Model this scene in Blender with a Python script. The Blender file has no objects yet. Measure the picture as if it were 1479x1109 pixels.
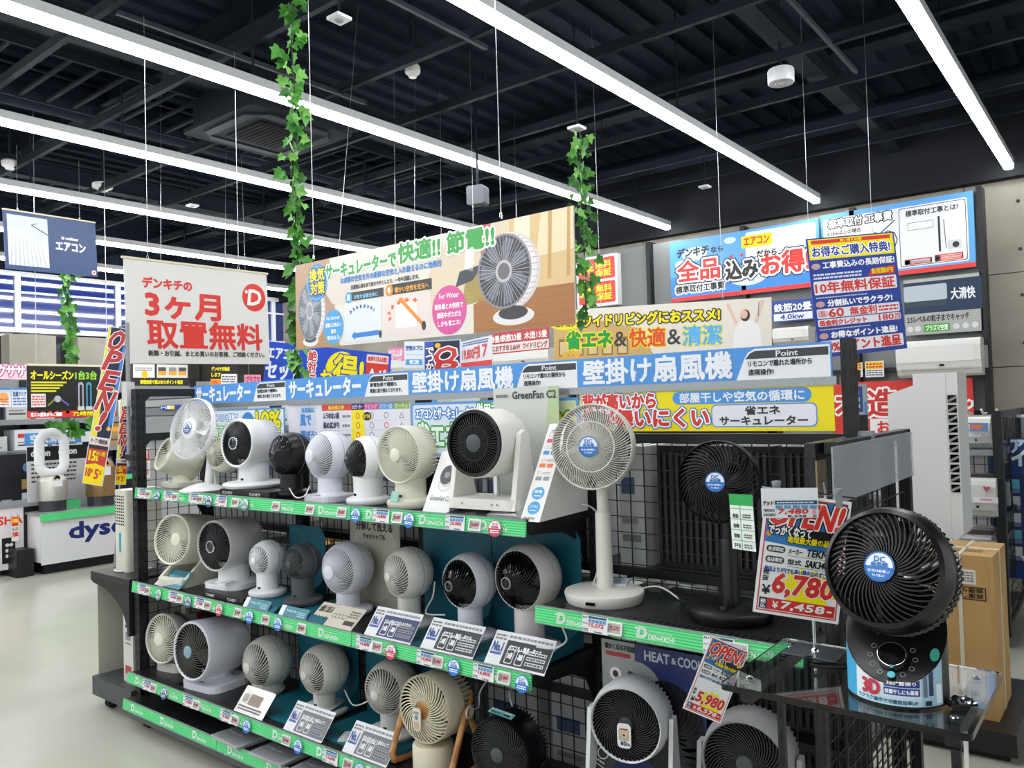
import bpy, bmesh, math, random
from mathutils import Vector, Matrix
random.seed(7)
PI = math.pi
SC = bpy.context.scene
COL = SC.collection
# ------------------------------------------------------------------ camera, world, exposure
FPX, YAW, PIT, ROLL = 1150.9, math.radians(38.371), math.radians(1.518), math.radians(-1.657)
CAM = Vector((0, 0, 1.5))
FW = Vector((-math.sin(YAW)*math.cos(PIT), math.cos(YAW)*math.cos(PIT), math.sin(PIT)))
_r = Vector((math.cos(YAW), math.sin(YAW), 0)); _u = _r.cross(FW)
RT = _r*math.cos(ROLL) + _u*math.sin(ROLL); UP = RT.cross(FW)
cd = bpy.data.cameras.new('camera'); cam = bpy.data.objects.new('camera', cd); COL.objects.link(cam)
cd.sensor_width = 36; cd.lens = FPX/1479*36; cd.clip_start = .02; cd.clip_end = 200
cam.matrix_world = Matrix.Translation(CAM) @ Matrix((RT, UP, -FW)).transposed().to_4x4()
SC.camera = cam
w = bpy.data.worlds.new('world'); SC.world = w; w.use_nodes = True
w.node_tree.nodes['Background'].inputs[0].default_value = (.93, .97, 1, 1)
w.node_tree.nodes['Background'].inputs[1].default_value = 1.0
vs = SC.view_settings; vs.view_transform = 'Standard'; vs.look = 'None'; vs.gamma = 1; vs.use_curve_mapping = False
vs.exposure = 0.0
LIGHT = 39.0
# ------------------------------------------------------------------ pixel of the photograph -> point in the shop
def ray(x, y): return FW + RT*((x-739.5)/FPX) - UP*((y-554.5)/FPX)
def at_x(x, y, c): d = ray(x, y); return CAM + d*(c/d.x)
def at_y(x, y, c): d = ray(x, y); return CAM + d*(c/d.y)
def at_z(x, y, c): d = ray(x, y); return CAM + d*((c-1.5)/d.z)
def depth(p): return (Vector(p)-CAM).dot(FW)
def edge(x, y1, y2, h):
    a, b = ray(x, y1), ray(x, y2); ha, hb = math.hypot(a.x, a.y), math.hypot(b.x, b.y)
    t = h/(a.z/ha - b.z/hb); return CAM + b*(t/hb)
# ------------------------------------------------------------------ materials
MATS = {}
def lin(h):
    if not isinstance(h, str): return tuple(h)
    h = h.lstrip('#'); v = [int(h[i:i+2], 16)/255 for i in (0, 2, 4)]
    return tuple(c/12.92 if c <= .04045 else ((c+.055)/1.055)**2.4 for c in v)
def mat(name, col='#ffffff', rough=.5, metal=0, emit=0, trans=0, ior=1.45, alpha=1, noise=.06, scale=40, bump=0, coat=0, spec=None):
    if name in MATS: return MATS[name]
    m = bpy.data.materials.new(name); m.use_nodes = True; nt = m.node_tree; b = nt.nodes['Principled BSDF']; c = lin(col)
    b.inputs['Base Color'].default_value = (*c, 1); b.inputs['Roughness'].default_value = rough; b.inputs['Metallic'].default_value = metal
    b.inputs['IOR'].default_value = ior; b.inputs['Alpha'].default_value = alpha
    if trans: b.inputs['Transmission Weight'].default_value = trans
    if coat: b.inputs['Coat Weight'].default_value = coat; b.inputs['Coat Roughness'].default_value = .08
    if spec is not None: b.inputs['Specular IOR Level'].default_value = spec
    if emit: b.inputs['Emission Color'].default_value = (*c, 1); b.inputs['Emission Strength'].default_value = emit
    if noise:
        tc = nt.nodes.new('ShaderNodeTexCoord'); n = nt.nodes.new('ShaderNodeTexNoise'); n.inputs['Scale'].default_value = scale
        nt.links.new(tc.outputs['Object'], n.inputs['Vector'])
        r = nt.nodes.new('ShaderNodeMapRange'); r.inputs['To Min'].default_value = max(0, rough-noise); r.inputs['To Max'].default_value = min(1, rough+noise)
        nt.links.new(n.outputs['Fac'], r.inputs['Value']); nt.links.new(r.outputs['Result'], b.inputs['Roughness'])
        if bump:
            bp = nt.nodes.new('ShaderNodeBump'); bp.inputs['Strength'].default_value = bump; bp.inputs['Distance'].default_value = .002
            nt.links.new(n.outputs['Fac'], bp.inputs['Height']); nt.links.new(bp.outputs['Normal'], b.inputs['Normal'])
    MATS[name] = m; return m
def ink(col):
    return mat('ink_'+(col.lstrip('#') if isinstance(col, str) else '_'.join('%.2f' % v for v in col)), col, .38, noise=.04, scale=60)
def mixmat(name, c1, c2, scale, rough=.6, detail=4, bump=.0, kind='noise', stretch=(1, 1, 1), lo=.35, hi=.65, metal=0):
    if name in MATS: return MATS[name]
    m = mat(name, c1, rough, metal, noise=0); nt = m.node_tree; b = nt.nodes['Principled BSDF']
    tc = nt.nodes.new('ShaderNodeTexCoord'); mp = nt.nodes.new('ShaderNodeMapping'); mp.inputs['Scale'].default_value = stretch
    nt.links.new(tc.outputs['Object'], mp.inputs['Vector'])
    if kind == 'noise':
        n = nt.nodes.new('ShaderNodeTexNoise'); n.inputs['Scale'].default_value = scale; n.inputs['Detail'].default_value = detail
    else:
        n = nt.nodes.new('ShaderNodeTexWave'); n.inputs['Scale'].default_value = scale; n.inputs['Distortion'].default_value = 1.5; n.bands_direction = kind; n.inputs['Detail'].default_value = detail
    nt.links.new(mp.outputs['Vector'], n.inputs['Vector'])
    r = nt.nodes.new('ShaderNodeValToRGB'); r.color_ramp.elements[0].position = lo; r.color_ramp.elements[1].position = hi
    r.color_ramp.elements[0].color = (*lin(c1), 1); r.color_ramp.elements[1].color = (*lin(c2), 1)
    out = n.outputs['Fac']
    nt.links.new(out, r.inputs['Fac']); nt.links.new(r.outputs['Color'], b.inputs['Base Color'])
    if bump:
        bp = nt.nodes.new('ShaderNodeBump'); bp.inputs['Strength'].default_value = bump; bp.inputs['Distance'].default_value = .004
        nt.links.new(out, bp.inputs['Height']); nt.links.new(bp.outputs['Normal'], b.inputs['Normal'])
    return m
WHITE = mat('white_plastic', '#e6e6e8', .3); CREAM = mat('cream_plastic', '#e6e2d0', .35); IVORY = mat('ivory_plastic', '#dedccb', .35)
LILAC = mat('cool_white_plastic', '#dddde6', .3); GREYP = mat('grey_plastic', '#8d8f92', .45); DGREY = mat('charcoal_plastic', '#45484a', .45)
FACEB = mat('face_black', '#2a2b2e', .16, scale=90); BLACK = mat('black_plastic', '#0c0d0f', .35, scale=90); GLOSSB = mat('gloss_black', '#050506', .12); MATB = mat('matt_black', '#141517', .6)
STEEL = mat('black_steel', '#16181b', .45, scale=25); DSTEEL = mat('grey_steel', '#4b4f51', .45, .3); CHROME = mat('chrome', '#d8d9dc', .12, 1, noise=.03)
SHELFM = mat('shelf_steel', '#1c1e20', .35, scale=15); TEAL = mat('teal_card', '#0d6272', .5, scale=20); TEALD = mat('teal_panel', '#0e5c6d', .5, scale=20)
SILVER = mat('silver_plastic', '#b9b6ae', .35, .6); GOLD = mat('gold_plastic', '#a07f5a', .35, .6); SMOKE = mat('smoked_plastic', '#3a3a3e', .1)
CLEAR = mat('clear_acrylic', '#eef4f4', .03, trans=1, ior=1.49, noise=0)
FROST = mat('frosted_acrylic', '#b8bdc0', .25, trans=.55, ior=1.1, noise=.05); CORD = mat('white_cord', '#d9d9d6', .5); BCORD = mat('black_cord', '#0c0c0c', .5)
FOIL = mat('foil', '#a9a9ac', .2, 1, noise=.05, scale=14, bump=.12); KRAFT = mixmat('kraft_card', '#b08a55', '#bd9862', 6, .8)
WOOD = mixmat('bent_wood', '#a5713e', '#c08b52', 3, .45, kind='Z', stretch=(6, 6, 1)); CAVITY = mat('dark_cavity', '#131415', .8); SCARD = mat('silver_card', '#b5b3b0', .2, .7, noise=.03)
GREEN = mixmat('green_strip_film', '#38c46a', '#6fdc95', 10, .25, kind='Z', stretch=(.05, .05, 4), lo=.3, hi=.75)
# ------------------------------------------------------------------ mesh builder
class MB:
    def __init__(s, T=None):
        s.v = []; s.f = []; s.mi = []; s.mats = []; s.T = T or Matrix.Identity(4)
    def slot(s, m):
        if m not in s.mats: s.mats.append(m)
        return s.mats.index(m)
    def add(s, vs, fs, m, T=None):
        o = len(s.v); T = s.T @ T if T is not None else s.T
        s.v += [tuple(T @ Vector(p)) for p in vs]; k = s.slot(m)
        for f in fs: s.f.append([i+o for i in f]); s.mi.append(k)
        return s
    def box(s, a, b, m, T=None):
        x0, y0, z0 = a; x1, y1, z1 = b
        return s.add([(x0,y0,z0),(x1,y0,z0),(x1,y1,z0),(x0,y1,z0),(x0,y0,z1),(x1,y0,z1),(x1,y1,z1),(x0,y1,z1)],
                     [(0,3,2,1),(4,5,6,7),(0,1,5,4),(1,2,6,5),(2,3,7,6),(3,0,4,7)], m, T)
    def prism(s, pts, y0, y1, m, T=None, plane='xz'):   # outline in xz (or xy) extruded along the third axis
        n = len(pts)
        if plane == 'xz': vs = [(x, y0, z) for x, z in pts]+[(x, y1, z) for x, z in pts]
        elif plane == 'xy': vs = [(x, z, y0) for x, z in pts]+[(x, z, y1) for x, z in pts]
        else: vs = [(y0, x, z) for x, z in pts]+[(y1, x, z) for x, z in pts]
        return s.add(vs, [tuple(range(n)), tuple(reversed(range(n, 2*n)))]+[(i, i+n, (i+1) % n+n, (i+1) % n) for i in range(n)], m, T)
    def lathe(s, prof, m, T=None, seg=32, axis='y', a0=0, a1=2*PI):   # prof [(along, radius)]
        full = abs(a1-a0-2*PI) < 1e-6; n = seg if full else seg+1; vs = []; fs = []
        for a, r in prof:
            for i in range(n):
                t = a0+(a1-a0)*i/seg; c, q = r*math.cos(t), r*math.sin(t)
                vs.append((c, a, q) if axis == 'y' else ((c, q, a) if axis == 'z' else (a, c, q)))
        for j in range(len(prof)-1):
            for i in range(seg):
                k = (i+1) % n
                fs.append((j*n+i, j*n+k, (j+1)*n+k, (j+1)*n+i) if axis != 'y' else (j*n+i, (j+1)*n+i, (j+1)*n+k, j*n+k))
        return s.add(vs, fs, m, T)
    def tube(s, pts, r, m, T=None, seg=6, flat=None):
        pts = [Vector(p) for p in pts]; vs = []; fs = []; n = len(pts); up = None
        for i, p in enumerate(pts):
            d = (pts[min(i+1, n-1)]-pts[max(i-1, 0)]).normalized()
            if up is None: up = Vector((0, 0, 1)) if abs(d.z) < .9 else Vector((1, 0, 0))
            a = d.cross(up)
            a = a.normalized() if a.length > 1e-5 else Vector((1, 0, 0)); b = d.cross(a).normalized(); up = -b if up.dot(-b) > 0 else b
            rr = r[i] if isinstance(r, (list, tuple)) else r
            for k in range(seg):
                t = 2*PI*(k+.5)/seg; vs.append(p+a*(rr*math.cos(t))+b*(rr*math.sin(t)*(flat or 1)))
        for i in range(n-1):
            for k in range(seg): fs.append((i*seg+k, i*seg+(k+1) % seg, (i+1)*seg+(k+1) % seg, (i+1)*seg+k))
        fs.append(tuple(range(seg))[::-1]); fs.append(tuple((n-1)*seg+k for k in range(seg)))
        return s.add(vs, fs, m, T)
    def build(s, name, parent=None, kind=None, smooth=False, loc=None):
        me = bpy.data.meshes.new(name); me.from_pydata(s.v, [], s.f)
        for m in s.mats: me.materials.append(m)
        if len(s.mats) > 1: me.polygons.foreach_set('material_index', s.mi)
        if smooth: me.polygons.foreach_set('use_smooth', [True]*len(me.polygons)); me.set_sharp_from_angle(angle=.7)
        if CLEAR in s.mats or FROST in s.mats:
            q = bmesh.new(); q.from_mesh(me); bmesh.ops.recalc_face_normals(q, faces=q.faces); q.to_mesh(me); q.free()
        me.update()
        o = bpy.data.objects.new(name, me); COL.objects.link(o)
        if parent: o.parent = parent
        if kind: o['kind'] = kind
        if loc is not None: o.location = loc
        return o
def rrect(w, h, r, n=4, cx=0, cy=0):
    p = []
    for qx, qy, a in ((1, 1, 0), (-1, 1, 90), (-1, -1, 180), (1, -1, 270)):
        for i in range(n+1):
            t = math.radians(a+90*i/n); p.append((cx+qx*(w/2-r)+r*math.cos(t), cy+qy*(h/2-r)+r*math.sin(t)))
    return p
def tag(o, label, cat, group=None):
    o['label'] = label; o['category'] = cat
    if group: o['group'] = group
    return o
def thing(name, label, cat, loc=(0, 0, 0), rz=0, group=None, M=None):
    o = bpy.data.objects.new(name, None); COL.objects.link(o); o.empty_display_size = .05
    if M is not None: o.matrix_world = M
    else: o.location = loc; o.rotation_euler = (0, 0, rz)
    return tag(o, label, cat, group)
def solo(mb, name, label, cat, group=None, smooth=False, T=None):
    o = mb.build(name, smooth=smooth)
    if T is not None: o.matrix_world = T
    return tag(o, label, cat, group)
Rz = lambda a: Matrix.Rotation(a, 4, 'Z'); Rx = lambda a: Matrix.Rotation(a, 4, 'X'); Ry = lambda a: Matrix.Rotation(a, 4, 'Y')
def Tr(x, y=0, z=0): return Matrix.Translation(Vector((x, y, z)))
ORD = ['first', 'second', 'third', 'fourth', 'fifth', 'sixth', 'seventh', 'eighth', 'ninth', 'tenth', 'eleventh', 'twelfth', 'thirteenth', 'fourteenth', 'fifteenth', 'sixteenth']
ORD += ['seventeenth', 'eighteenth', 'nineteenth', 'twentieth']+['twenty-'+o for o in ORD[:9]]+['thirtieth']+['thirty-'+o for o in ORD[:9]]
# ------------------------------------------------------------------ lettering: glyph outlines filled flat, thickened along their edges
_TX = {}
def glyphs(s, res=2):
    if s in _TX: return _TX[s]
    t = bpy.data.curves.new('t', 'FONT'); t.body = s; t.resolution_u = res; t.fill_mode = 'FRONT'
    o = bpy.data.objects.new('t', t); COL.objects.link(o); bpy.context.view_layer.update()
    me = bpy.data.meshes.new_from_object(o)
    vs = [(v.co.x, v.co.y) for v in me.vertices]; fs = [tuple(p.vertices) for p in me.polygons]
    bpy.data.objects.remove(o); bpy.data.curves.remove(t); bpy.data.meshes.remove(me)
    cnt = {}
    for f in fs:
        for i in range(len(f)):
            e = (f[i], f[(i+1) % len(f)]); k = (min(e), max(e)); cnt[k] = cnt.get(k, 0)+1
    ed = [k for k, c in cnt.items() if c == 1]
    if vs:
        x0 = min(v[0] for v in vs); x1 = max(v[0] for v in vs); y0 = min(v[1] for v in vs); y1 = max(v[1] for v in vs)
        vs = [((x-x0)/max(1e-6, x1-x0), (y-y0)/max(1e-6, y1-y0)) for x, y in vs]
    _TX[s] = (vs, fs, ed); return _TX[s]
class Board:
    """A flat printed panel; drawing units run 0..U across and 0..V up its front."""
    def __init__(b, name, label, cat, BL, W, H, ang=0, U=100, T=.004, lean=0, roll=0, group=None, body='#e9e9e9', parent=None, dz=None, M=None, r=0, round_top=False):
        b.W, b.H, b.U = W, H, U; b.s = W/U; b.V = H/b.s; b.dz = .0005; b.T = T
        mb = MB()
        bm_ = body if not isinstance(body, str) else ink(body)
        if r: mb.prism(rrect(W, H, r, 4, 0, H/2), 0, T, bm_)
        else: mb.box((-W/2, 0, 0), (W/2, T, H), bm_)
        b.o = mb.build(name, parent)
        if M is None: M = Tr(*BL) @ Rz(math.radians(ang)) @ Ry(-math.radians(roll)) @ Rx(-math.radians(lean)) @ Tr(W/2)
        b.M = M
        if parent is None: b.o.matrix_world = M
        else: b.o.matrix_basis = M
        if label and not parent: tag(b.o, label, cat, group)
        b.p = MB(Matrix.Diagonal((1, 1, 1, 1)))
    def P(b, x, y, L): return (x*b.s-b.W/2, -b.dz*L, y*b.s*getattr(b, 'ys', 1))
    def design(b, V): b.ys = b.V/V; b.V = V; return V   # lay the print out for a height of V units
    def poly(b, pts, col, L=1):
        b.p.add([b.P(x, y, L) for x, y in pts], [tuple(range(len(pts)))], ink(col)); return b
    def rect(b, x, y, w, h, col, L=1, r=0):
        if r: return b.poly(rrect(w, h, min(r, w/2, h/2), 3, x+w/2, y+h/2), col, L)
        return b.poly([(x, y), (x+w, y), (x+w, y+h), (x, y+h)], col, L)
    def disc(b, x, y, rx, col, ry=None, L=2, n=24):
        ry = ry or rx; return b.poly([(x+rx*math.cos(2*PI*i/n), y+ry*math.sin(2*PI*i/n)) for i in range(n)], col, L)
    def ring(b, x, y, r, w, col, L=2, n=20):
        vs = []; fs = []
        for i in range(n):
            c, q = math.cos(2*PI*i/n), math.sin(2*PI*i/n); vs += [b.P(x+r*c, y+r*q, L), b.P(x+(r-w)*c, y+(r-w)*q, L)]
            j = (i+1) % n; fs.append((2*i, 2*j, 2*j+1, 2*i+1))
        b.p.add(vs, fs, ink(col)); return b
    def line(b, x0, y0, x1, y1, w, col, L=2):
        d = math.hypot(x1-x0, y1-y0) or 1; nx, ny = -(y1-y0)/d*w/2, (x1-x0)/d*w/2
        return b.poly([(x0+nx, y0+ny), (x0-nx, y0-ny), (x1-nx, y1-ny), (x1+nx, y1+ny)], col, L)
    def arrow(b, x0, y0, x1, y1, w, col, L=2):
        d = math.hypot(x1-x0, y1-y0); ux, uy = (x1-x0)/d, (y1-y0)/d; hx, hy = x1-ux*w*1.3, y1-uy*w*1.3
        b.line(x0, y0, hx, hy, w, col, L); return b.poly([(hx-uy*w, hy+ux*w), (x1, y1), (hx+uy*w, hy-ux*w)], col, L)
    def text(b, s, x, y, w, h, col, bold=0, out=(), L=3, shear=0, vert=False):
        """lettering fitted to the box x,y,w,h; bold and the outline widths in drawing units"""
        if vert:
            n = len(s)
            for i, ch in enumerate(s): b.text(ch, x, y+h-(i+1)*h/n+h/n*.06, w, h/n*.88, col, bold, out, L, shear)
            return b
        vs, fs, ed = glyphs(s)
        if not vs: return b
        kj = sum(1 for ch in s if ch > '\u4e00'); em = min(h, w/max(1, len(s))*1.05); bold = min(bold, (.033 if kj*2 > len(s) else .055 if s > '\u3000' else .045)*(em if s > '\u3000' else h))
        pts = [(x+vx*w+shear*(vy-.5)*h, y+vy*h) for vx, vy in vs]
        lay = [(bold+ow, oc) for ow, oc in out]; lay = sorted(lay, key=lambda q: -q[0])+[(bold, col)]
        for k, (wd, c) in enumerate(lay):
            LL = L+k*.75; V = [b.P(px, py, LL) for px, py in pts]; F = [f[::1] for f in fs]; L0 = LL
            if wd > 0:
                for n_, (i, j) in enumerate(ed):
                    LL = L0+((n_*17) % 41+1)*.017   # every stroke edge on its own hair-thin level
                    (ax, ay), (cx, cy) = pts[i], pts[j]; d = math.hypot(cx-ax, cy-ay)
                    if d < 1e-6: continue
                    ux, uy = (cx-ax)/d*wd, (cy-ay)/d*wd; o = len(V); e = .55
                    V += [b.P(ax-ux*e-uy, ay-uy*e+ux, LL), b.P(ax-ux*e+uy, ay-uy*e-ux, LL), b.P(cx+ux*e+uy, cy+uy*e-ux, LL), b.P(cx+ux*e-uy, cy+uy*e+ux, LL)]
                    F.append((o, o+1, o+2, o+3))
            b.p.add(V, F, ink(c))
        return b
    def bars(b, x, y, w, h, n, col, L=3, fill=.55, seed=0):
        """rows of tiny print too small to read in the photograph"""
        rnd = random.Random(seed+int(x*7+y*13))
        for i in range(n):
            yy = y+h-(i+.8)*h/n; x0 = x
            while x0 < x+w*.97:
                ww = rnd.uniform(.5, 1.6)*h/n; b.rect(x0, yy, min(ww*.8, x+w-x0), h/n*fill, col, L); x0 += ww
        return b
    def done(b, name='print'):
        if b.p.v: o = b.p.build(name, b.o); o['kind'] = 'stuff'
        return b.o
def qboard(name, label, cat, L, R, h, **k):
    """panel whose left and right edges (x, top, bottom in the photograph) are h metres tall"""
    a = edge(*L, h); c = edge(*R, h); d = c-a
    return Board(name, label, cat, a, math.hypot(d.x, d.y), h, math.degrees(math.atan2(d.y, d.x)), roll=math.degrees(math.atan2(d.z, math.hypot(d.x, d.y))), **k)
def wires(b, xs, top, hook=True):
    """hanging wires from the ceiling to the top edge of a sign, xs as fractions of its width"""
    inv = b.M.inverted()
    for f in xs:
        mb = MB(); p = Vector(((f-.5)*b.W, b.T/2, b.H)); q = inv @ Vector((*(b.M @ p).xy, top))
        mb.tube([p+Vector((0, 0, .03)), q], .0016, mat('wire', '#b9bcbe', .3, .8)); mb.build('hanging_wire', b.o)
        if hook:
            mb = MB(); mb.tube([p+Vector((.006*math.cos(t), 0, .012+.012*math.sin(t)*1.2+.01)) for t in [i*.9-1 for i in range(6)]], .002, CHROME); mb.build('hook', b.o)
# ------------------------------------------------------------------ the setting
def struct(mb, name, parent=None, smooth=False, kind='structure'):
    o = mb.build(name, parent, smooth=smooth)
    if not parent: o['kind'] = kind
    return o
FX0, FX1, FY0, FY1 = -12.5, 4.5, -5.0, 9.0
fm = mixmat('floor_coating', '#b0b0a2', '#bbbbae', 1.2, .16, detail=5, bump=.04, lo=.3, hi=.7)
struct(MB().box((FX0, FY0, -.05), (FX1, FY1, 0), fm), 'floor')
m = MB()
for x, y in ((-5.2, 2.0), (-4.9, 1.5), (-5.9, 1.2)): m.lathe([(0, 0), (.0006, .018), (.0007, .016), (.0007, 0)], mat('floor_plug', '#9a988c', .6), Tr(x, y, .0005), seg=12, axis='z')
fl = bpy.data.objects['floor']; m.build('anchor_mark', fl)['kind'] = 'stuff'
CEILM = mat('ceiling_paint', '#18202c', .85, spec=.2, noise=.1, scale=4); BEAMM = mat('beam_paint', '#141a23', .8, spec=.25, noise=.1, scale=6)
ce = struct(MB().box((FX0, FY0, 4.5), (FX1, FY1, 4.6), CEILM), 'ceiling')
m = MB()
for i in range(70):
    x = FX0+.12+i*.24; m.box((x, FY0, 4.46), (x+.1, FY1, 4.5), CEILM)
m.build('deck_ridge', ce)['kind'] = 'stuff'
# beams: rails along x below the deck, hangers, main girders along y
beam0 = MB().box((FX0, -.02, -.008), (FX1, .02, .0), BEAMM).box((FX0, -.006, 0), (FX1, .006, .07), BEAMM).build('ceiling_rail', ce)
beam0.location = (0, -1.2, 3.86)
for i in range(1, 13):
    c = beam0.copy(); COL.objects.link(c); c.location = (0, -1.2+i*.84, 3.86+(.03 if i % 2 else 0))
g0 = MB().box((-.07, FY0, 0), (.07, FY1, .012), BEAMM).box((-.012, FY0, .012), (.012, FY1, .17), BEAMM).box((-.07, FY0, .17), (.07, FY1, .185), BEAMM).build('girder', ce)
g0.location = (-1.9, 0, 3.98)
for x in (-5.4, -8.9, 1.6): c = g0.copy(); COL.objects.link(c); c.location = (x, 0, 3.98)
gx0 = MB().box((FX0, -.1, 0), (FX1, .1, .02), BEAMM).box((FX0, -.012, .02), (FX1, .012, .26), BEAMM).build('cross_girder', ce)
gx0.location = (0, 3.3, 4.2)
for y in (6.6, .2): c = gx0.copy(); COL.objects.link(c); c.location = (0, y, 4.2)
b0 = MB().box((-.012, 0, 0), (.012, 1.9, .03), mat('short_rail', '#262b33', .5)).build('short_rail', ce); b0.location = (-1.55, 4.2, 3.84)
for x, y in ((-1.05, 4.4), (-3.0, 4.6), (-4.6, 2.2), (-6.9, 3.0), (-3.3, 2.1), (-.3, 4.0), (-8.6, 4.4)): c = b0.copy(); COL.objects.link(c); c.location = (x, y, 3.84)
h0 = MB().box((-.004, -.004, 0), (.004, .004, .55), BEAMM).build('hanger_rod', ce); h0.location = (-2.2, 3.0, 3.9)
for x in (-.5, -2.2, -3.9, -5.6, -7.3):
    for y in (1.3, 3.0, 4.7, 6.4):
        if (x, y) != (-2.2, 3.0): c = h0.copy(); COL.objects.link(c); c.location = (x, y, 3.9)
d0 = MB().lathe([(FX0, .11), (FX1, .11)], CEILM, seg=14, axis='x').build('round_duct', ce, smooth=True); d0.location = (0, 8.1, 4.2)
m = MB(); m.tube([(0.15, 2, 4.15), (.15, 5.2, 4.15), (.3, 8.8, 4.15)], .1, mat('grey_duct', '#242a30', .6), seg=12); m.build('drain_duct', ce, smooth=True)
m = MB(); m.lathe([(0, .16), (8.9, .16)], CEILM, Tr(-7.2), seg=16); dd = m.build('spiral_duct', ce, smooth=True); dd.location = (0, 0, 4.25)
for x, y0 in ((-6.4, 1.6), (-9.6, 2.2)):   # cable tray with rungs
    m = MB(); m.box((-.5, 0, 0), (-.48, 5, .07), BEAMM); m.box((.48, 0, 0), (.5, 5, .07), BEAMM)
    for i in range(24): m.box((-.48, .1+i*.2, .01), (.48, .13+i*.2, .03), BEAMM)
    t = m.build('cable_tray', ce); t['kind'] = 'stuff'; t.location = (x, y0, 4.05)
# cassette air conditioner in the ceiling
p = at_z(388, 195, 3.78); ac = thing('ceiling_cassette', 'dark square ceiling cassette air conditioner behind the ivy', 'air conditioner', p)
GC = mat('dark_cassette', '#15191f', .8, spec=.15)
m = MB(); m.prism(rrect(.98, .98, .05), 0, .03, GC, plane='xy'); m.box((-.42, -.42, .03), (.42, .42, .3), GC); m.build('panel', ac)
m = MB(); m.box((-.24, -.24, -.008), (.24, .24, .0), mat('cassette_grille', '#0a0d11', .8, spec=.1))
for i in range(11): m.box((-.23, -.23+i*.043, -.012), (.23, -.22+i*.043, -.008), mat('cassette_grille', '#0a0d11', .8, spec=.1))
m.build('intake_grille', ac)['kind'] = 'stuff'
for k in range(4):
    m = MB(Rz(k*PI/2)); m.prism([(-.34, .33), (.34, .33), (.28, .41), (-.28, .41)], -.012, 0, mat('louvre_grey', '#1a1f25', .7, spec=.2), plane='xy'); m.build('louvre', ac)
def detector(px, py, z, r, label, col='#c9c9c4', hang=0):
    p = at_z(px, py, z); t = thing('smoke_detector', label, 'detector', p); M_ = mat('det'+col.strip('#'), col, .5)
    MB().lathe([(.06, 0), (.06, r*.8), (.045, r), (.01, r), (0, r*.93)], M_, seg=24, axis='z').build('body', t, smooth=True)
    MB().lathe([(0, r*.93), (-.012, r*.6), (-.03, r*.5), (-.032, 0)], M_, seg=20, axis='z').build('sensor', t, smooth=True)
    MB().box((-.012, -.012, .05), (.012, .012, 4.5-z), BEAMM).build('stem', t)
    return t
detector(148, 272, 3.9, .1, 'round grey smoke detector at left between two light lines'); detector(14, 240, 3.9, .07, 'small round detector at the far left of the ceiling')
detector(596, 106, 3.9, .055, 'small white smoke detector in the middle of the ceiling'); 
p = at_z(1128, 115, 3.72); t = thing('round_ceiling_speaker', 'white drum shaped fixture hanging near the right light line', 'fixture', p)
MB().lathe([(.07, 0), (.07, .085), (.06, .09), (-.02, .09), (-.026, .085), (-.026, 0)], WHITE, seg=32, axis='z').build('body', t, smooth=True)
m = MB()
for r in (.03, .05, .07): m.lathe([(-.027, r), (-.03, r+.003), (-.027, r+.006)], GREYP, seg=20, axis='z')
m.build('grille', t)['kind'] = 'stuff'; MB().box((-.01, -.01, .07), (.01, .01, .75), BEAMM).build('stem', t)
for px, py, lb in ((490, 29, 'small white square sensor plate beside the top of the ivy'), (278, 298, 'small white rectangular sensor above the three month banner'), (1018, 271, 'small white sensor box right of the second ivy'), (833, 187, 'small white plate that holds the shorter ivy')):
    p = at_z(px, py, 3.7 if px != 833 else 3.5); t = thing('ceiling_sensor', lb, 'sensor', p, group=None)
    MB().box((-.05, -.05, 0), (.05, .05, .018), WHITE).build('cover', t); MB().lathe([(-.012, 0), (-.01, .02), (0, .028)], GREYP, seg=12, axis='z').build('lens', t); MB().box((-.005, -.005, .018), (.005, .005, .8), BEAMM).build('stem', t)
p = at_z(690, 283, 3.3); t = thing('hanging_speaker', 'grey box speaker hanging above the long fan banner', 'speaker', p, rz=.3)
MB().prism(rrect(.16, .16, .02), -.06, .06, mat('spk', '#5f6368', .6)).build('box', t); MB().box((-.008, -.008, .08), (.008, .008, 1.1), BEAMM).build('stem', t)
# light lines
LM = mat('light_diffuser', '#fbfdff', .5, emit=LIGHT, noise=0)
LXS = [-.91-1.77*k for k in range(7)]
names = ['rightmost', 'second from the right', 'third from the right', 'fourth from the right', 'fifth from the right', 'sixth from the right', 'farthest left']
for k, x in enumerate(LXS):
    t = thing('light_line', 'long white ceiling light line, '+names[k]+' of the parallel lines', 'light', (x, 0, 3.6), group='parallel ceiling light lines')
    MB().prism(rrect(.078, .04, .018, 3, 0, -.006), -4.5, 8.75, LM).build('diffuser', t)
    MB().box((-.045, -4.5, .012), (.045, 8.75, .07), mat('light_housing', '#c9cbcc', .5)).build('housing', t)
    for y in (-2, .5, 3, 5.5, 8): MB().box((-.006, y, .07), (.006, y+.012, .9), BEAMM).build('suspension_rod', t)
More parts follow.
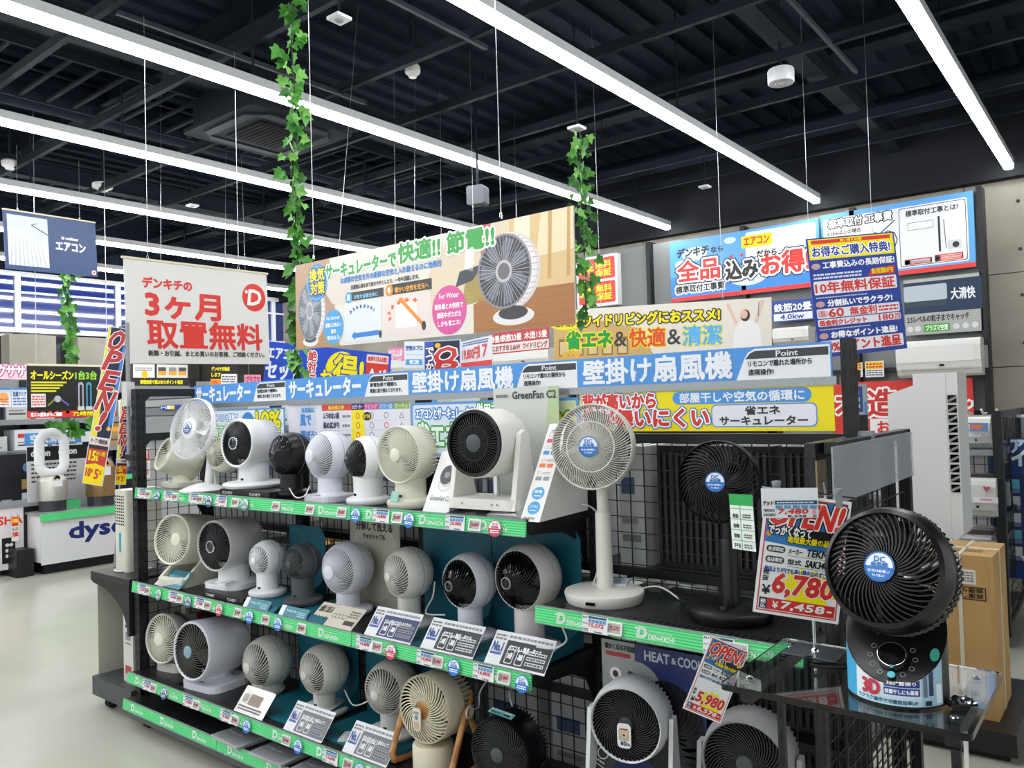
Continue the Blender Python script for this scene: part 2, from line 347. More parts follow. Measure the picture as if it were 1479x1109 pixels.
# walls
CON = mixmat('concrete', '#8b867c', '#a39d90', 1.6, .85, detail=8, bump=.15)
wb = struct(MB().box((FX0, 9.0, 0), (FX1, 9.2, 4.6), mat('joint_grey', '#4a4946', .9)), 'wall_back')
cp = MB().box((.004, -.03, .004), (1.796, 0, .896), CON).build('concrete_panel', wb); pan = []
for i in range(10):
    for j in range(4):
        c = cp if not pan else cp.copy()
        if pan: COL.objects.link(c)
        c.location = (FX0+i*1.8-1.42, 9.0, -.07+j*.9); pan.append(c)
m = MB()
for i in range(10):
    for j in range(4):
        for a in (.45, 1.35):
            for q in (.22, .68): m.lathe([(0, 0), (.004, .018)], mat('tie_hole', '#3f3e3b', .9), Tr(FX0+i*1.8-1.42+a, 8.964, -.07+j*.9+q), seg=8)
m.build('tie_hole', wb)['kind'] = 'stuff'
struct(MB().box((FX0, 8.85, 3.53), (FX1, 9.0, 4.5), mat('bulkhead_paint', '#12151b', .8)), 'trim_1')
wl = struct(MB().box((FX0-.2, FY0, 3.6), (FX0, FY1, 4.6), CEILM).box((FX0-.4, FY0, 0), (FX0-.3, FY1, 3.6), mat('night_wall', '#07090d', .9)), 'wall_left')
WG = mat('window_dusk_glass', '#122c74', .03, noise=0, ior=1.9, coat=.6); DG = mat('dark_window_glass', '#06080b', .03, noise=0, ior=1.9, coat=.6); WF = mat('window_frame_white', '#dfe2e4', .4)  # opaque upper panes: glow of the evening sky outside is put into their blue
ys = [at_x(24, 430, FX0).y, at_x(169, 440, FX0).y]; st = ys[1]-ys[0]; ym = [ys[0]+(i-3)*st for i in range(9)]
zt, zb = 3.58, at_x(0, 474, FX0).z
wn = MB().box((FX0, FY0, zt-.05), (FX0+.06, FY1, zt+.02), WF).box((FX0, FY0, zb-.05), (FX0+.06, FY1, zb+.02), WF).build('window_1'); wn['kind'] = 'structure'
for i, y in enumerate(ym):
    MB().box((FX0, y-.035, zb), (FX0+.055, y+.035, zt), WF).build('mullion', wn)
    MB().box((FX0-.02, y+.03, zb), (FX0+.01, y+st-.03, zt), WG).build('pane', wn)
for q in (.66,):
    MB().box((FX0, FY0, zb+(zt-zb)*q-.015), (FX0+.04, FY1, zb+(zt-zb)*q+.015), WF).build('transom', wn)
lw = MB().box((FX0, FY0, 0), (FX0+.05, FY1, .12), STEEL).build('window_2'); lw['kind'] = 'structure'
for i, y in enumerate(ym):
    MB().box((FX0-.02, y, .1), (FX0, y+st, zb-.05), DG).build('pane', lw); MB().box((FX0, y-.025, .1), (FX0+.04, y+.025, zb-.05), STEEL).build('mullion', lw)
for px in (48, 143, 228): y = at_x(px, 500, FX0+.3).y; MB().box((FX0-.1, y-.3, 0), (FX0+.3, y+.3, zb-.1), CON).build('concrete_pier', wl)
# ------------------------------------------------------------------ the fan gondola
XL, XR, YM, YF = -3.9, -.65, 2.25, 1.917
PX = [-3.88, -3.07, -2.27, -1.46, -.63]
gon = thing('display_gondola', 'long black steel display rack with green edged shelves full of fans', 'rack', ((XL+XR)/2, YM, 0))
GI = Tr(-(XL+XR)/2, -YM, 0)
def gpart(mb, name, kind=None, parent=None, smooth=False):
    o = mb.build(name, parent or gon, kind, smooth); return o
def post(x, y, z0, z1, parent=gon, w=.045, d=.05):
    m = MB(GI); m.box((x-w/2, y-d/2, z0), (x+w/2, y+d/2, z1), STEEL)
    for k in range(int((z1-z0)/.05)):     # punched slots
        z = z0+.03+k*.05
        for dx in (-.008, .008): m.box((x+dx-.002, y-d/2-.0006, z), (x+dx+.002, y-d/2, z+.025), GLOSSB)
        for dy in (-.012, .012): m.box((x+w/2, y+dy-.002, z), (x+w/2+.0006, y+dy+.002, z+.025), GLOSSB)
    return gpart(m, 'post')
post(PX[0], 2.29, .12, 1.633)
for x in PX[1:4]: post(x, 2.29, .12, 1.56)
post(PX[4]+.003, 2.275, .12, 1.655, w=.034, d=.034)
post(-3.905, 1.945, .1, 1.633); post(PX[4], 1.945, .1, 1.387, w=.026, d=.026)
def mesh_panel(x0, y0, x1, y1, z0, z1, step=.05, r=.0016):
    m = MB(GI); L = math.hypot(x1-x0, y1-y0); n = int(L/step); k = int((z1-z0)/step)
    for i in range(n+1):
        t = i/n; x, y = x0+(x1-x0)*t, y0+(y1-y0)*t; m.box((x-r, y-r, z0), (x+r, y+r, z1), STEEL)
    for j in range(k+1):
        z = z0+(z1-z0)*j/k; m.tube([(x0, y0-.003, z), (x1, y1-.003, z)], r*1.2, STEEL, seg=4)
    return gpart(m, 'mesh_panel', 'stuff')
for a, b in zip(PX[:-1], PX[1:]): mesh_panel(a+.025, 2.29, b-.025, 2.29, .15, 1.38)
mesh_panel(-3.905, 1.97, -3.905, 2.26, .12, 1.38); mesh_panel(PX[4]+.01, 1.97, PX[4]+.01, 2.26, .12, 1.37)
for x0, z in ((-3.905, 1.615), (-3.905, 1.395), (PX[4], 1.37)):
    m = MB(GI); m.box((x0-.015, 1.945, z-.02), (x0+.015, 2.28, z+.018), STEEL)
    for s in (-1,):
        m.prism([(1.97, z-.02), (2.0, z-.02), (1.97, z-.05)], x0-.012, x0+.012, STEEL, plane='yz'); m.prism([(2.26, z-.02), (2.23, z-.02), (2.26, z-.05)], x0-.012, x0+.012, STEEL, plane='yz')
    gpart(m, 'side_bar')
m = MB(GI); m.box((PX[0], 2.27, 1.365), (PX[4], 2.31, 1.395), STEEL); gpart(m, 'top_bar')
m = MB(GI); m.box((XL, 2.235, 1.53), (XR, 2.262, 1.553), mat('sign_rail', '#9ea3a5', .3, .7)); gpart(m, 'sign_rail')
# shelves
STRIPS = []
def shelf(x0, x1, yf, z, name='shelf', strip=True, h=.052, yb=2.265, seam=.81):
    m = MB(GI); m.box((x0, yf+.004, z-.03), (x1, yb, z), SHELFM); s = gpart(m, name)
    m = MB(GI)
    for i in range(int((x1-x0)/.02)):
        for q in (0, .014, .028): m.box((x0+.01+i*.02, yf+.02+q, z+.0002), (x0+.018+i*.02, yf+.026+q, z+.0008), GLOSSB)
    gpart(m, 'punched_edge', 'stuff', s)
    if strip:
        n = max(1, round((x1-x0)/seam)); Lb = (x1-x0)/n
        for i in range(n):
            a = x0+i*Lb+.002; m = MB(GI @ Tr(a, yf, z+.006) @ Rx(math.radians(-6))); m.box((0, -.004, -h), (Lb-.004, .002, 0), GREEN)
            m.box((0, -.006, -.003), (Lb-.004, .002, .001), FROST); m.box((0, -.006, -h), (Lb-.004, .002, -h+.003), FROST)
            o = gpart(m, 'edge_strip', None, s)
        # printed logos
        m = MB(GI @ Tr(0, yf-.0048, z+.006) @ Rx(math.radians(-6)) @ Tr(0, 0, -h)); I = ink('#e6f5ea')
        k = max(1, round((x1-x0)/.27)); 
        for i in range(k):
            cx = x0+(i+.5)*(x1-x0)/k-.05
            for sx, x, y, ww, hh, bd in (('D', cx, .012, .027, .028, .0022), ('DEN-KICHI', cx+.034, .012, .075, .013, .0005), ('www.denkichi.co.jp', cx+.034, .03, .07, .005, 0)):
                vs, fs, ed = glyphs(sx); pts = [(x+u*ww+v*hh*.15, -.0003, y+v*hh) for u, v in vs]; m.add(pts, fs, I)
                if bd:
                    for e0, e1 in ed:
                        p, q = Vector(pts[e0]), Vector(pts[e1]); d = q-p
                        if d.length > 1e-5: n_ = Vector((-d.z, 0, d.x)).normalized()*bd; m.add([p+n_, p-n_, q-n_, q+n_], [(0, 1, 2, 3)], I)
            m.add([(cx-.006, -.0003, .034), (cx-.001, -.0003, .034), (cx-.001, -.0003, .039), (cx-.006, -.0003, .039)], [(0, 1, 2, 3)], I)
        gpart(m, 'strip_print', 'stuff', s)
    for x in (x0+.02, x1-.02):   # curved bracket under the shelf
        m = MB(GI); m.prism([(yb, z-.03), (yf+.03, z-.03), (yf+.03, z-.045), (yb-.14, z-.06), (yb-.05, z-.1), (yb, z-.19)], x-.004, x+.004, STEEL, plane='yz'); gpart(m, 'bracket', None, s)
    return s
shelf(-3.885, -1.475, 1.917, 1.145); shelf(-3.895, -1.458, 1.90, .692); shelf(-3.9, -1.44, 1.872, .262, h=.05)
shelf(-3.9, -.65, 1.85, .14, h=.05); shelf(-1.452, -.655, 1.917, .895); shelf(-1.43, -.655, 1.88, .27)
m = MB(GI); m.box((XL, 1.87, .05), (XR, 2.6, .115), mat('plinth_grey', '#55585a', .5)); gpart(m, 'plinth')
def caster(x, y, parent, T=None, r=.03):
    m = MB(T or Matrix.Identity(4)); m.lathe([(-.022, 0), (-.022, r*.9), (-.018, r), (-.006, r), (-.004, r*.8), (.004, r*.8), (.006, r), (.018, r), (.022, r*.9), (.022, 0)], MATB, Tr(x, y, r), seg=20, axis='x')
    m.box((x-.026, y-.016, r+.01), (x-.022, y+.016, r*2+.012), STEEL); m.box((x+.022, y-.016, r+.01), (x+.026, y+.016, r*2+.012), STEEL); m.box((x-.026, y-.02, r*2+.006), (x+.026, y+.02, r*2+.014), STEEL)
    o = m.build('caster', parent, smooth=True); return o
for x in (-3.82, -2.3, -.75): caster(x, 1.93, gon, GI, .025)
# rear half of the rack
mesh_panel(PX[4]+.01, 2.32, PX[4]+.01, 2.6, .12, 1.37)
post(PX[4]+.01, 2.62, .1, 1.387, w=.03, d=.03)
for z in (.5, .95): m = MB(GI); m.box((XL, 2.33, z-.03), (XR, 2.6, z), SHELFM); gpart(m, 'rear_shelf')
# wing shelves on the left end
wing = thing('end_shelf_unit', 'grey end shelf unit on casters at the left end of the fan rack', 'shelf unit', (-4.13, 2.2, 0)); WI = Tr(4.13, -2.2, 0)
MB(WI).box((-4.35, 1.9, .06), (-3.935, 2.75, .155), DSTEEL).build('base', wing)
MB(WI).box((-4.35, 1.9, .67), (-3.935, 2.75, .697), SHELFM).build('shelf', wing)
m = MB(WI); n = 8; c = [(-3.94-.36*(1-math.cos(PI/2*i/n))-.02, .42+.22*math.sin(PI/2*i/n)) for i in range(n+1)]
m.prism([(-3.94, .67), (-4.35, .67), (-4.35, .655)]+c[::-1]+[(-3.94, .42)], 1.9, 1.93, STEEL); m.build('bracket', wing)
MB(WI).box((-4.35, 1.93, .155), (-4.34, 2.75, .67), mat('wing_panel', '#b5b2a4', .6)).build('side_panel', wing)
MB(WI).box((-4.35, 2.74, .1), (-3.935, 2.75, 1.3), mat('wing_back', '#8f918f', .6)).build('back_panel', wing)
for x, y in ((-4.24, 1.95), (-4.0, 2.7), (-4.3, 2.7)): caster(x, y, wing, WI, .03)
# boxes and goods on the wing shelf
def carton(name, label, cat, x0, y0, z0, w, d, h, col, marks=(), rz=0, group=None):
    t = thing(name, label, cat, (x0, y0, z0), rz, group); c = col if not isinstance(col, str) else mat('card'+col.strip('#'), col, .7)
    MB().box((-w/2, -d/2, 0), (w/2, d/2, h), c).build('box', t)
    m = MB()
    m.box((-w/2-.0006, -.003, h*.0), (-w/2, .003, h), CAVITY); m.box((-.003-.0, -d/2, h), (.003, d/2, h+.0008), CAVITY)
    m.build('flap_seam', t)['kind'] = 'stuff'
    if marks:
        m = MB()
        for f, u, v, ww, hh, cc in marks:
            if f == 'f': m.box((-w/2+u*w, -d/2-.0012, v*h), (-w/2+(u+ww)*w, -d/2, (v+hh)*h), ink(cc))
            elif f == 'r': m.box((w/2, -d/2+u*d, v*h), (w/2+.0012, -d/2+(u+ww)*d, (v+hh)*h), ink(cc))
            else: m.box((-w/2-.0012, -d/2+u*d, v*h), (-w/2, -d/2+(u+ww)*d, (v+hh)*h), ink(cc))
        m.build('print', t)['kind'] = 'stuff'
    return t
BM = [('f', .2, .8, .6, .04, '#555555'), ('f', .25, .62, .5, .12, '#888888'), ('f', .2, .12, .6, .12, '#b03040'), ('r', .2, .7, .3, .12, '#b03040'), ('r', .2, .3, .5, .03, '#777777'), ('f', .2, .56, .6, .02, '#777777')]
p = at_z(225, 965, .155); carton('appliance_box', 'tall white carton with red squares on the end shelf base', 'box', -4.08, 2.06, .155, .1, .2, .34, '#c9c8c2', BM)
carton('appliance_box', 'white carton with red mark seen through the left mesh', 'box', -4.04, 2.36, .155, .14, .3, .36, '#c2c1bb', BM)
t = thing('dehumidifier', 'white slotted appliance on the upper end shelf left of the rack', 'appliance', (-4.19, 2.08, .697))
MB().prism(rrect(.13, .2, .02), 0, .42, mat('off_white_case', '#cfcdc0', .5), plane='xy').build('case', t)
m = MB()
for i in range(5):
    for j in range(10): m.box((-.045+i*.02, -.1015, .24+j*.016), (-.035+i*.02, -.1, .248+j*.016), CAVITY)
m.build('vent_slot', t)['kind'] = 'stuff'; MB().box((-.01, -.1016, .1), (.01, -.1, .2), ink('#3fa0b0')).build('label', t)
t = thing('air_purifier_tube', 'grey slanted hose lying behind the left mesh', 'hose', (-4.12, 2.45, .7))
MB().tube([(0, 0, .38), (.12, .1, .06)], .045, mat('hose_grey', '#8b8a83', .5), seg=16).build('pipe', t, smooth=True)
MB().tube([(-.008, -.007, .4), (.004, .003, .37)], .05, mat('hose_end', '#a9a588', .5), seg=16).build('mouth', t, smooth=True)
m = MB(); m.tube([(-4.2+.05*math.cos(a), 2.0+.05*math.sin(a)*.8, .702) for a in [i*.5 for i in range(12)]]+[(-4.1, 2.1, .705)], .005, CORD, seg=8)
solo(m, 'white_cable', 'looped white cable on the upper end shelf', 'cable', smooth=True)
m = MB(); random.seed(3)
pts = [(random.uniform(-.09, .09), random.uniform(-.1, .1), .03+random.uniform(0, .05)) for _ in range(26)]
for i in range(24): m.add([pts[i], pts[(i+5) % 26], pts[(i+11) % 26]], [(0, 1, 2)], FROST, Tr(-3.97, 2.1, .697))
solo(m, 'plastic_wrap', 'crumpled clear plastic wrap behind the left mesh', 'wrapping')
# ------------------------------------------------------------------ fans
def grille(parent, T, r0, r1, n, tw, dome, m, wid=.0022, dep=.005, seg=6, rings=(), pw=1.0, name='front_grille', side=-1):
    g = MB(T)
    for i in range(n):
        vs = []; fs = []
        for k in range(seg+1):
            u = k/seg; r = r0+(r1-r0)*u; th = 2*PI*i/n+tw*u**pw; a = side*dome*(1-(r/r1)**2)
            c, s = math.cos(th), math.sin(th); w2 = min(wid, PI*r/n*.95)/2
            for q, b in ((w2, 0), (-w2, 0), (-w2, dep), (w2, dep)): vs.append((r*c-q*s, a+b, r*s+q*c))
        for k in range(seg):
            for e in range(4): fs.append((k*4+e, k*4+(e+1) % 4, k*4+4+(e+1) % 4, k*4+4+e))
        g.add(vs, fs, m)
    for rr in rings:
        a = side*dome*(1-(rr/r1)**2); g.lathe([(a, rr-.0015), (a, rr+.0015), (a+dep, rr+.0015), (a+dep, rr-.0015), (a, rr-.0015)], m, seg=40)
    o = g.build(name, parent); o['kind'] = 'stuff'; return o
def blades(parent, T, r0, r1, m, n=5, y=.02, pitch=.5):
    src = None
    for i in range(n):
        if src is None:
            g = MB(); vs = []; fs = []; K = 5; J = 4
            for k in range(K+1):
                r = r0*.8+(r1-r0*.8)*k/K
                for j in range(J+1):
                    t = (j/J-.5)*(.75+.3*k/K)+.25*k/K; vs.append((r*math.cos(t), (j/J-.5)*pitch*.05, r*math.sin(t)))
            for k in range(K):
                for j in range(J): a = k*(J+1)+j; fs.append((a, a+1, a+J+2, a+J+1))
            g.add(vs, fs, m); src = g.build('blade', parent, smooth=True); o = src
        else: o = src.copy(); COL.objects.link(o); o.parent = parent
        o.matrix_basis = T @ Tr(0, y, 0) @ Ry(2*PI*i/n)
def dc_sticker(parent, T, r, blue='#2a78c8'):
    b = Board('sticker', None, None, None, 2*r, 2*r, U=100, T=.0006, M=T @ Tr(0, 0, -r), parent=parent, dz=.0004, r=r*.98, body='#eef2f6')
    b.poly([(50+49*math.cos(t), 50+49*math.sin(t)) for t in [PI+.1*PI*0+PI*i/16 for i in range(17)]], blue, 1); b.ring(50, 50, 50, 5, blue, 1, 32)
    b.text('DC', 32, 66, 36, 18, blue, 2.2, L=2); b.text('扇風機', 22, 50, 56, 15, blue, .8, L=2); b.text('体に当たる風が優しい', 14, 31, 72, 9, '#ffffff', .3, L=2); b.text('そして省エネ', 30, 17, 40, 8, '#ffffff', .3, L=2)
    b.done(); return b
BLD = mat('blade_shade_grey', '#77766f', .4)  # pale fans' blades greyed: the shade inside the head is put into this colour
def fan(label, hx, hy, Y, rpx, zs, style='globe', L=1.5, rg=.72, n=36, tw=1.1, body=WHITE, face=None, inner=None, hub=None, hubr=.2, tilt=0, rz=5, base='disc', br=.95, nr=.42, bh=.022, ring=False, group='circulator fans on the shelves', dome=None, rings=(), slats=48, sticker=0, blade=None, wid=.0032, backL=None, hubring=None, foot=None, port=True, roll=0, cav=None, rimw=0):
    P = at_y(hx, hy, Y); R = rpx*depth(P)/FPX; zc = P.z-zs; Lm = L*R
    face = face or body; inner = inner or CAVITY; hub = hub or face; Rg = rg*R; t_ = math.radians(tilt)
    f = thing('circulator_fan', label, 'fan', (P.x, Y, zs), math.radians(rz), group)
    if style == 'globe':
        ac = math.sqrt(R*R-Rg*Rg); T = Tr(0, 0, zc) @ Rx(-t_) @ Tr(0, -ac, 0); a0 = math.asin(Rg/R)
        prof = [(.004, Rg-.004), (0, Rg)]+[(ac-R*math.cos(a0+(PI*.8-a0)*i/14), R*math.sin(a0+(PI*.8-a0)*i/14)) for i in range(1, 15)]
        prof += [(prof[-1][0]+.002, 0)]; dm = (R-ac) if dome is None else dome*R; Ld = ac
        cavd = ac*1.0
    else:
        T = Tr(0, 0, zc) @ Rx(-t_) @ Tr(0, -Lm*.5, 0); dm = .15*R if dome is None else dome*R
        rb = .62 if style == 'cone' else .93
        prof = [(.006, Rg-.003), (0, Rg), (-.002, (Rg+R)/2), (.002, R*.985), (.008, R), (Lm*.5, R*(.99 if style == 'drum' else .85)), (Lm*.8, R*rb), (Lm*.95, R*rb*.8), (Lm, R*rb*.5), (Lm+.001, 0)]
        cavd = Lm*.55
    MB(T).lathe(prof, body, seg=44).build('housing', f, smooth=True)
    MB(T).lathe([(.004, Rg-.002), (cavd, Rg*.93), (cavd, 0)], inner, seg=32).build('inner_duct', f, smooth=True)  # shade behind the ribs is put into the dark lining colour
    r0 = hubr*Rg
    grille(f, T @ Tr(0, .002, 0), r0*.95, Rg-.001, n, tw, dm, face, wid, rings=[q*Rg for q in rings])
    if rimw: MB(T).lathe([(.004, Rg-rimw), (-.004, Rg-rimw), (-.004, Rg+.001), (.004, Rg+.001)], face, seg=44).build('face_rim', f, smooth=True)
    ah = -dm*(1-hubr*hubr)
    MB(T).lathe([(ah+.006, r0), (ah-.001, r0), (ah-.003, r0*.85), (ah-.004, 0)], hub, seg=24).build('hub_cap', f, smooth=True)
    if hubring: MB(T).lathe([(ah-.001, r0*1.05), (ah-.005, r0*1.0), (ah-.005, r0*.86), (ah-.001, r0*.82)], hubring, seg=28).build('hub_ring', f, smooth=True)
    blades(f, T, r0, Rg*.85, blade or (BLACK if face in (BLACK, GLOSSB, FACEB) or body is BLACK else BLD), y=cavd*.7)
    if sticker: dc_sticker(f, T @ Tr(0, ah-.005, 0), sticker*Rg)
    if slats:
        m = MB(T); sl_ = 1 if style == 'drum' else .86
        for i in range(slats):
            S = Ry(2*PI*i/slats)
            if style == 'globe':
                for k in range(3):
                    q0, q1 = 1.75+k*.2, 1.95+k*.2; pA, pB = (ac-R*1.0*math.cos(q0), R*1.01*math.sin(q0)), (ac-R*1.0*math.cos(q1), R*1.01*math.sin(q1))
                    m.add([(pA[1], pA[0], -.002), (pA[1], pA[0], .002), (pB[1], pB[0], .002), (pB[1], pB[0], -.002), (pA[1]*.95, pA[0], -.002), (pA[1]*.95, pA[0], .002), (pB[1]*.95, pB[0], .002), (pB[1]*.95, pB[0], -.002)], [(0, 1, 2, 3), (0, 4, 5, 1), (3, 2, 6, 7), (0, 3, 7, 4), (1, 5, 6, 2)], body, S)
            else:
                m.add([(R*.9*rb, Lm*.5, -.0013), (R*.9*rb, Lm*.5, .0013), (R*.998*sl_, Lm*.5, .0013), (R*.998*sl_, Lm*.5, -.0013), (R*.8*rb, Lm*.93, -.0013), (R*.8*rb, Lm*.93, .0013), (R*.94*sl_, Lm*.93, .0013), (R*.94*sl_, Lm*.93, -.0013)], [(3, 2, 6, 7), (2, 1, 5, 6), (0, 3, 7, 4), (4, 7, 6, 5)], body, S)
        m.build('rear_grille', f)['kind'] = 'stuff'
    if style == 'globe': MB(T).lathe([(ac-.001, R*1.001), (ac, R*1.006), (ac+.0015, R*1.001)], GREYP, seg=40).build('seam', f, smooth=True)
    fb = foot or body; Rb = br*R; bt = bh
    if base == 'disc':
        MB().lathe([(0, 0), (0, Rb*.9), (.004, Rb*.96), (bt*.7, Rb), (bt, Rb*.97), (bt+.003, Rb*.9), (bt+.008, nr*R*1.15), (bt+.009, 0)], fb, seg=40, axis='z').build('base', f, smooth=True)
        top = zc-(R*.9 if style == 'globe' else R*.8); MB().lathe([(bt, nr*R*1.06), (bt+.01, nr*R), (max(top, bt+.02), nr*R), (max(top, bt+.02)+.02, nr*R*1.05)], fb, seg=28, axis='z').build('neck', f, smooth=True)
        if port: MB().box((-.008, -nr*R-.0012, bt+.012), (.008, -nr*R+.004, bt+.021), GLOSSB).build('power_port', f)
    elif base == 'slab':     # rounded box base with a shoulder
        MB().prism(rrect(2*Rb, 1.7*Rb, Rb*.45), 0, bt, fb, plane='xy').build('base', f)
        MB().lathe([(bt, nr*R*1.2), (bt+.01, nr*R), (zc-R*.7, nr*R*.95)], fb, seg=28, axis='z').build('neck', f, smooth=True)
        MB().prism(rrect(.03, .012, .003), bt, bt+.003, GREYP, Tr(0, -Rb*.6), plane='xy').build('switch', f)
        if port: MB().box((-.9*Rb, -.85*Rb-.001, bt*.3), (-.7*Rb, -.85*Rb+.002, bt*.75), GLOSSB).build('power_port', f)
    elif base == 'wedge':    # sloping L foot that cradles the drum
        for s in (-1, 1):
            MB().prism([(-R*1.0, 0), (R*.9, 0), (R*.75, zc*.55), (R*.35, zc+.01), (R*.12, zc+.01), (-R*.2, zc*.5), (-R*.95, bt*1.8)], s*R*.62, s*(R*.62+.016), fb, plane='yz').build('side_arm', f)
            MB().lathe([(0, 0), (.003, .014), (0, .016)], fb, Tr(s*(R*.63+.016), 0, zc), seg=14, axis='x').build('pivot_cap', f)
        MB().prism([(-R*1.05, 0), (R*.9, 0), (R*.9, .02), (-R*.2, .024), (-R*.9, bt*2), (-R*1.05, bt*1.6)], -R*.64, R*.64, fb, plane='yz').build('base', f)
        MB().lathe([(0, .012), (.006, .01), (.007, 0)], GREYP, Tr(0, -R*.7, bt*1.75), seg=16, axis='z').build('dial', f, smooth=True)
    elif base == 'ring':
        m = MB(); m.tube([(R*.75*math.cos(t), R*.5*math.sin(t)-.01, .006+.003*math.sin(t)) for t in [2*PI*i/20 for i in range(21)]], .009, fb, seg=8); m.build('base', f, smooth=True)
        for s in (-1, 1): MB().tube([(s*R*.75, 0, .008), (s*R*.98, .01, zc*.5), (s*R*1.0, 0, zc)], [.011, .008, .006], fb, seg=8).build('side_arm', f, smooth=True)
    elif base == 'yoke':
        w0 = R+.004; z0 = .035
        MB().prism(rrect(2*w0+.03, 1.5*R, .03), 0, z0, fb, plane='xy').build('base', f)
        for s in (-1, 1):
            MB().prism([(-R*.72, z0*.4), (R*.72, z0*.4), (R*.4, zc*.6), (R*.16, zc+.02), (-R*.16, zc+.02), (-R*.45, zc*.55)], min(s*w0, s*(w0+.014)), max(s*w0, s*(w0+.014)), fb, plane='yz').build('side_arm', f)
    return f, P, R, zc, T
def cnet_box(px, py, Y, w, d, h, zs, label):
    p = at_y(px, py, Y); b = MB().box((-w/2, 0, 0), (w/2, d, h), mat('display_black', '#1b1b1d', .4)).build('riser_box'); b.matrix_world = Tr(p.x, Y, zs)
    tag(b, label, 'display box', 'black riser boxes lettered in white'); B = Board('front_print', None, None, None, w, h, U=100, T=.0005, M=Tr(0, -.0006, 0), parent=b, dz=.0003, body='#1b1b1d')
    for x in (6, 62): B.text('C:NET', x, B.V*.35, 22, B.V*.36, '#dddddd', .7)
    B.done()
Z1, Z2, Z3, Z0, ZR = 1.145, .692, .262, .14, .895
# --- top shelf
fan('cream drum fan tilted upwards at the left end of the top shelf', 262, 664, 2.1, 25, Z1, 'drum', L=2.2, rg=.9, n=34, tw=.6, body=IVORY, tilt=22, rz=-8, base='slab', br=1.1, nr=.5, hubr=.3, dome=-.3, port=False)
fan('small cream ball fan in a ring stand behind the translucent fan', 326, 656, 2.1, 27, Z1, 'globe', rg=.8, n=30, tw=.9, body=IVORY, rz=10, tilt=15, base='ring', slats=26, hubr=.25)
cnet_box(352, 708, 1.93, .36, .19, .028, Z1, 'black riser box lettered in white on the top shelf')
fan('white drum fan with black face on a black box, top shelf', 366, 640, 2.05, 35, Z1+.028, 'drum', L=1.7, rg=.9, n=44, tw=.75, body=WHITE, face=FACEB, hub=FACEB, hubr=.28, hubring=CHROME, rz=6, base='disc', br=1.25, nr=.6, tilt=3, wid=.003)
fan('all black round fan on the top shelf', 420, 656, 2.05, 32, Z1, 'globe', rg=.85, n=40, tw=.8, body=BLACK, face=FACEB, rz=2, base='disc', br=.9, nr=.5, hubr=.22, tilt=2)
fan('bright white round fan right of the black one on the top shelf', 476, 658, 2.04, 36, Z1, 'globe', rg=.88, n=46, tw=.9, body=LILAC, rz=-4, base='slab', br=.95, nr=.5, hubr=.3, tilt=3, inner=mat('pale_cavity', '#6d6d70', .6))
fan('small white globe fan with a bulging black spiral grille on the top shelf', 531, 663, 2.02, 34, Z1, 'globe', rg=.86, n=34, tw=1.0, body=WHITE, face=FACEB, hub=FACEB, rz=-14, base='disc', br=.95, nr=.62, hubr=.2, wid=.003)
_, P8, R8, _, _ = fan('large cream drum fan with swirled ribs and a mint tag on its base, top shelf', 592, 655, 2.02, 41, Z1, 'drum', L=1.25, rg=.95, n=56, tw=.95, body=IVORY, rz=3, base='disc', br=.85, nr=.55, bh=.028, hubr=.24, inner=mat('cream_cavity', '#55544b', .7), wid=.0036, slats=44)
o = MB().prism([(-.02, 0), (.02, 0), (.018, .036), (-.018, .036)], 0, .003, mat('mint_tag', '#8fbcae', .4)).build('hang_tag'); o.matrix_world = Tr(P8.x+.005, 1.93, Z1+.03) @ Rx(-.3); tag(o, 'mint green tag hanging in front of the large cream fan', 'tag')
# translucent desk fan
P = at_y(287, 619, 2.0); R = 45*depth(P)/FPX; zc = P.z-Z1
f = thing('desk_fan', 'large clear bladed white fan on a tall stem at the left of the top shelf', 'fan', (P.x+.03, 2.0, Z1), math.radians(8))
T = Tr(-.03, -.03, zc) @ Rx(math.radians(-12)); CB = mat('clear_blade', '#e9e9ea', .12, alpha=.55, noise=.03)
MB(T).lathe([(-.012, R*.97), (-.006, R), (.01, R), (.014, R*.96), (.004, R*.94), (-.012, R*.97)], WHITE, seg=44).build('guard_ring', f, smooth=True)
grille(f, T, R*.33, R*.97, 90, .25, .022, mat('pale_guard', '#e2e2e0', .3), .0012, .002); grille(f, T @ Tr(0, .03, 0), R*.3, R*.98, 60, 0, .02, WHITE, .0015, .002, name='rear_guard', side=1)
MB(T).lathe([(-.026, 0), (-.026, R*.24), (-.022, R*.3), (-.018, R*.34), (-.01, R*.34)], WHITE, seg=32).build('hub_cap', f, smooth=True); dc_sticker(f, T @ Tr(0, -.028, 0), R*.2, '#3a5c9a')
blades(f, T, R*.2, R*.88, CB, 3, .006, 1.2); MB(T).lathe([(.03, .045), (.07, .05), (.1, .035), (.11, 0)], WHITE, seg=24).build('motor_housing', f, smooth=True)
MB().tube([(-.0, .03, .02), (0, .045, zc*.6), (-.01, .03, zc-.02)], [.02, .016, .018], WHITE, seg=14).build('stem', f, smooth=True)
MB().lathe([(0, 0), (0, .1), (.008, .105), (.022, .075), (.035, .03), (.04, 0)], WHITE, Tr(0, .0), seg=32, axis='z').build('base', f, smooth=True)
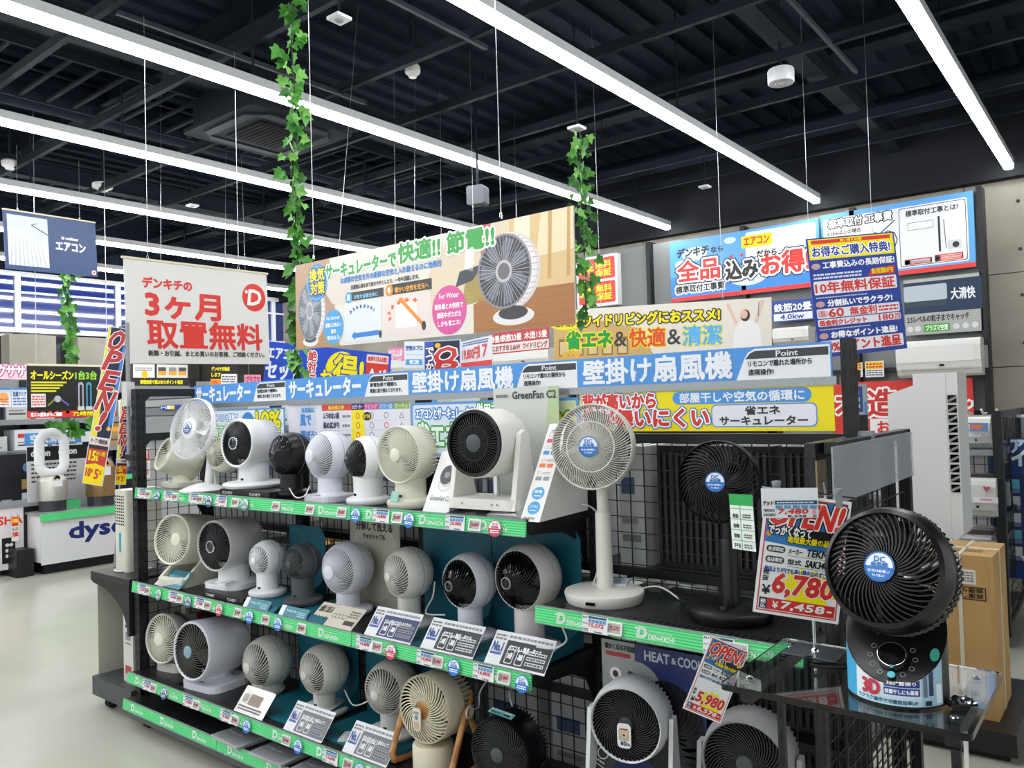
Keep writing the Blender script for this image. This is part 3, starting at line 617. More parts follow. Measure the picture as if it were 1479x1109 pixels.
# big designer fan with black slotted face in a U stand
P = at_y(710, 640, 2.02); R = 49*depth(P)/FPX; zc = P.z-Z1-.02
f = thing('designer_fan', 'large white cylinder fan with black slotted face in a U stand on the top shelf', 'fan', (P.x, 2.02, Z1+.022), math.radians(4)); RW = mat('warm_white_case', '#e4e2dc', .35)
T = Tr(0, 0, zc) @ Rx(math.radians(-2)) @ Tr(0, -R*.85, 0)
MB(T).lathe([(.006, R*.95), (0, R*.97), (.004, R), (R*1.2, R), (R*1.3, R*.97), (R*1.34, R*.9), (R*1.55, R*.88), (R*1.7, R*.8), (R*1.72, 0)], RW, seg=52).build('housing', f, smooth=True)
MB(T).lathe([(.0, R*.965), (-.006, R*.95), (-.006, R*.86), (.004, R*.84)], BLACK, seg=52).build('face_ring', f, smooth=True)
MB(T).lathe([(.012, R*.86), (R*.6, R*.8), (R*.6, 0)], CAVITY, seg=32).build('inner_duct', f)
grille(f, T, R*.25, R*.86, 60, .0, .006, BLACK, .0028, .006, rings=[R*.5]); MB(T).lathe([(-.008, 0), (-.008, R*.2), (-.005, R*.26), (.004, R*.26)], DGREY, seg=28).build('hub_cap', f, smooth=True)
blades(f, T, R*.2, R*.8, DGREY, 7, .03)
MB().prism(rrect(2*R+.05, .15, .03), 0, .034, RW, plane='xy').build('base', f)
for s in (-1, 1): MB().prism([(-.072, .0), (.072, .0), (.04, zc*.6), (.024, zc+.03), (0, zc+.042), (-.024, zc+.03), (-.05, zc*.5)], min(s*(R+.004), s*(R+.022)), max(s*(R+.004), s*(R+.022)), RW, plane='yz').build('side_arm', f)
MB().tube([(0, .02, .03), (0, .02, zc-R*.9)], .012, CHROME, seg=12).build('pivot_post', f, smooth=True)
m = MB()
for x in (-.07, .05, .07): m.lathe([(0, 0), (.001, .004)], GREYP, Tr(x, -.076, .018) @ Rz(PI), seg=10)
m.build('button', f)['kind'] = 'stuff'
# --- second shelf
cnet_box(322, 852, 1.915, .3, .2, .03, Z2, 'black riser box lettered in white on the second shelf')
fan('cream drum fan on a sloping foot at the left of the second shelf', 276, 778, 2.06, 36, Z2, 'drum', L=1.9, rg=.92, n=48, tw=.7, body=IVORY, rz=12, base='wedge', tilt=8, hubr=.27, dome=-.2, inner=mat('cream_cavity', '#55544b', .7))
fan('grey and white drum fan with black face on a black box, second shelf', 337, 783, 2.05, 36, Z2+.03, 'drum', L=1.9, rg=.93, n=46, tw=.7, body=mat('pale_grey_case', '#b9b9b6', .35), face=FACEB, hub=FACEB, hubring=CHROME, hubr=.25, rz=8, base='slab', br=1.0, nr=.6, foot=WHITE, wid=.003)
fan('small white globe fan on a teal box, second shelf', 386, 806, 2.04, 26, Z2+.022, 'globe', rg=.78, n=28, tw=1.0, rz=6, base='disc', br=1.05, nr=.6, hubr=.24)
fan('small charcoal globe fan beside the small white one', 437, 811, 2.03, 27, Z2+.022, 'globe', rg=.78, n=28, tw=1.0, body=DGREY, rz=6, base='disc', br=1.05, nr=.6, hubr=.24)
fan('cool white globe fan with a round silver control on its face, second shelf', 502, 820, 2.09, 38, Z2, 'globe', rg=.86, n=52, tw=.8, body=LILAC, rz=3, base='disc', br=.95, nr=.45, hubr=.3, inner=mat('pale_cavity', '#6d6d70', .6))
NAV = dict(n=34, tw=1.05, nr=.45, hubr=.2, wid=.003)
fan('plain white globe fan behind the navy card on the second shelf', 590, 827, 2.09, 37, Z2, 'globe', rg=.8, body=mat('soft_white_case', '#d4d3cb', .3), rz=-8, br=1.0, **NAV)
fan('white globe fan with glossy black spiral face, smaller of the pair', 678, 839, 2.09, 40.5, Z2, 'globe', rg=.86, body=LILAC, face=GLOSSB, hub=GLOSSB, hubring=GREYP, rz=-4, br=.95, **NAV)
fan('larger white globe fan with glossy black spiral face at the right of the second shelf', 763, 833, 2.09, 49, Z2, 'globe', rg=.86, body=mat('pearl_case', '#cfc9c7', .22), face=GLOSSB, hub=GLOSSB, hubring=GREYP, rz=-2, br=.95, n=38, tw=1.1, nr=.45, hubr=.2, wid=.003)
# --- third shelf
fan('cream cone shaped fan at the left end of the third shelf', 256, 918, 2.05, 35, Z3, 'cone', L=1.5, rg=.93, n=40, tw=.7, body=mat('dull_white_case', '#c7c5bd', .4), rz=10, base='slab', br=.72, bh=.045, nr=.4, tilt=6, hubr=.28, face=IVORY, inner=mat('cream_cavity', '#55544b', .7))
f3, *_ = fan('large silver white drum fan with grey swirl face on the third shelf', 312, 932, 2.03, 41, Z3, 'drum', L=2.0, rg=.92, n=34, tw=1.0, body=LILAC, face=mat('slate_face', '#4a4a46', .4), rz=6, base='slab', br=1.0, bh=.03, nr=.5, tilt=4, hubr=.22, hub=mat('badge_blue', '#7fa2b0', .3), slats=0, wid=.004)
m = MB(Tr(.0, 0, .0))
fan('pale grey globe fan with a handle ring on a wide neck, third shelf', 386, 955, 2.09, 36, Z3, 'globe', rg=.84, n=34, tw=1.0, body=mat('soft_white_case', '#d4d3cb', .3), rz=2, base='disc', br=.62, nr=.6, bh=.012, hubr=.25)
fan('white globe fan behind the left grey card on the third shelf', 468, 966, 2.09, 36, Z3+.005, 'globe', rg=.8, body=mat('soft_white_case', '#d4d3cb', .3), rz=-2, br=.97, **NAV)
fan('white globe fan next to the wooden framed fan', 566, 992, 2.09, 39, Z3+.005, 'globe', rg=.84, body=mat('soft_white_case', '#d4d3cb', .3), rz=8, br=.97, **NAV)
# wooden framed fan
P = at_y(630, 1017, 2.0); R = 47*depth(P)/FPX; zc = P.z-Z3
f = thing('wood_frame_fan', 'cream fan with brown centre held in a bent wood frame, third shelf', 'fan', (P.x, 2.0, Z3), math.radians(4))
T = Tr(0, 0, zc) @ Rx(math.radians(-3)) @ Tr(0, -R*.6, 0); WC = mat('sand_case', '#d6cfb6', .4)
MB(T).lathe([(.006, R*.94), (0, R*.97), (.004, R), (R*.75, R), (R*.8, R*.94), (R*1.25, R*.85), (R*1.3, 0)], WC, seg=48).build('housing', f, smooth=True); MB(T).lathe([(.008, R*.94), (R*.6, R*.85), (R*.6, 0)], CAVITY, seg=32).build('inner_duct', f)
grille(f, T, R*.27, R*.95, 40, .7, .01, WC, .004, .006); MB(T).lathe([(-.008, 0), (-.008, R*.2), (-.004, R*.29), (.002, R*.29)], WOOD, seg=28).build('hub_cap', f, smooth=True); blades(f, T, R*.2, R*.85, WC, 5, .03)
m = MB(T)
for i in range(44): m.box((R*.88, R*.8, -.002), (R*1.0, R*1.2, .002), WC, Ry(2*PI*i/44))
m.build('rear_grille', f)['kind'] = 'stuff'
for s in (-1, 1):
    m = MB(); m.tube([(s*(R+.02), -.075, .02), (s*(R+.02), -.085, .05), (s*(R+.02), -.01, zc-.01), (s*(R+.02), .0, zc+.005), (s*(R+.02), .015, zc-.02), (s*(R+.02), .08, .06), (s*(R+.02), .07, .012), (s*(R+.02), 0, .006), (s*(R+.02), -.075, .02)], .011, WOOD, seg=8); m.build('frame_leg', f, smooth=True)
    MB().lathe([(0, 0), (.004, .02), (0, .022)], WC, Tr(s*(R+.032), 0, zc) @ (Rz(0) if s > 0 else Rz(PI)), seg=20, axis='x').build('pivot_cap', f)
MB().tube([(-(R+.02), .012, zc), (-(R*.9), .07, zc+.03), (0, .1, zc+.05), (R*.9, .07, zc+.03), (R+.02, .012, zc)], .009, WOOD, seg=8).build('rear_bow', f, smooth=True)
MB().lathe([(0, 0), (0, .072), (.085, .072), (.094, .066), (.095, 0)], WC, Tr(0, -.02), seg=36, axis='z').build('control_drum', f, smooth=True)
b = Board('hang_tag', 'white card tag hanging on the wooden framed fan', 'tag', P+Vector((-.02, -R*.75-.01, -.06)), .035, .075, 4, U=50, r=.012, body='#dcd5cc', dz=.0003)
b.disc(25, 62, 11, '#7c8288'); b.rect(8, 6, 34, 36, '#c9a98f', 1); b.bars(8, 78, 34, 14, 3, '#555555'); b.done()
# black fan, lower right
f, P, R, zc, T = fan('black drum fan with a teal sticker at the foot of the rack', 738, 1078, 1.98, 50, .2, 'drum', L=1.2, rg=.94, n=56, tw=.9, body=BLACK, face=mat('graphite_rib', '#26282b', .35), hub=DGREY, rz=4, base='slab', br=1.0, bh=.03, hubr=.22, dome=.1, slats=50)
b = Board('sticker', None, None, None, .09, .026, U=90, T=.0005, M=T @ Ry(.1) @ Tr(-.02, .02, R*1.0) @ Rx(-1.35), parent=f, body='#7fc3c0', dz=.0004); b.text('風も音もやさしい静音設計', 4, 14, 80, 8, '#ffffff', .3); b.text('おためし体験!', 10, 3, 70, 9, '#0a3a40', .5); b.done()
# --- right bay, lower: white drum fan in yoke, ribbed grey drum
def yoke_fan(label, px, py, Y, rp, zs, body, rz, L=1.1, lbl=True):
    P = at_y(px, py, Y); R = rp*depth(P)/FPX; zc = P.z-zs
    f = thing('circulator_fan', label, 'fan', (P.x, Y, zs), math.radians(rz), 'drum fans on the lower right shelf'); T = Tr(0, 0, zc) @ Tr(0, -R*.5, 0)
    MB(T).lathe([(.006, R*.86), (0, R*.88), (-.003, R*.91), (.02, R*.97), (R*.4, R), (R*.9, R*.97), (R*L, R*.8), (R*(L+.1), 0)], body, seg=48).build('housing', f, smooth=True)
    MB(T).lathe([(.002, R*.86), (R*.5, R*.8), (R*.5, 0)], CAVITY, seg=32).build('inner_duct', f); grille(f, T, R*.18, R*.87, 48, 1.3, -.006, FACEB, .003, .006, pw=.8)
    MB(T).lathe([(0, 0), (.0, R*.17), (.006, R*.19)], DGREY, seg=24).build('hub_cap', f); blades(f, T, R*.15, R*.8, BLACK, 5, .03)
    MB().prism(rrect(2*R+.03, 1.3*R, .03), 0, .04, body, plane='xy').build('base', f)
    for s in (-1, 1): MB().prism([(-R*.6, .0), (R*.6, .0), (R*.3, zc*.7), (R*.16, zc+.02), (-R*.16, zc+.02), (-R*.4, zc*.6)], min(s*(R+.002), s*(R+.014)), max(s*(R+.002), s*(R+.014)), body, plane='yz').build('side_arm', f)
    m = MB(T)
    for i in range(48): m.box((R*.7, R*.85, -.0022), (R*.94, R*1.06, .0022), body, Ry(2*PI*i/48))
    m.build('rear_grille', f)['kind'] = 'stuff'
    return f, T, R, P
f, T, R, P = yoke_fan('white drum fan with black face and a white hang label, lower right shelf', 912, 1037, 1.99, 57, .27, mat('snow_case', '#d8d8da', .35), 12)
b = Board('hang_label', None, None, None, .04, .068, U=40, T=.0006, M=T @ Tr(0, -.012, -.058), parent=f, r=.012, body='#e4e2e4', dz=.0003)
b.rect(5, 26, 30, 24, '#c9b08a', 1); b.rect(8, 50, 24, 4, '#a33b3b', 1, r=2); b.disc(20, 36, 6, '#e8e6e0'); b.disc(20, 36, 3.6, '#2a2a2a', L=3); b.text('60', 10, 8, 17, 12, '#3a4470', .6); b.text('%', 29, 8, 8, 7, '#3a4470', .3); b.bars(5, 22, 30, 4, 2, '#777777'); b.done()
yoke_fan('grey ribbed drum fan with black face under the clear shelf', 1083, 1092, 1.9, 66, .27, mat('dusty_grey_case', '#8f8f90', .4), 8, 1.3)
# --- pole fans on the right bay
def pole_fan(label, px, py, Y, rp, zs, body, face, rz, bx, br, guard, ringr, dark=False):
    P = at_y(px, py, Y); R = rp*depth(P)/FPX; zc = P.z-zs
    f = thing('pole_fan', label, 'fan', (P.x, Y, zs), math.radians(rz)); T = Tr(0, -.07, zc) @ Rx(math.radians(-4))
    MB(T).lathe([(-.002, R*.96), (-.006, R*.98), (0, R), (.03, R), (.045, R*.95), (.04, R*.93), (.0, R*.955), (-.002, R*.96)], body, seg=52).build('guard_ring', f, smooth=True)
    grille(f, T, R*.2, R*.97, guard, ringr, .02, face, .0017 if not dark else .0028, .004, rings=[R*.58] if not dark else [], seg=6)
    grille(f, T @ Tr(0, .045, 0), R*.3, R*.96, 40, 0, .035, body, .002, .004, rings=[R*.6], name='rear_guard', side=1)
    MB(T).lathe([(-.024, 0), (-.024, R*.2), (-.02, R*.23), (-.014, R*.23)], face, seg=32).build('hub_cap', f, smooth=True); dc_sticker(f, T @ Tr(0, -.0255, 0), R*.24)
    blades(f, T, R*.15, R*.82, body if dark else BLD, 5, .02, .8)
    MB(T).lathe([(.06, R*.5), (.085, R*.48), (.12, R*.42), (.16, R*.36), (.175, R*.25), (.178, 0)], body, seg=36).build('motor_housing', f, smooth=True)
    m = MB(T)
    for i in range(40): m.box((R*.45, .06, -.002), (R*.5, .11, .002), body, Ry(2*PI*i/40))
    m.build('motor_fin', f)['kind'] = 'stuff'
    zm = .02+(zc-.03)*.55
    MB().lathe([(.02, .026), (zm, .024), (zm+.004, .0225), (zm+.004, .0)], body, Tr(0, .01), seg=24, axis='z').build('lower_pole', f, smooth=True); MB().lathe([(zm, .018), (zc, .017)], body, Tr(0, .01), seg=20, axis='z').build('upper_pole', f, smooth=True)
    MB().prism([(-.03, zc-.03), (.07, zc-.03), (.08, zc+.01), (-.05, zc+.01)], -.018, .018, body, plane='yz').build('tilt_joint', f)
    MB().lathe([(0, 0), (0, br*.93), (.006, br*.96), (.026, br), (.032, br*.985), (.035, br*.93), (.038, .03), (.039, 0)], body, seg=52, axis='z').build('base', f, smooth=True)
    return f, P, R
f, P, R = pole_fan('white pole fan with a blue round sticker on the right shelf', 866, 643, 2.09, 61, ZR, mat('milk_case', '#dddcd2', .35), mat('milk_case', '#dddcd2', .35), 12, 0, .122, 84, .45)
MB().box((-.014, -.1235, .012), (.014, -.118, .021), GLOSSB).build('power_port', f)
b = Board('manual', 'folded leaflet and remote lying on the base of the white pole fan', 'leaflet', at_z(858, 842, ZR+.042), .1, .07, 20, U=100, lean=88, body='#dfe3e6', T=.012); b.rect(4, 4, 92, 60, '#a9c3d2', 1); b.bars(10, 10, 70, 46, 6, '#55707f'); b.done()
f, P, R = pole_fan('black pole fan with swirled ribs and a blue sticker behind the tall price sign', 1047, 692, 2.1, 58, ZR, BLACK, BLACK, 8, 0, .118, 44, .9, True)
MB().lathe([(.037, .014), (.05, .013), (.052, 0)], GLOSSB, Tr(0, -.06), seg=24, axis='z').build('dial', f, smooth=True)
# --- black fan on the clear table, nearest the camera
ZA = .95
P = at_z(1297, 1000, ZA+.012); P = Vector((P.x, P.y, ZA+.013)); Pc = at_y(1270, 824, P.y+.0); zc = Pc.z-P.z; R = 89*depth(Pc)/FPX
f = thing('tabletop_fan', 'large black fan with blue DC sticker on the clear table, nearest the camera', 'fan', P, math.radians(6)); NB = mat('satin_black', '#101113', .32, noise=.05, scale=120)
T = Tr(0, .01, zc) @ Rz(math.radians(-15)) @ Rx(math.radians(-16)) @ Tr(0, -.05, 0)
MB(T).lathe([(.004, R*.84), (-.006, R*.86), (-.002, R*.93), (.02, R*.99), (.035, R), (.042, R*.97), (.03, R*.85), (.004, R*.84)], NB, seg=72).build('front_ring', f, smooth=True)
g = grille(f, T, R*.2, R*.86, 46, .75, .008, NB, .003, .006, seg=10)
MB(T).lathe([(-.012, 0), (-.012, R*.22), (-.008, R*.25), (.0, R*.25)], NB, seg=36).build('hub_cap', f, smooth=True); dc_sticker(f, T @ Tr(0, -.0135, 0), R*.235)
blades(f, T, R*.18, R*.8, mat('blade_black', '#0a0b0c', .18), 5, .03, 1.4)
m = MB(T)
for i in range(60):
    pts = []
    for k in range(9):
        u = k/8; th = 2*PI*i/60+u*.5; rr = R*(1.0-.75*max(0, (u-.25)/.75)**1.2); a = .036+.055*min(1, u*1.6); pts.append((rr*math.cos(th), a, rr*math.sin(th)))
    m.tube(pts, .0022, NB, seg=4)
m.build('rear_guard', f)['kind'] = 'stuff'
MB(T).lathe([(.05, 0), (.05, R*.33), (.11, R*.36), (.13, R*.3), (.135, 0)], NB, seg=32).build('motor_housing', f, smooth=True)
bb = .083; K = 40
m = MB(); vs = []; top = lambda t: .04+(.15)*(.5+.5*math.sin(t))   # tall round tub cut on a slope, high at the back
for i in range(K):
    t = 2*PI*i/K; c, s = math.cos(t), math.sin(t); vs += [(bb*c, bb*s, 0), (bb*c, bb*s, top(t)), (bb*.97*c, bb*.97*s, top(t)+.002)]
fs = []
for i in range(K): j = (i+1) % K; fs += [(3*i, 3*j, 3*j+1, 3*i+1), (3*i+1, 3*j+1, 3*j+2, 3*i+2)]
fs += [tuple(3*i+2 for i in range(K)), tuple(3*i for i in range(K))[::-1]]; m.add(vs, fs, NB); m.build('base', f, smooth=True)
MB().prism([(-.02, .06), (.075, .11), (.07, zc*.95), (.02, zc+.0), (0, zc-.03)], -.03, .03, NB, plane='yz').build('neck', f)
ns = math.atan2(.15, 2*bb); TP = Tr(0, 0, .1165) @ Rx(ns) @ Tr(0, -.052, 0)
MB(TP).lathe([(0, .024), (.012, .023), (.014, .021), (.014, 0)], GLOSSB, Tr(0, -.012), seg=36, axis='z').build('dial', f, smooth=True); MB(TP).lathe([(.002, .0245), (.0148, .0245), (.0152, .0232), (.0148, .0218)], CHROME, Tr(0, -.012), seg=36, axis='z').build('dial_ring', f, smooth=True)
m = MB(TP)
for a in range(150, 400, 30): m.lathe([(.004, .0045), (.0042, .0035)], GREYP, Tr(.036*math.cos(math.radians(a)), -.012+.036*math.sin(math.radians(a)), 0), seg=14, axis='z')
m.build('control_mark', f)['kind'] = 'stuff'; MB(TP).lathe([(.004, .0065), (.0045, 0)], mat('cyan_led', '#59c7cf', .4), Tr(0, -.046), seg=16, axis='z').build('button', f)
# wraparound label on the tub
LB = MB(); rr = bb+.0008
def wrap(t0, t1, z0f, z1f, col, k=0, n=14):
    vs = []; fs = []
    for i in range(n+1):
        t = t0+(t1-t0)*i/n; zt_ = top(t)-.001
        for zf in (z0f, z1f): z = min(zf, zt_); vs.append(((rr+k*.0003)*math.cos(t), (rr+k*.0003)*math.sin(t), z))
        if i: fs.append((2*i-2, 2*i, 2*i+1, 2*i-1))
    LB.add(vs, fs, ink(col))
D_ = math.radians; t0, t1 = D_(199), D_(333)
wrap(t0, t1, .004, .2, '#dfe6ea'); wrap(t0, D_(226), .004, .2, '#3fa6d6', 1); wrap(D_(226), D_(302), .004, .018, '#bfe2ee', 1); wrap(D_(262), D_(301), .036, .049, '#24398c', 2); wrap(D_(262), D_(301), .022, .0345, '#2f4aa0', 2)
wrap(D_(303), t1, .004, .2, '#9fc6dc', 1); wrap(D_(305), D_(310), .02, .06, '#6c7480', 2, 3); wrap(D_(312), D_(318), .022, .066, '#2d3a55', 2, 3); wrap(D_(322), D_(330), .008, .04, '#eef2f4', 2, 3); wrap(D_(307), D_(315), .006, .014, '#1a1c22', 3, 3)
def wtext(s, tc, z, w, h, col, bold=.0, k=4):
    vs, fs, ed = glyphs(s); pts = [(u*w, v*h) for u, v in vs]
    def q(x, y): t = tc+(x-w/2)/rr; return ((rr+k*.0003)*math.cos(t), (rr+k*.0003)*math.sin(t), z+y)
    V = [q(*p) for p in pts]; F = list(fs)
    if bold:
        for i, j in ed:
            (ax, ay), (cx, cy) = pts[i], pts[j]; d = math.hypot(cx-ax, cy-ay)
            if d < 1e-7: continue
            ux, uy = (cx-ax)/d*bold, (cy-ay)/d*bold; o = len(V); V += [q(ax-uy, ay+ux), q(ax+uy, ay-ux), q(cx+uy, cy-ux), q(cx-uy, cy+ux)]; F.append((o, o+1, o+2, o+3))
    LB.add(V, F, ink(col))
wtext('3D', D_(247), .018, .03, .024, '#c2354a', .0018, 5); wtext('360°首振り', D_(281), .0395, .046, .0065, '#ffffff', .0003); wtext('部屋干しにも最適', D_(281), .0245, .052, .0075, '#ffffff', .0003); wtext('ラクラク操作で冷暖房効率UP', D_(264), .007, .1, .0075, '#2a4a6a', .0002)
o = LB.build('wrap_label', f); o['kind'] = 'stuff'
MB().lathe([(0, 0), (.0006, .011), (.0006, 0)], ink('#1c9a84'), Matrix.Rotation(math.radians(322-270), 4, 'Z') @ Tr(0, -rr-.001, .09) , seg=20).build('round_sticker', f)
# ------------------------------------------------------------------ signs above the rack
def hdr(x0, x1, kind, i):
    b = Board('header_sign', ('blue header sign reading circulator, ' if kind == 'c' else 'blue header sign reading wall mounted fan, ')+('left' if i == 0 else 'right')+' of the two alike', 'sign', Vector((x0, 2.236, 1.553)), x1-x0, .095, U=200, T=.003, group='blue header signs on the rack', body='#4d92d8')
    V = b.V
    if kind == 'c':
        b.text('サーキュレーター', 6, 2.5, 122, V-5, '#e9eef4', 1.0); tx = ('節電効果で種類も', '豊富に取り揃えております。')
    else:
        b.text('壁掛け扇風機', 5, 2, 126, V-4, '#e9eef4', 1.2); tx = ('リモコンで離れた場所から', '遠隔操作!')
    b.poly([(134, 0), (199, 0), (199, V-1.5), (148, V-1.5), (143, V-4), (140, V-9)], '#e6e7ea', 1)
    b.poly([(141, V-8.5), (198, V-8.5), (198, V-3), (148, V-3), (144.5, V-4.5)], '#3a3b3e', 2); b.text('Point', 163, V-7.6, 15, 3.9, '#e8e8e8', .1)
    b.text(tx[0], 143, V-14, 40 if kind == 'c' else 44, 4.2, '#333333', .15); b.text(tx[1], 143, V-20, 47 if kind == 'c' else 18, 4.2, '#333333', .15)
    o = b.done(); return b
HX = [-3.895, -3.1, -2.294, -1.485, -.66]
hdr(HX[0], HX[1], 'c', 0); hdr(HX[1], HX[2], 'c', 1); hdr(HX[2], HX[3], 'w', 0); hdr(HX[3], HX[4], 'w', 1)
GR, YL, BL_ = '#3aa447', '#f2e100', '#3a86cf'
def green_text(b, s, x, y, w, h): b.text(s, x, y, w, h, '#eef2ee', .7, [(1.2, GR)])
b = Board('energy_sign', 'small blue framed sign with yellow ten percent saving print', 'sign', Vector((-3.75, 2.245, 1.36)), .62, .16, U=160, T=.003, body='#5a9fdc'); V = b.V
b.rect(2, 2, 156, V-4, '#dfe6ea', 1, r=2); b.text('エアコンと併用で', 6, 26, 56, 9, '#ffffff', .3, [(1, BL_)]); b.disc(84, 22, 15, BL_); b.text('エアコンの', 72, 20, 24, 7, '#ffffff', .3); b.text('設定温度', 73, 11, 22, 7, '#ffffff', .3)
b.text('省エネ効果', 6, 6, 60, 16, '#eef2ee', .7, [(1.2, GR)]); b.text('10%', 102, 17, 50, 20, YL, 1.2, [(1.6, '#4a7a2a')]); b.text('の節電', 108, 4, 44, 12, YL, .6, [(1, '#4a7a2a')]); b.done()
b = Board('comparison_chart', 'comparison chart with red, yellow, pink and green column heads', 'sign', Vector((-3.1, 2.245, 1.33)), .8, .2, U=177, T=.003, body='#dfdfe6'); V = b.V
b.rect(0, 0, 45, V, '#cdd3e2', 1); b.poly([(0, 0), (14, 0), (18, V*.4), (13, V), (0, V)], '#dcd6df', 1.5); b.text('扇風機は', 22, 36, 20, 5, '#4a9ad6', .2); b.text('風で', 20, 23, 17, 11, '#3a86cf', .8); b.text('選ぼう!', 20, 8, 25, 10, '#3a86cf', .7)
b.rect(54, V-7, 44, 6, '#d8453a', 1); b.text('扇風機比較', 64, V-6, 24, 4, '#f4d94a', .2)
for x, w_, c, t_ in ((98, 18, '#3a2a6a', 'DCモーター'), (116, 20, '#d0509a', 'リビング'), (136, 20, '#5aa0dc', 'タワー型'), (156, 20, '#8ab84a', 'サーキュ')): b.rect(x, V-7, w_, 6, c, 1); b.text(t_, x+2, V-6, w_-4, 4, '#f0e0f0', .1)
b.rect(98, 0, 18, V-7, '#f2e000', 1)
for i, t_ in enumerate(('ムラのない風', '風の広がり', '静音性', '持ち運び')):
    y = V-15-i*9; b.text(t_, 56, y, 24 if len(t_) > 4 else 16, 6, '#3a3a5a', .25); b.bars(85, y+.5, 11, 4, 1, '#777777'); b.line(54, y-2, 176, y-2, .3, '#b8b8c0')
    for j, x in enumerate((107, 126, 146, 166)):
        red = (j == 0) or (i, j) in ((1, 2), (2, 3))
        if (i, j) in ((0, 3), (1, 3), (2, 2), (3, 3)): b.line(x-3, y, x, y+5, .5, '#555566'); b.line(x+3, y, x, y+5, .5, '#555566'); b.line(x-3, y, x+3, y, .5, '#555566')
        else: b.ring(x, y+2.5, 3, .6 if not red else 1, '#e0663a' if j == 0 else '#e07080' if red else '#66667a', 2)
b.disc(120, V-13, 6, '#22223a', 4); b.text('おすすめ', 115.5, V-15, 9, 4, YL, .2, L=5); b.done()
b = Board('energy_sign', 'blue framed sign about air conditioner and circulator savings behind the designer fan', 'sign', Vector((-2.294, 2.245, 1.31)), .8, .21, U=240, T=.003, body='#5a9fdc'); V = b.V
b.rect(3, 3, 234, V-6, '#dbe3ea', 1, r=3); b.text('エアコンとサーキュレータの', 8, V-19, 92, 12, '#ffffff', .5, [(1.6, BL_)]); b.text('併用で', 103, V-18, 32, 15, '#ffffff', .5, [(1.6, GR)]); b.disc(146, V-14, 8, '#8a929a'); b.disc(146, V-14, 3, '#c8ccd0', L=3)
b.text('省エネ効果UP!', 8, 9, 150, 30, '#eef4ee', 1.4, [(2, GR)]); b.rect(190, 3, 47, V-6, '#c9d8a8', 1.5); b.text('10%', 178, 24, 52, 24, YL, 1.3, [(1.6, '#4a7a2a')]); b.done()
b = Board('yellow_sign', 'yellow sign with red lettering about not stirring dust, right end of the rack', 'sign', Vector((-1.485, 2.24, 1.405)), .825, .133, U=366, T=.003, body='#f0dc00'); V = b.V
b.text('背が高いから', 6, V-27, 120, 22, '#d23c34', 1.8, [(1.6, '#ffffff'), (3, '#3a7abf')]); b.text('埃が舞いにくい', 4, 6, 200, 25, '#d23c34', 2, [(1.8, '#ffffff'), (3.4, '#3a7abf')])
b.rect(152, V-23, 188, 18, '#4d92d8', 1, r=9); b.text('部屋干しや空気の循環に', 163, V-20.5, 168, 13, '#eaf0f6', .5, L=2)
b.rect(208, 5, 138, 30, '#4d92d8', 1, r=7); b.rect(209.5, 6.5, 135, 27, '#e6e4ec', 1.7, r=6); b.text('省エネ', 255, 21, 45, 11, '#333333', .5); b.text('サーキュレーター', 220, 8, 114, 11, '#333333', .5); b.done()
# tag rails above the yellow sign: slim strips seen in the gap
b = Board('rail_notice', 'thin dark strip of small white and red print under the header rail', 'notice', Vector((-3.1, 2.27, 1.535)), 2.44, .018, U=1000, T=.002, body='#1d1f22'); 
for x in (20, 190, 380, 640, 830): b.rect(x, 1, 60, 5.4, '#2f8f3f' if x < 300 else '#d8dada', 1); b.text('ケットのデンキチ', x+70, 1.2, 80, 4.4, '#e6e6e6', .2)
b.done()
# long hanging fan banner
b = qboard('hanging_banner', 'long hanging banner with fans, wooden floor and green heading', 'banner', (428, 384, 505), (831, 297, 468), .42, U=400, T=.006, body='#e4ddd0'); V = b.V; s = b
s.poly([(0, 0), (82, 0), (66, V), (0, V)], '#b39474', 1); s.poly([(0, 0), (84, 0), (60, 30), (0, 34)], '#b98f62', 1.3)
for i in range(6): s.line(0, 3+i*4, 70-i*6, 4+i*4, .3, '#a57a48', 1.6)
s.rect(48, 62, 11, 26, '#46609a', 1.5); s.poly([(34, V-12), (120, V-16), (120, V-60), (70, V-50)], '#d9d0c4', 1.2)
s.poly([(285, 0), (400, 0), (400, 34), (330, 40), (285, 26)], '#a87040', 1.2); s.poly([(225, 30), (330, 40), (330, V), (260, V), (225, 60)], '#dccdb2', 1.1); s.poly([(270, 26), (312, 30), (318, 60), (276, 52)], '#a8914c', 1.4); s.poly([(330, 34), (400, 34), (400, V), (330, V)], '#dcbc88', 1.3); s.poly([(360, 60), (400, 62), (400, V), (366, V)], '#ead9b4', 1.5)
[s.line(290, 2+i*7, 400, 4+i*7.2, .35, '#94602f', 1.6) for i in range(5)]; [s.line(225, 40-i*3, 285, 36-i*3, .3, '#c9b48f', 1.6) for i in range(4)]
s.poly([(334, 40), (352, 41), (354, V), (336, V)], '#f0e4c8', 1.6); s.poly([(372, 40), (376, 40), (378, V), (374, V)], '#c99f62', 1.7); s.poly([(392, 40), (396, 40), (397, V), (394, V)], '#c99f62', 1.7)
s.poly([(296, 66), (306, 68), (308, V), (292, V)], '#c9605a', 1.7); s.poly([(285, 56), (290, V), (278, V), (274, 60)], '#efe9e2', 1.7); s.poly([(262, 44), (284, 48), (300, 62), (268, 58)], '#3a4046', 1.7)
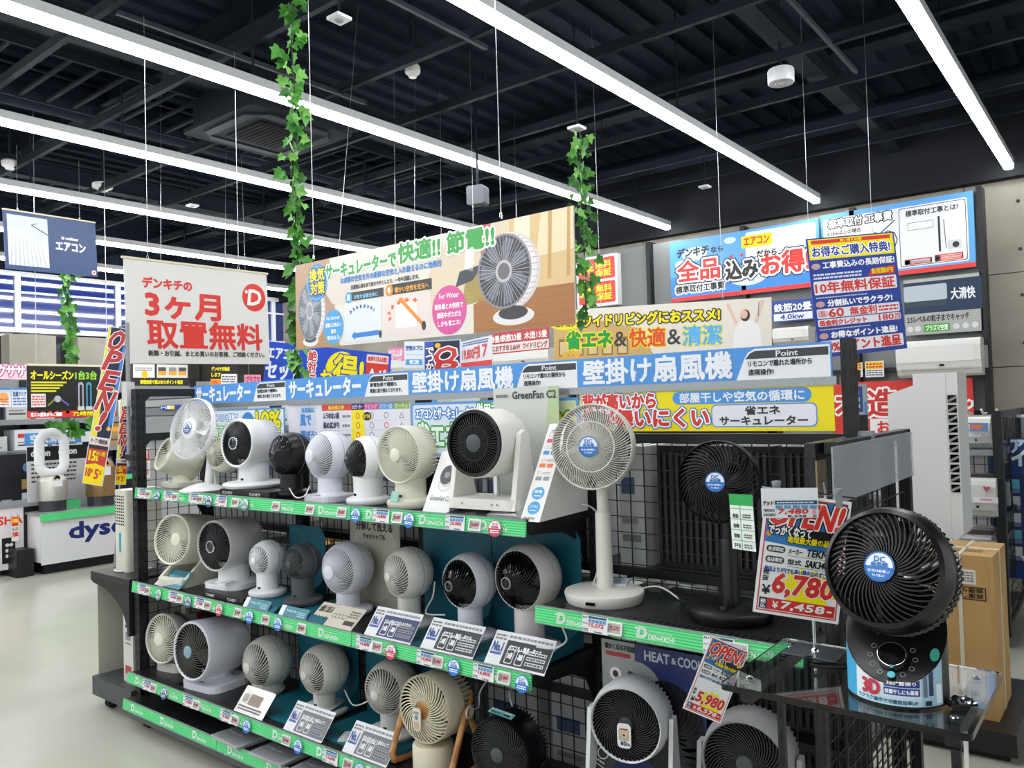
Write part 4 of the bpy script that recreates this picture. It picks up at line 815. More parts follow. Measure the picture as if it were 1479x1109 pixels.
def pic_fan(cx, cy, rx, ry, hub, bc):
    s.disc(cx+rx*.24, cy-1, rx*1.06, '#d8cfcd', ry*1.02, 2, 32); s.disc(cx+rx*.14, cy, rx*1.04, '#e8e2e2', ry*1.02, 2.4, 32); s.disc(cx, cy, rx, '#8f8c90', ry, 2.8, 32); s.disc(cx, cy, rx*.93, bc, ry*.94, 3.1, 32)
    for i in range(44):
        t = 2*PI*i/44; s.line(cx+rx*.2*math.cos(t), cy+ry*.2*math.sin(t), cx+rx*.93*math.cos(t), cy+ry*.93*math.sin(t), .35, '#d4d2d6', 3.5)
    for i in range(7):
        t = 2*PI*i/7+.3; s.poly([(cx+rx*.22*math.cos(t), cy+ry*.22*math.sin(t)), (cx+rx*.86*math.cos(t-.1), cy+ry*.88*math.sin(t-.1)), (cx+rx*.9*math.cos(t+.28), cy+ry*.9*math.sin(t+.28)), (cx+rx*.6*math.cos(t+.5), cy+ry*.62*math.sin(t+.5))], '#8d949c' if bc[1] == '5' else '#6a6f78', 3.25)
    for i in range(16):
        t = -1.25+2.5*i/15; s.line(cx+rx*1.0*math.cos(t)+1, cy+ry*.99*math.sin(t), cx+rx*1.13*math.cos(t)+3, cy+ry*.97*math.sin(t), .5, '#8a8488', 2.9)
    s.disc(cx, cy, rx*.3, '#b9b7bb', ry*.3, 3.4, 24); s.disc(cx, cy, rx*.22, hub, ry*.22, 4)
s.disc(29, 8, 15, '#e6e2e0', 6, 2); s.disc(29, 10.5, 11, '#4a4a4e', 4, 2.5); pic_fan(28, 42, 23, 33, '#9a9aa2', '#5c6a72')
s.disc(333, 12, 24, '#e6e2e0', 8, 2); s.disc(333, 15, 17, '#3a3a3e', 6, 2.5); pic_fan(323, 52, 32, 33, '#6f6a72', '#3a3a42')
s.disc(43, 72, 19, BL_, 21, 4.5, 32); s.ring(43, 72, 19, 1.2, '#7ac0f0', 5); s.text('換気', 29, 74, 28, 14, YL, 1.0, [(1.2, '#173a86')], L=5.4); s.text('対策', 31, 59, 26, 14, YL, 1.0, [(1.2, '#173a86')], L=5.4)
s.text('サーキュレーターで', 60, 74, 118, 15, GR, 1.0, [(1.6, '#f4f6f2')], L=4); s.text('快適!! 節電!!', 182, 76, 130, 19, GR, 1.2, [(1.8, '#f4f6f2')], L=4)
s.text('お部屋の空気を外の新鮮な空気と入れ替えるのに効果的', 86, 66, 158, 6.5, BL_, .35, L=4); s.text('洗濯物に風をあて乾きやすくしたり、一年中活躍します。', 104, 58, 108, 4.6, '#3a3a3a', .15, L=4)
s.rect(92, 3, 62, 41, '#dfe4e8', 2); s.rect(160, 3, 68, 41, '#e6d8d2', 2); s.rect(96, 46, 62, 9, '#2b2b2d', 2.4); s.rect(164, 46, 66, 10.5, '#2b2b2d', 2.4); s.disc(100, 50, 6, '#3fa0dc', L=3); s.text('夏', 97, 47, 6, 6, '#ffffff', .3, L=4); s.disc(167, 51, 6, '#e08a20', L=3); s.text('冬', 164, 48, 6, 6, '#ffffff', .3, L=4)
s.text('冷気を部屋全体に', 109, 47.4, 40, 4.4, '#8ad0f0', .2, L=4); s.text('暖かい空気を足元へ', 176, 47.6, 50, 5.4, '#f0b040', .25, L=4); s.arrow(150, 10, 104, 9, 5, '#2f7fd0', 3); s.rect(176, 12, 32, 26, '#f0eeec', 2.2)
s.arrow(144, 40, 145, 20, 6, '#e8f4fb', 3)
for i in range(8): t = 2.4-.24*i; s.arrow(122+24*math.cos(t)*1.1, 24+15*math.sin(t), 122+24*math.cos(t-.14)*1.1, 24+15*math.sin(t-.14), 2.6, '#2458b0', 3)
for i in range(6): t = 3.5-.45*i; s.arrow(194+28*math.cos(t)*1.0, 26+13*math.sin(t), 194+28*math.cos(t-.25), 26+13*math.sin(t-.25), 3, '#e06a1e', 3)
s.arrow(216, 14, 182, 42, 4, '#e88a18', 3.4); s.disc(218, 12, 3, '#2a2a2c', 4.5, 4); s.disc(152, 8, 2, '#2a2a2c', 4, 4)
s.disc(72, 21, 18, '#4aa2dc', 19, 3, 28); s.text('For Summer', 60, 29, 24, 4, '#ffffff', .1, L=4)
for i, t_ in enumerate(('部屋に心地よい', '風を', '呼び込もう♪')): s.text(t_, (58, 68, 61)[i], 21-i*7, (28, 9, 23)[i], 4.6, '#ffffff', .15, L=4)
s.disc(253, 24, 23, '#d9509a', 23, 3, 32); s.text('For Winter', 240, 35, 27, 5, '#ffffff', .1, L=4)
for i, t_ in enumerate(('暖房機との併用で', '部屋中ポカポカ', 'しかも省エネ!')): s.text(t_, (234, 237, 238)[i], 25-i*8, (38, 32, 30)[i], 5.4, '#ffffff', .15, L=4)
s.done(); wires(b, (.09, .80), 3.85)
# white three months banner
b = qboard('hanging_banner', 'white fabric banner with big red lettering and red round logo', 'banner', (184, 373, 525), (390, 397, 526), .6, U=200, T=.004, body='#dcdad6'); V = b.V
RD = '#d8382e'
b.text('デンキチの', 22, V*.74, 64, V*.1, RD, .7); b.text('3ヶ月', 25, V*.455, 100, V*.255, RD, 2.6); b.text('取置無料', 26, V*.155, 162, V*.275, RD, 2.3); b.disc(178, V*.73, 18.5, RD, L=2, n=32); b.text('D', 169, V*.73-10, 20, 20, '#eceae6', 1.6, L=3, shear=.15); b.rect(164, V*.73+5, 4, 4, '#eceae6', 3)
b.text('新築・お引越、まとめ買いのお客様、ご相談ください。', 26, V*.075, 165, V*.055, '#3a3636', .25); b.done(); wires(b, (.15, .78), 3.85)
MB().box((-b.W/2-.01, -.006, b.H), (b.W/2+.01, .01, b.H+.012), mat('banner_rod', '#d8cfae', .5)).build('rod', b.o)
# blue aircon banner
b = qboard('hanging_banner', 'navy blue banner with a curtain picture at upper left', 'banner', (8, 303, 388), (141.5, 323, 400), .5, U=134, T=.004, body='#27406e'); V = b.V
b.rect(5, V*.08, 56, V*.86, '#c3cbcc', 1); b.poly([(5, V*.08), (61, V*.08), (61, V*.5), (40, V*.62), (22, V*.68), (5, V*.72)], '#d9dfdf', 1.5)
for i in range(9): b.poly([(7+i*6, V*.08), (9+i*6, V*.08), (12+i*4.6, V*.6), (11+i*4.6, V*.62)], '#aab6b8', 2)
b.line(38, V*.8, 61, V*.66, 1.4, '#23282e'); b.line(38, V*.8, 46, V*.84, 1, '#23282e'); b.text('エアコン', 72, V*.42, 44, 12, '#e6e9ee', .9); b.text('Air conditioner', 80, V*.62, 26, 4.4, '#e6e9ee', .3); b.disc(128, 6, 3.6, '#e0d8d8'); b.disc(128, 6, 1.8, RD, L=3); b.done(); wires(b, (.15, .82), 3.85)
MB().box((-b.W/2, -.006, b.H), (b.W/2, .01, b.H+.012), mat('banner_rod', '#d8cfae', .5)).build('rod', b.o)
# cream banner: wide living
b = qboard('hanging_banner', 'cream banner with yellow heading and a woman in white stretching', 'banner', (800, 449, 521), (1115, 429, 512), .4, U=300, T=.005, body='#e6dfd2'); V = b.V
b.poly([(0, 0), (150, 0), (130, 40), (0, V)], '#c9a868', 1); 
for i in range(5): b.rect(8+i*22, 6, 16, 24, '#8f6a34', 1.4); b.rect(10+i*22, 8, 12, 18, '#d8c08a', 1.7)
b.disc(20, 51, 26, '#f0e000', 8, 2); b.text('エアコン', 4, 47, 30, 8, '#2f6f34', .6, L=3); b.text('ワイドリビングにおススメ!', 46, 46, 190, 15, '#f4e000', 1.1, [(1.5, '#222222')], L=3); b.text('省エネ', 20, 16, 68, 24, '#1f9a3a', 1.6, [(1.4, '#f2e400')], L=3); b.text('&', 92, 17, 18, 20, '#3a3a3a', .3, L=3); b.text('快適', 114, 15, 50, 25, '#e0522a', 1.6, [(1.2, '#f2e400')], L=3); b.text('&', 167, 17, 18, 20, '#3a3a3a', .3, L=3); b.text('清潔', 188, 15, 50, 25, '#58b0e8', 1.5, [(1.2, '#f2e400')], L=3)
b.poly([(252, 0), (290, 0), (286, 34), (278, 44), (262, 44), (254, 30)], '#eeecec', 2); b.disc(268, 50, 6, '#3a2e2a', 7.5, 2.4); b.disc(266.5, 51.5, 4.6, '#e0bca4', 5.5, 2.7); b.line(257, 40, 246, 66, 4, '#e3c3ae', 2.2); b.line(281, 40, 290, 68, 4, '#e3c3ae', 2.2); b.line(285, 66, 284, 48, 1.2, '#6a8a9a', 3)
for i in range(3): b.disc(18+i*9, 8+(i % 2)*4, 5, '#e0b040', L=3)
b.done(); wires(b, (.24, .8), 4.44)
# blue purchase benefit board
b = qboard('hanging_board', 'tall blue board with yellow head and red ten year warranty lettering', 'sign', (1184, 344, 517), (1311, 333, 503), .84, U=120, T=.008, body='#22409a'); V = b.design(176); RR = '#d8382e'
b.rect(2, V-32, 116, 30, '#f4e400', 1); b.rect(6, V-9, 108, 5.5, RR, 2); b.text('買い替え応援!', 45, V-8.2, 30, 4, '#f4e400', .2); b.text('お得なご購入特典!', 6, V-28, 106, 15, '#22409a', 1.3, [(1.3, '#ffffff')])
b.text('工事費込みの長期保証!', 18, V-46, 98, 10, '#ffffff', .7); b.disc(9, V-42, 6, '#caa0a0', 4.5); b.bars(4, V-62, 66, 10, 2, '#dfe4f4'); b.poly([(78, V-62), (84, V-52), (116, V-50), (114, V-62)], RR, 2); b.text('負担額0円!', 83, V-60, 30, 8, '#f4e400', .5)
b.rect(3, V-84, 113, 20, '#eceaf0', 2, r=2); b.text('10年無料保証', 5, V-82, 108, 16, RR, 1.5); b.bars(4, V-90, 70, 3, 1, '#c8cce0')
b.disc(9, V-98, 6, '#caa0a0', 4.5); b.text('分割払いでラクラク!', 19, V-102, 88, 9.5, '#ffffff', .7); b.rect(3, V-119, 113, 14, '#eceaf0', 2, r=2); b.text('分割払い', 5, V-117, 13, 10, RR, .3); b.text('60', 19, V-118, 20, 12, RR, 1.4); b.text('無金利', 48, V-118, 36, 12, RR, 1.1); b.bars(87, V-117, 27, 10, 2, RR)
b.rect(3, V-131, 113, 10.5, '#eceaf0', 2, r=2); b.text('低金利クレジット', 5, V-130, 64, 8, RR, .7); b.text('180', 86, V-130, 20, 8.4, RR, 1); b.text('回', 108, V-130, 7, 8, RR, .2); b.bars(4, V-137, 70, 3, 1, '#c8cce0')
b.disc(9, V-145, 6, '#caa0a0', 4.5); b.text('お得なポイント進呈!', 19, V-149, 90, 9.5, '#ffffff', .7); b.rect(3, 6, 113, V-158, '#eceaf0', 2, r=2); b.text('10%ポイント進呈', 8, 7.5, 104, V-161, RR, 1); b.done(); wires(b, (.04, .76), 4.44)
# tall price sign on its stand and the small one on the shelf edge
def burst(b, x, y, r1, r2, n, col, L): b.poly([((x+(r1 if i % 2 else r2)*math.cos(PI*i/n)), (y+(r1 if i % 2 else r2)*.72*math.sin(PI*i/n))) for i in range(2*n)], col, L)
def pop(b, price, tax, maker, model):
    V = b.V; b.rect(4, 4, 92, V-8, '#d8dde2', .6); 
    b.rect(3.5, 3.5, 93, V-7, '#cc2f2c', .8); b.rect(5, 5, 90, V-10, '#eceeec', 1); b.poly([(5, V-60), (95, V-66), (95, V-5), (5, V-5)], '#2d76b8', 1.3); b.poly([(30, V-52), (95, V-60), (95, V-40), (36, V-40)], '#1a1a1c', 1.6)
    for x, y, c in ((10, V-14, YL), (90, V-34, '#e07ab0'), (88, V-42, YL), (93, V-40, YL), (9, V-50, '#e8a030'), (14, V-40, '#6ab0e8')): b.disc(x, y, 3.2, c, L=2)
    b.text('OPEN!', 9, V-38, 82, 29, '#dc3a30', 3.2, [(1.6, '#f6f2f0'), (3.0, '#1c1c1e')], shear=.22, L=2.2); b.text('でっかくなって', 8, V-50, 50, 11, '#f2f2f2', 1.0, [(1.2, '#1c1c1e')], shear=.1, L=4.6); b.text('地域最大級の品揃え', 31, V-58, 62, 8, YL, .6, [(.7, '#1c1c1e')], L=4.6)
    for k, (a_, c_) in enumerate((('メーカー', maker), ('型式', model))):
        y = V-72-k*13; b.rect(8, y, 22, 8, '#2a2a2c', 2, r=3.5); b.text('各店限定', 10, y+1.6, 18, 5, '#eeeeee', .2); b.text(a_, 34, y+.6, 16, 6.4, '#2a2a2c', .3); b.text(c_, 55, y, 37, 8.4, '#1c1c1e', .7, shear=.15); b.line(34, y-2, 94, y-2, .5, '#555555')
    y = V-98; b.text('他店より1円でも高い場合は必ずご相談を', 8, y+2, 86, 6.5, '#2d58a8', .5, L=2)
    burst(b, 60, 36, 36, 26, 12, '#f4e400', 1.7); b.text(price, 20, 24, 70, 27, '#d4302a', 3.2, [(1.2, '#f4f0e8')], shear=.12, L=2.6); b.text('¥', 8, 24, 9, 11, '#1c1c1e', .8, L=2.6); b.text('税抜', 7, 40, 7, 15, '#1c1c1e', .4, L=2.6, vert=True)
    b.rect(6, 6, 88, 14, '#cc2f2c', 2); b.rect(6, 6.5, 9, 13, '#203058', 3); b.text('税込', 7.5, 7, 6, 11, '#ffffff', .3, L=4, vert=True); b.text('¥', 22, 8.5, 6, 8, '#f2eeee', .5, L=3); b.text(tax, 32, 8, 50, 10, '#f6f2f0', 1.3, shear=.15, L=3); b.rect(85, 12, 6, 2, '#f2eeee', 3)
ph = .255
b = qboard('price_sign', 'large red and yellow price sign reading 6,780 on a chrome stand', 'sign', (1087, 708, 883), (1212, 724, 902), ph, U=100, T=.002, body='#f0f0ee'); V = b.V; PB = b
pop(b, '6,780', '7,458', 'TEKNOS', 'SAK340DC'); b.done()
c = Board('price_card', 'white price card reading 7,480 clipped over the top of the tall price sign', 'card', b.M @ Vector((-b.W/2-.003, -.006, b.H*.78)), b.W*.66, .062, math.degrees(b.M.to_euler().z), U=110, T=.001, body='#e9ebec', dz=.0003)
c.text('ヤット', 3, 26, 20, 9, '#333333', .5, shear=.2); c.rect(26, 27, 82, 8, '#2b4f7a', 1); c.bars(30, 28.5, 74, 5, 1, '#cfe0f0'); 
for i in range(5): c.rect(27+i*16.5, 18, 14.5, 8, '#8fc4e4', 1); c.bars(28+i*16.5, 19, 12, 6, 2, '#2b6f9a')
c.text('TEKNOS', 3, 13, 22, 5, '#333333', .2); c.text('SAK340DC', 3, 4, 24, 5, '#333333', .2); c.text('7,480', 32, 7, 58, 11, '#d4302a', 1.2, shear=.2); c.text('8,228', 50, .8, 36, 5, '#333333', .5); c.rect(98, 8, 8, 10, '#f0a0b0', 1); c.text('円', 99, 0, 6, 6, '#333333', .2); c.done()
g = qboard('check_card', 'white card with a green header standing behind the tall price sign', 'card', (1058, 713, 792), (1092, 715, 797), .14, U=40, T=.001, body='#e2e8e2'); V = g.design(84)
g.rect(0, V-17, 40, 17, '#2fa050', 1)
for i in range(4): g.line(0, V-22-i*16, 40, V-22-i*16, .8, '#3aa45a'); g.text(('税抜', '消費', '型番', '円')[i], 5, V-36-i*15, 10, 6, '#3a3a3a', .4); g.bars(22, V-36-i*15, 14, 7, 2, '#555555')
g.line(18, 0, 18, V-17, .8, '#3aa45a'); g.done()
cp_ = b.M @ Vector((-.0, .01, b.H+.006)); foot = Vector((cp_.x+.0, cp_.y+.006, ZA+.013)); inv = b.M
st = thing('sign_stand', 'chrome rod stand with two clear clamps holding the tall price sign', 'stand', foot); I_ = Tr(*(-foot))
MB(I_).tube([inv @ Vector((-b.W/2-.008, .008, b.H+.008)), inv @ Vector((b.W/2+.01, .008, b.H+.008))], .0022, CHROME, seg=8).build('crossbar', st, smooth=True)
MB(I_).tube([cp_, Vector((cp_.x, cp_.y+.006, ZA+.0145))], .0032, CHROME, seg=10).build('upright', st, smooth=True)
for fx in (-.36, .36):
    q = inv @ Vector((fx*b.W, .004, b.H-.012)); m = MB(I_ @ Tr(*q) @ Rz(b.M.to_euler().z)); m.prism(rrect(.014, .03, .003, 3, 0, .012), -.007, .009, FROST); m.lathe([(-.0, 0), (.0, .009), (.008, .01), (.01, 0)], FROST, Tr(0, 0, .028), seg=14, axis='z'); m.build('clamp', st)
MB().prism([(-.055, -.045), (-.008, -.045), (-.004, -.03), (.004, -.03), (.01, -.045), (.055, -.045), (.05, .045), (-.05, .045)], .0005, .0022, mat('brushed_base', '#6e7276', .3, .8), Tr(0, 0, 0), plane='xy').build('base', st)
MB().lathe([(.0, .009), (.006, .008), (.01, .004), (.012, 0)], CHROME, seg=20, axis='z').build('collar', st, smooth=True)
b = qboard('price_sign', 'small red and yellow price sign reading 5,980 tilted on the right shelf edge', 'sign', (985, 914, 1026), (1045, 932, 1043), .186, U=100, T=.0015, body='#f0f0ee')
b.o.matrix_world = b.M @ Ry(math.radians(6)); pop(b, '5,980', '6,578', 'KOIZUMI', 'KCF1811'); b.done()
# red flag banner on the left (OPEN!)
def flag(px0, px1, name, lab, h, cut=0, **k):
    b = qboard(name, lab, 'banner', px0, px1, h, U=60, T=.002, **k); V = b.V
    b.rect(1, 1, 58, V-2, '#cfdbe4', .6); b.poly([(2, V*.3), (58, V*.3), (58, V-3), (2, V-3)], '#1a2440', 1); b.poly([(2, V*.3), (20, V*.3), (8, V-3), (2, V-3)], '#e4d840', 1.4); b.poly([(46, V*.35), (58, V*.4), (58, V-30), (50, V-60)], '#3f7fd0', 1.4)
    for x, y, r_ in ((50, V*.36, 6), (52, V*.6, 5), (48, V*.8, 4), (10, V*.7, 4), (52, V*.9, 4)): b.disc(x, y, r_, '#e8b030', L=2)
    for i, ch in enumerate('OPEN!'): b.text(ch, 10-i*.6 if ch != '!' else 20, V-12-(i+1)*V*.128+4, 40 if ch != '!' else 12, V*.12, '#b83a3a', 3.4, [(2.2, '#f0ecea')], L=3, shear=.3)
    b.rect(2, 2, 56, V*.29, '#c23a34', 2); b.rect(2, V*.25, 56, V*.05, '#e8d8d8', 2.4); b.text('オープン特別企画', 5, V*.26, 48, V*.03, '#3a2a2a', .7, L=4); b.rect(2, V*.225, 56, V*.022, '#2a2a2a', 2.4); b.text('15', 8, V*.15, 18, V*.06, YL, 2, L=4); b.text('%', 27, V*.15, 8, V*.03, YL, .8, L=4); b.text('ポイント進呈', 28, V*.185, 26, V*.028, YL, .7, L=4)
    b.poly([(2, 2), (58, 2), (58, V*.12), (30, V*.135), (2, V*.12)], '#f2d400', 2.8); b.text('10', 6, V*.05, 14, V*.05, '#c23a34', 1.6, L=4); b.text('5', 32, V*.04, 10, V*.06, '#c23a34', 1.8, L=4); b.text('%', 21, V*.075, 5, V*.022, '#c23a34', .6, L=4); b.text('%', 45, V*.07, 6, V*.025, '#c23a34', .6, L=4)
    b.done(); return b
F1 = flag((118, 470, 700), (148, 470, 700), 'vertical_banner', 'tall narrow banner with OPEN in red letters, leaning left of the white banner', .8)
F1.o.matrix_world = F1.M @ Tr(0, 0, 0) @ Ry(math.radians(9))
# ------------------------------------------------------------------ shelf edge tickets, round stickers and cards
DIG = ['2,480', '2,780', '3,480', '5,680', '5,480', '9,800', '8,580', '12,800', '14,800', '29,800', '4,980', '6,980', '9,980', '10,670', '13,800', '15,800', '8,980', '12,600']
def esl(x, yf, z, txt, label, grp, w=.05, h=.036, rz=0):
    T = Tr(x, yf-.012, z-.018) @ Rx(math.radians(-14)) @ Rz(rz)
    b = Board('electronic_price_tag', None, None, None, w, h, U=100, T=.006, M=T @ Tr(0, 0, -h*.7), body='#e4e4e2', dz=.0004, r=.003); b.o.matrix_world = T @ Tr(0, 0, -h*.7); tag(b.o, label, 'price tag', grp)
    V = b.V; b.rect(9, 9, 82, V-18, '#b4b1ae', 1); b.bars(12, V*.2, 22, V*.6, 4, '#555250'); b.text(txt, 26, V*.34, 56, V*.32, '#b02a34', 1.6, L=2); b.text('円', 82, V*.55, 7, 9, '#b02a34', .5, L=2); b.done()
def ticket(x, yf, z, txt, label, grp, w=.085, maker='アイリス'):
    T = Tr(x, yf-.0085, z-.002) @ Rx(math.radians(-7)); h = .046
    b = Board('paper_price_card', None, None, None, w, h, U=110, T=.0005, M=T, body='#e4e6e8', dz=.0003); b.o.matrix_world = T @ Tr(0, 0, -h); tag(b.o, label, 'price card', grp); V = b.V
    b.text('ネット', 3, V-12, 20, 9, '#2a2a2a', .5, shear=.2); b.rect(26, V-9, 78, 7, '#27466e', 1)
    for i in range(5): b.rect(27+i*15.5, V-24, 13.5, 13, '#86bbdf', 1); b.bars(28+i*15.5, V-23, 11, 10, 3, '#2a6590')
    b.text(maker, 3, V-32, 22, 7, '#333333', .3); b.bars(3, 3, 24, 12, 2, '#444444'); b.text(txt, 30, V-41, 62, 15, '#cf2a30', 1.3, shear=.15, L=2); b.bars(52, 1.5, 34, 7, 1, '#333333'); b.done()
def dcs(x, yf, z, label, grp, col='#2a78c8', d=.052):
    T = Tr(x, yf-.016, z-.03) @ Rx(math.radians(-10))
    m = MB(); m.lathe([(0, 0), (0, d/2), (-.001, d/2), (-.001, 0)], ink('#e8f0f8'), seg=28)
    o = m.build('round_sticker'); o.matrix_world = T; tag(o, label, 'sticker', grp)
    b = MB(); B = Board.__new__(Board); B.s = d/100; B.W = d; B.dz = .0003; B.p = MB(Tr(0, -.001, -d/2)); B.U = 100; B.V = 100; B.o = o
    B.poly([(50+49*math.cos(PI+PI*i/16), 50+49*math.sin(PI+PI*i/16)) for i in range(17)], col, 1); B.ring(50, 50, 50, 5, col, 1, 28)
    B.text('DC' if col != '#c8475c' else 'ボタン式', 30, 66, 40, 18, col, 2, L=2); B.text('扇風機', 22, 51, 56, 13, col, .8, L=2); B.bars(18, 22, 64, 22, 2, '#ffffff', L=2); o2 = B.p.build('print', o); o2['kind'] = 'stuff'
def xz(px, py, y): p = at_y(px, py, y); return p.x
CNT = {}
def row(nm, yf, zs, esls, tickets, stick, grp):
    for i, px_ in enumerate(esls): esl(xz(px_, 750, yf) if not isinstance(px_, tuple) else px_[0], yf, zs, (px_[1] if isinstance(px_, tuple) else DIG[i % len(DIG)]), 'small electronic price tag, '+ORD[i]+' from the left on the '+nm, 'electronic price tags on the '+nm)
    for i, (px_, t_) in enumerate(tickets): ticket(px_, yf, zs, t_, 'paper price card, '+ORD[i]+' from the left on the '+nm, 'paper price cards on the '+nm)
    for i, (px_, c_) in enumerate(stick): dcs(px_, yf, zs, ('blue' if c_ == '#2a78c8' else 'pink' if c_ == '#c8475c' else 'dark')+' round sticker, '+ORD[i]+' from the left on the '+nm, 'round stickers on the '+nm, c_)
def X(px, y, z):   # x on the shelf edge (plane y) seen at picture column px, height z
    lo, hi = -4.2, 0.5
    for _ in range(40):
        mid = (lo+hi)/2; p = Vector((mid, y, z))-CAM; u = 739.5+FPX*p.dot(RT)/p.dot(FW)
        lo, hi = (mid, hi) if u < px else (lo, mid)
    return (lo+hi)/2
B_, P_, D_ = '#2a78c8', '#c8475c', '#35507a'
def rowpx(nm, yf, z, E_, T_, S_):
    row(nm, yf, z, [(X(a, yf, z), t_) for a, t_ in E_], [(X(a, yf, z), t_) for a, t_ in T_], [(X(a, yf, z), c_) for a, c_ in S_], '')
rowpx('top shelf edge', 1.917, 1.15, [(217, '2,480'), (256, '2,780'), (292, '3,480'), (343, '5,680'), (402, '5,480'), (451, '9,800'), (497, '10,800'), (577, '14,800'), (689, '26,000')], [(208, '2,480'), (246, '2,750'), (283, '3,480'), (323, '5,680'), (553, '14,800'), (660, '26,000')], [(231, D_), (306, D_), (358, '#5a8f7a'), (518, B_), (595, B_), (719, P_)])
rowpx('second shelf edge', 1.90, .697, [(216, '2,480'), (263, '4,980'), (303, '6,980'), (347, '5,980'), (387, '4,980'), (439, '9,980'), (548, '10,670'), (635, '13,800'), (731, '15,800')], [(208, '2,480'), (253, '4,980'), (291, '6,980'), (529, '10,800'), (618, '14,800'), (701, '16,800')], [(233, '#5a8f7a'), (276, D_), (321, P_), (365, B_), (406, B_), (569, P_), (660, B_), (758, B_)])
rowpx('third shelf edge', 1.872, .267, [(225, '2,480'), (287, '6,980'), (343, '12,800'), (417, '9,980'), (506, '12,600')], [(215, '2,480'), (275, '6,980'), (329, '8,980'), (480, '12,600')], [(241, D_), (361, B_), (435, B_), (524, B_)])
rowpx('right shelf edge', 1.917, .90, [(890, '15,272'), (1069, '5,980')], [(862, '15,272'), (1040, '5,980')], [])
# leaning product cards
def card(px, py, yf, zs, w, h, label, kind, rz=0, lean=52, head='No.1'):
    p = at_y(px, py, yf); b = Board('product_card', label, 'card', Vector((p.x-w/2, yf, zs+.002)), w, h, rz, U=100, T=.001, lean=lean, body='#dfe1e4', dz=.0003); V = b.V
    if kind == 'teal': b.rect(0, 0, 100, V, '#1d7687', 1); b.rect(0, 0, 16, V, '#dfe6e8', 2); b.text('サーキュレーター', 22, V*.5, 40, V*.22, '#cfe6ea', .4); b.bars(66, V*.2, 28, V*.5, 3, '#9fcad2')
    elif kind == 'beige': b.rect(0, 0, 100, V, '#cfc9b8', 1); b.text('分解して洗える', 4, V*.55, 30, V*.3, '#3a362e', .6, shear=.1); b.text('サーキュレーター', 4, V*.12, 32, V*.28, '#3a362e', .5, shear=.1); [b.ring(44+i*8, V*.5, 4.5, 1, '#6f6a5c') for i in range(4)]; b.rect(74, V*.18, 22, V*.2, '#3a362e', 2); b.bars(74, V*.5, 22, V*.35, 3, '#6f6a5c')
    elif kind == 'foil': b.o.data.materials[0] = SCARD; b.rect(30, V*.35, 40, V*.4, '#8a7a6a', 2); b.bars(6, V*.1, 80, V*.2, 2, '#5a5a5a'); b.disc(16, V*.55, 9, '#9a9690', L=2)
    else:
        c_ = {'navy': '#2c3563', 'dark': '#26272b', 'grey': '#6b6d72'}[kind]; b.rect(25, 3, 74, V-14, c_, 1); b.text('No.1', 4, V*.4, 17, V*.26, '#2d4f8f', .9); b.rect(3, V*.3, 19, V*.07, '#3d559f', 2); b.bars(3, V*.72, 19, V*.2, 2, '#777777'); b.text('カバーが外せてお手入れラクラク' if kind == 'navy' else 'パワフル・静音・省エネ。' if kind == 'dark' else '基本性能を備えた静音タイプ', 30, V-25, 56, 8, '#eceef2', .5, L=2); b.bars(26, V-9, 72, 6, 1, '#8a8a8c')
        for k in (0, 1): b.p.add([b.P(*q, 2) for q in rrect(13, V*.42, 2, 2, 37+k*17, V*.32)], [tuple(range(12))], ink('#e6e8ec')); b.p.add([b.P(*q, 2.4) for q in rrect(11, V*.37, 2, 2, 37+k*17, V*.32)], [tuple(range(12))], ink(c_)); b.text('-38dB' if k else '24畳', 33+k*17, V*.26, 8, V*.16, '#e6e8ec', .3)
        for k in range(3): b.rect(64, V*.46-k*V*.15, 30, V*.1, '#8d9096' if kind != 'dark' else '#c9cacd', 2); b.bars(65, V*.47-k*V*.15, 28, V*.08, 1, '#3a3a3e', L=3)
    b.done(); return b
for px_, lb in ((262, 'teal product card at the far left of the second shelf'),): card(px_-22, 838, 1.925, Z2, .22, .1, lb, 'teal', 0, 50)
def teal_step(px, py, yf, w, d, h, zs, label, lean=True):
    p = at_y(px, py, yf); t = MB().prism([(0, 0), (d, 0), (d, h), (.03, h), (0, .004)], -w/2, w/2, TEAL, plane='yz').build('teal_riser'); t.matrix_world = Tr(p.x, yf, zs); tag(t, label, 'display box', 'teal card risers'); return t
teal_step(372, 862, 1.905, .2, .24, .022, Z2, 'teal riser under the small white globe fan'); card(367, 866, 1.903, Z2+.0, .17, .045, 'teal card on the riser of the small white globe fan', 'teal', 0, 35)
teal_step(438, 862, 1.905, .21, .24, .022, Z2, 'teal riser under the small charcoal globe fan'); card(420, 880, 1.903, Z2, .17, .045, 'teal card on the riser of the small charcoal globe fan', 'teal', 0, 35)
card(474, 890, 1.912, Z2, .25, .1, 'beige product card about washable parts on the second shelf', 'beige', 0, 55)
for px_, k_, lb, w_ in ((557, 'navy', 'navy No.1 product card on the second shelf', .235), (642, 'dark', 'dark No.1 product card with a glare streak, left of the two dark cards', .235), (739, 'dark', 'dark No.1 product card at the right end of the second shelf', .235)): card(px_, 900, 1.912, Z2, w_, .112, lb, k_, 0, 40)
card(357, 1015, 1.885, Z3, .2, .11, 'silver foil product card on the third shelf', 'foil', 0, 40)
card(435, 1040, 1.885, Z3, .235, .115, 'grey No.1 product card, left one on the third shelf', 'grey', 0, 40); card(524, 1070, 1.885, Z3, .235, .115, 'grey No.1 product card, right one on the third shelf', 'grey', 0, 40)
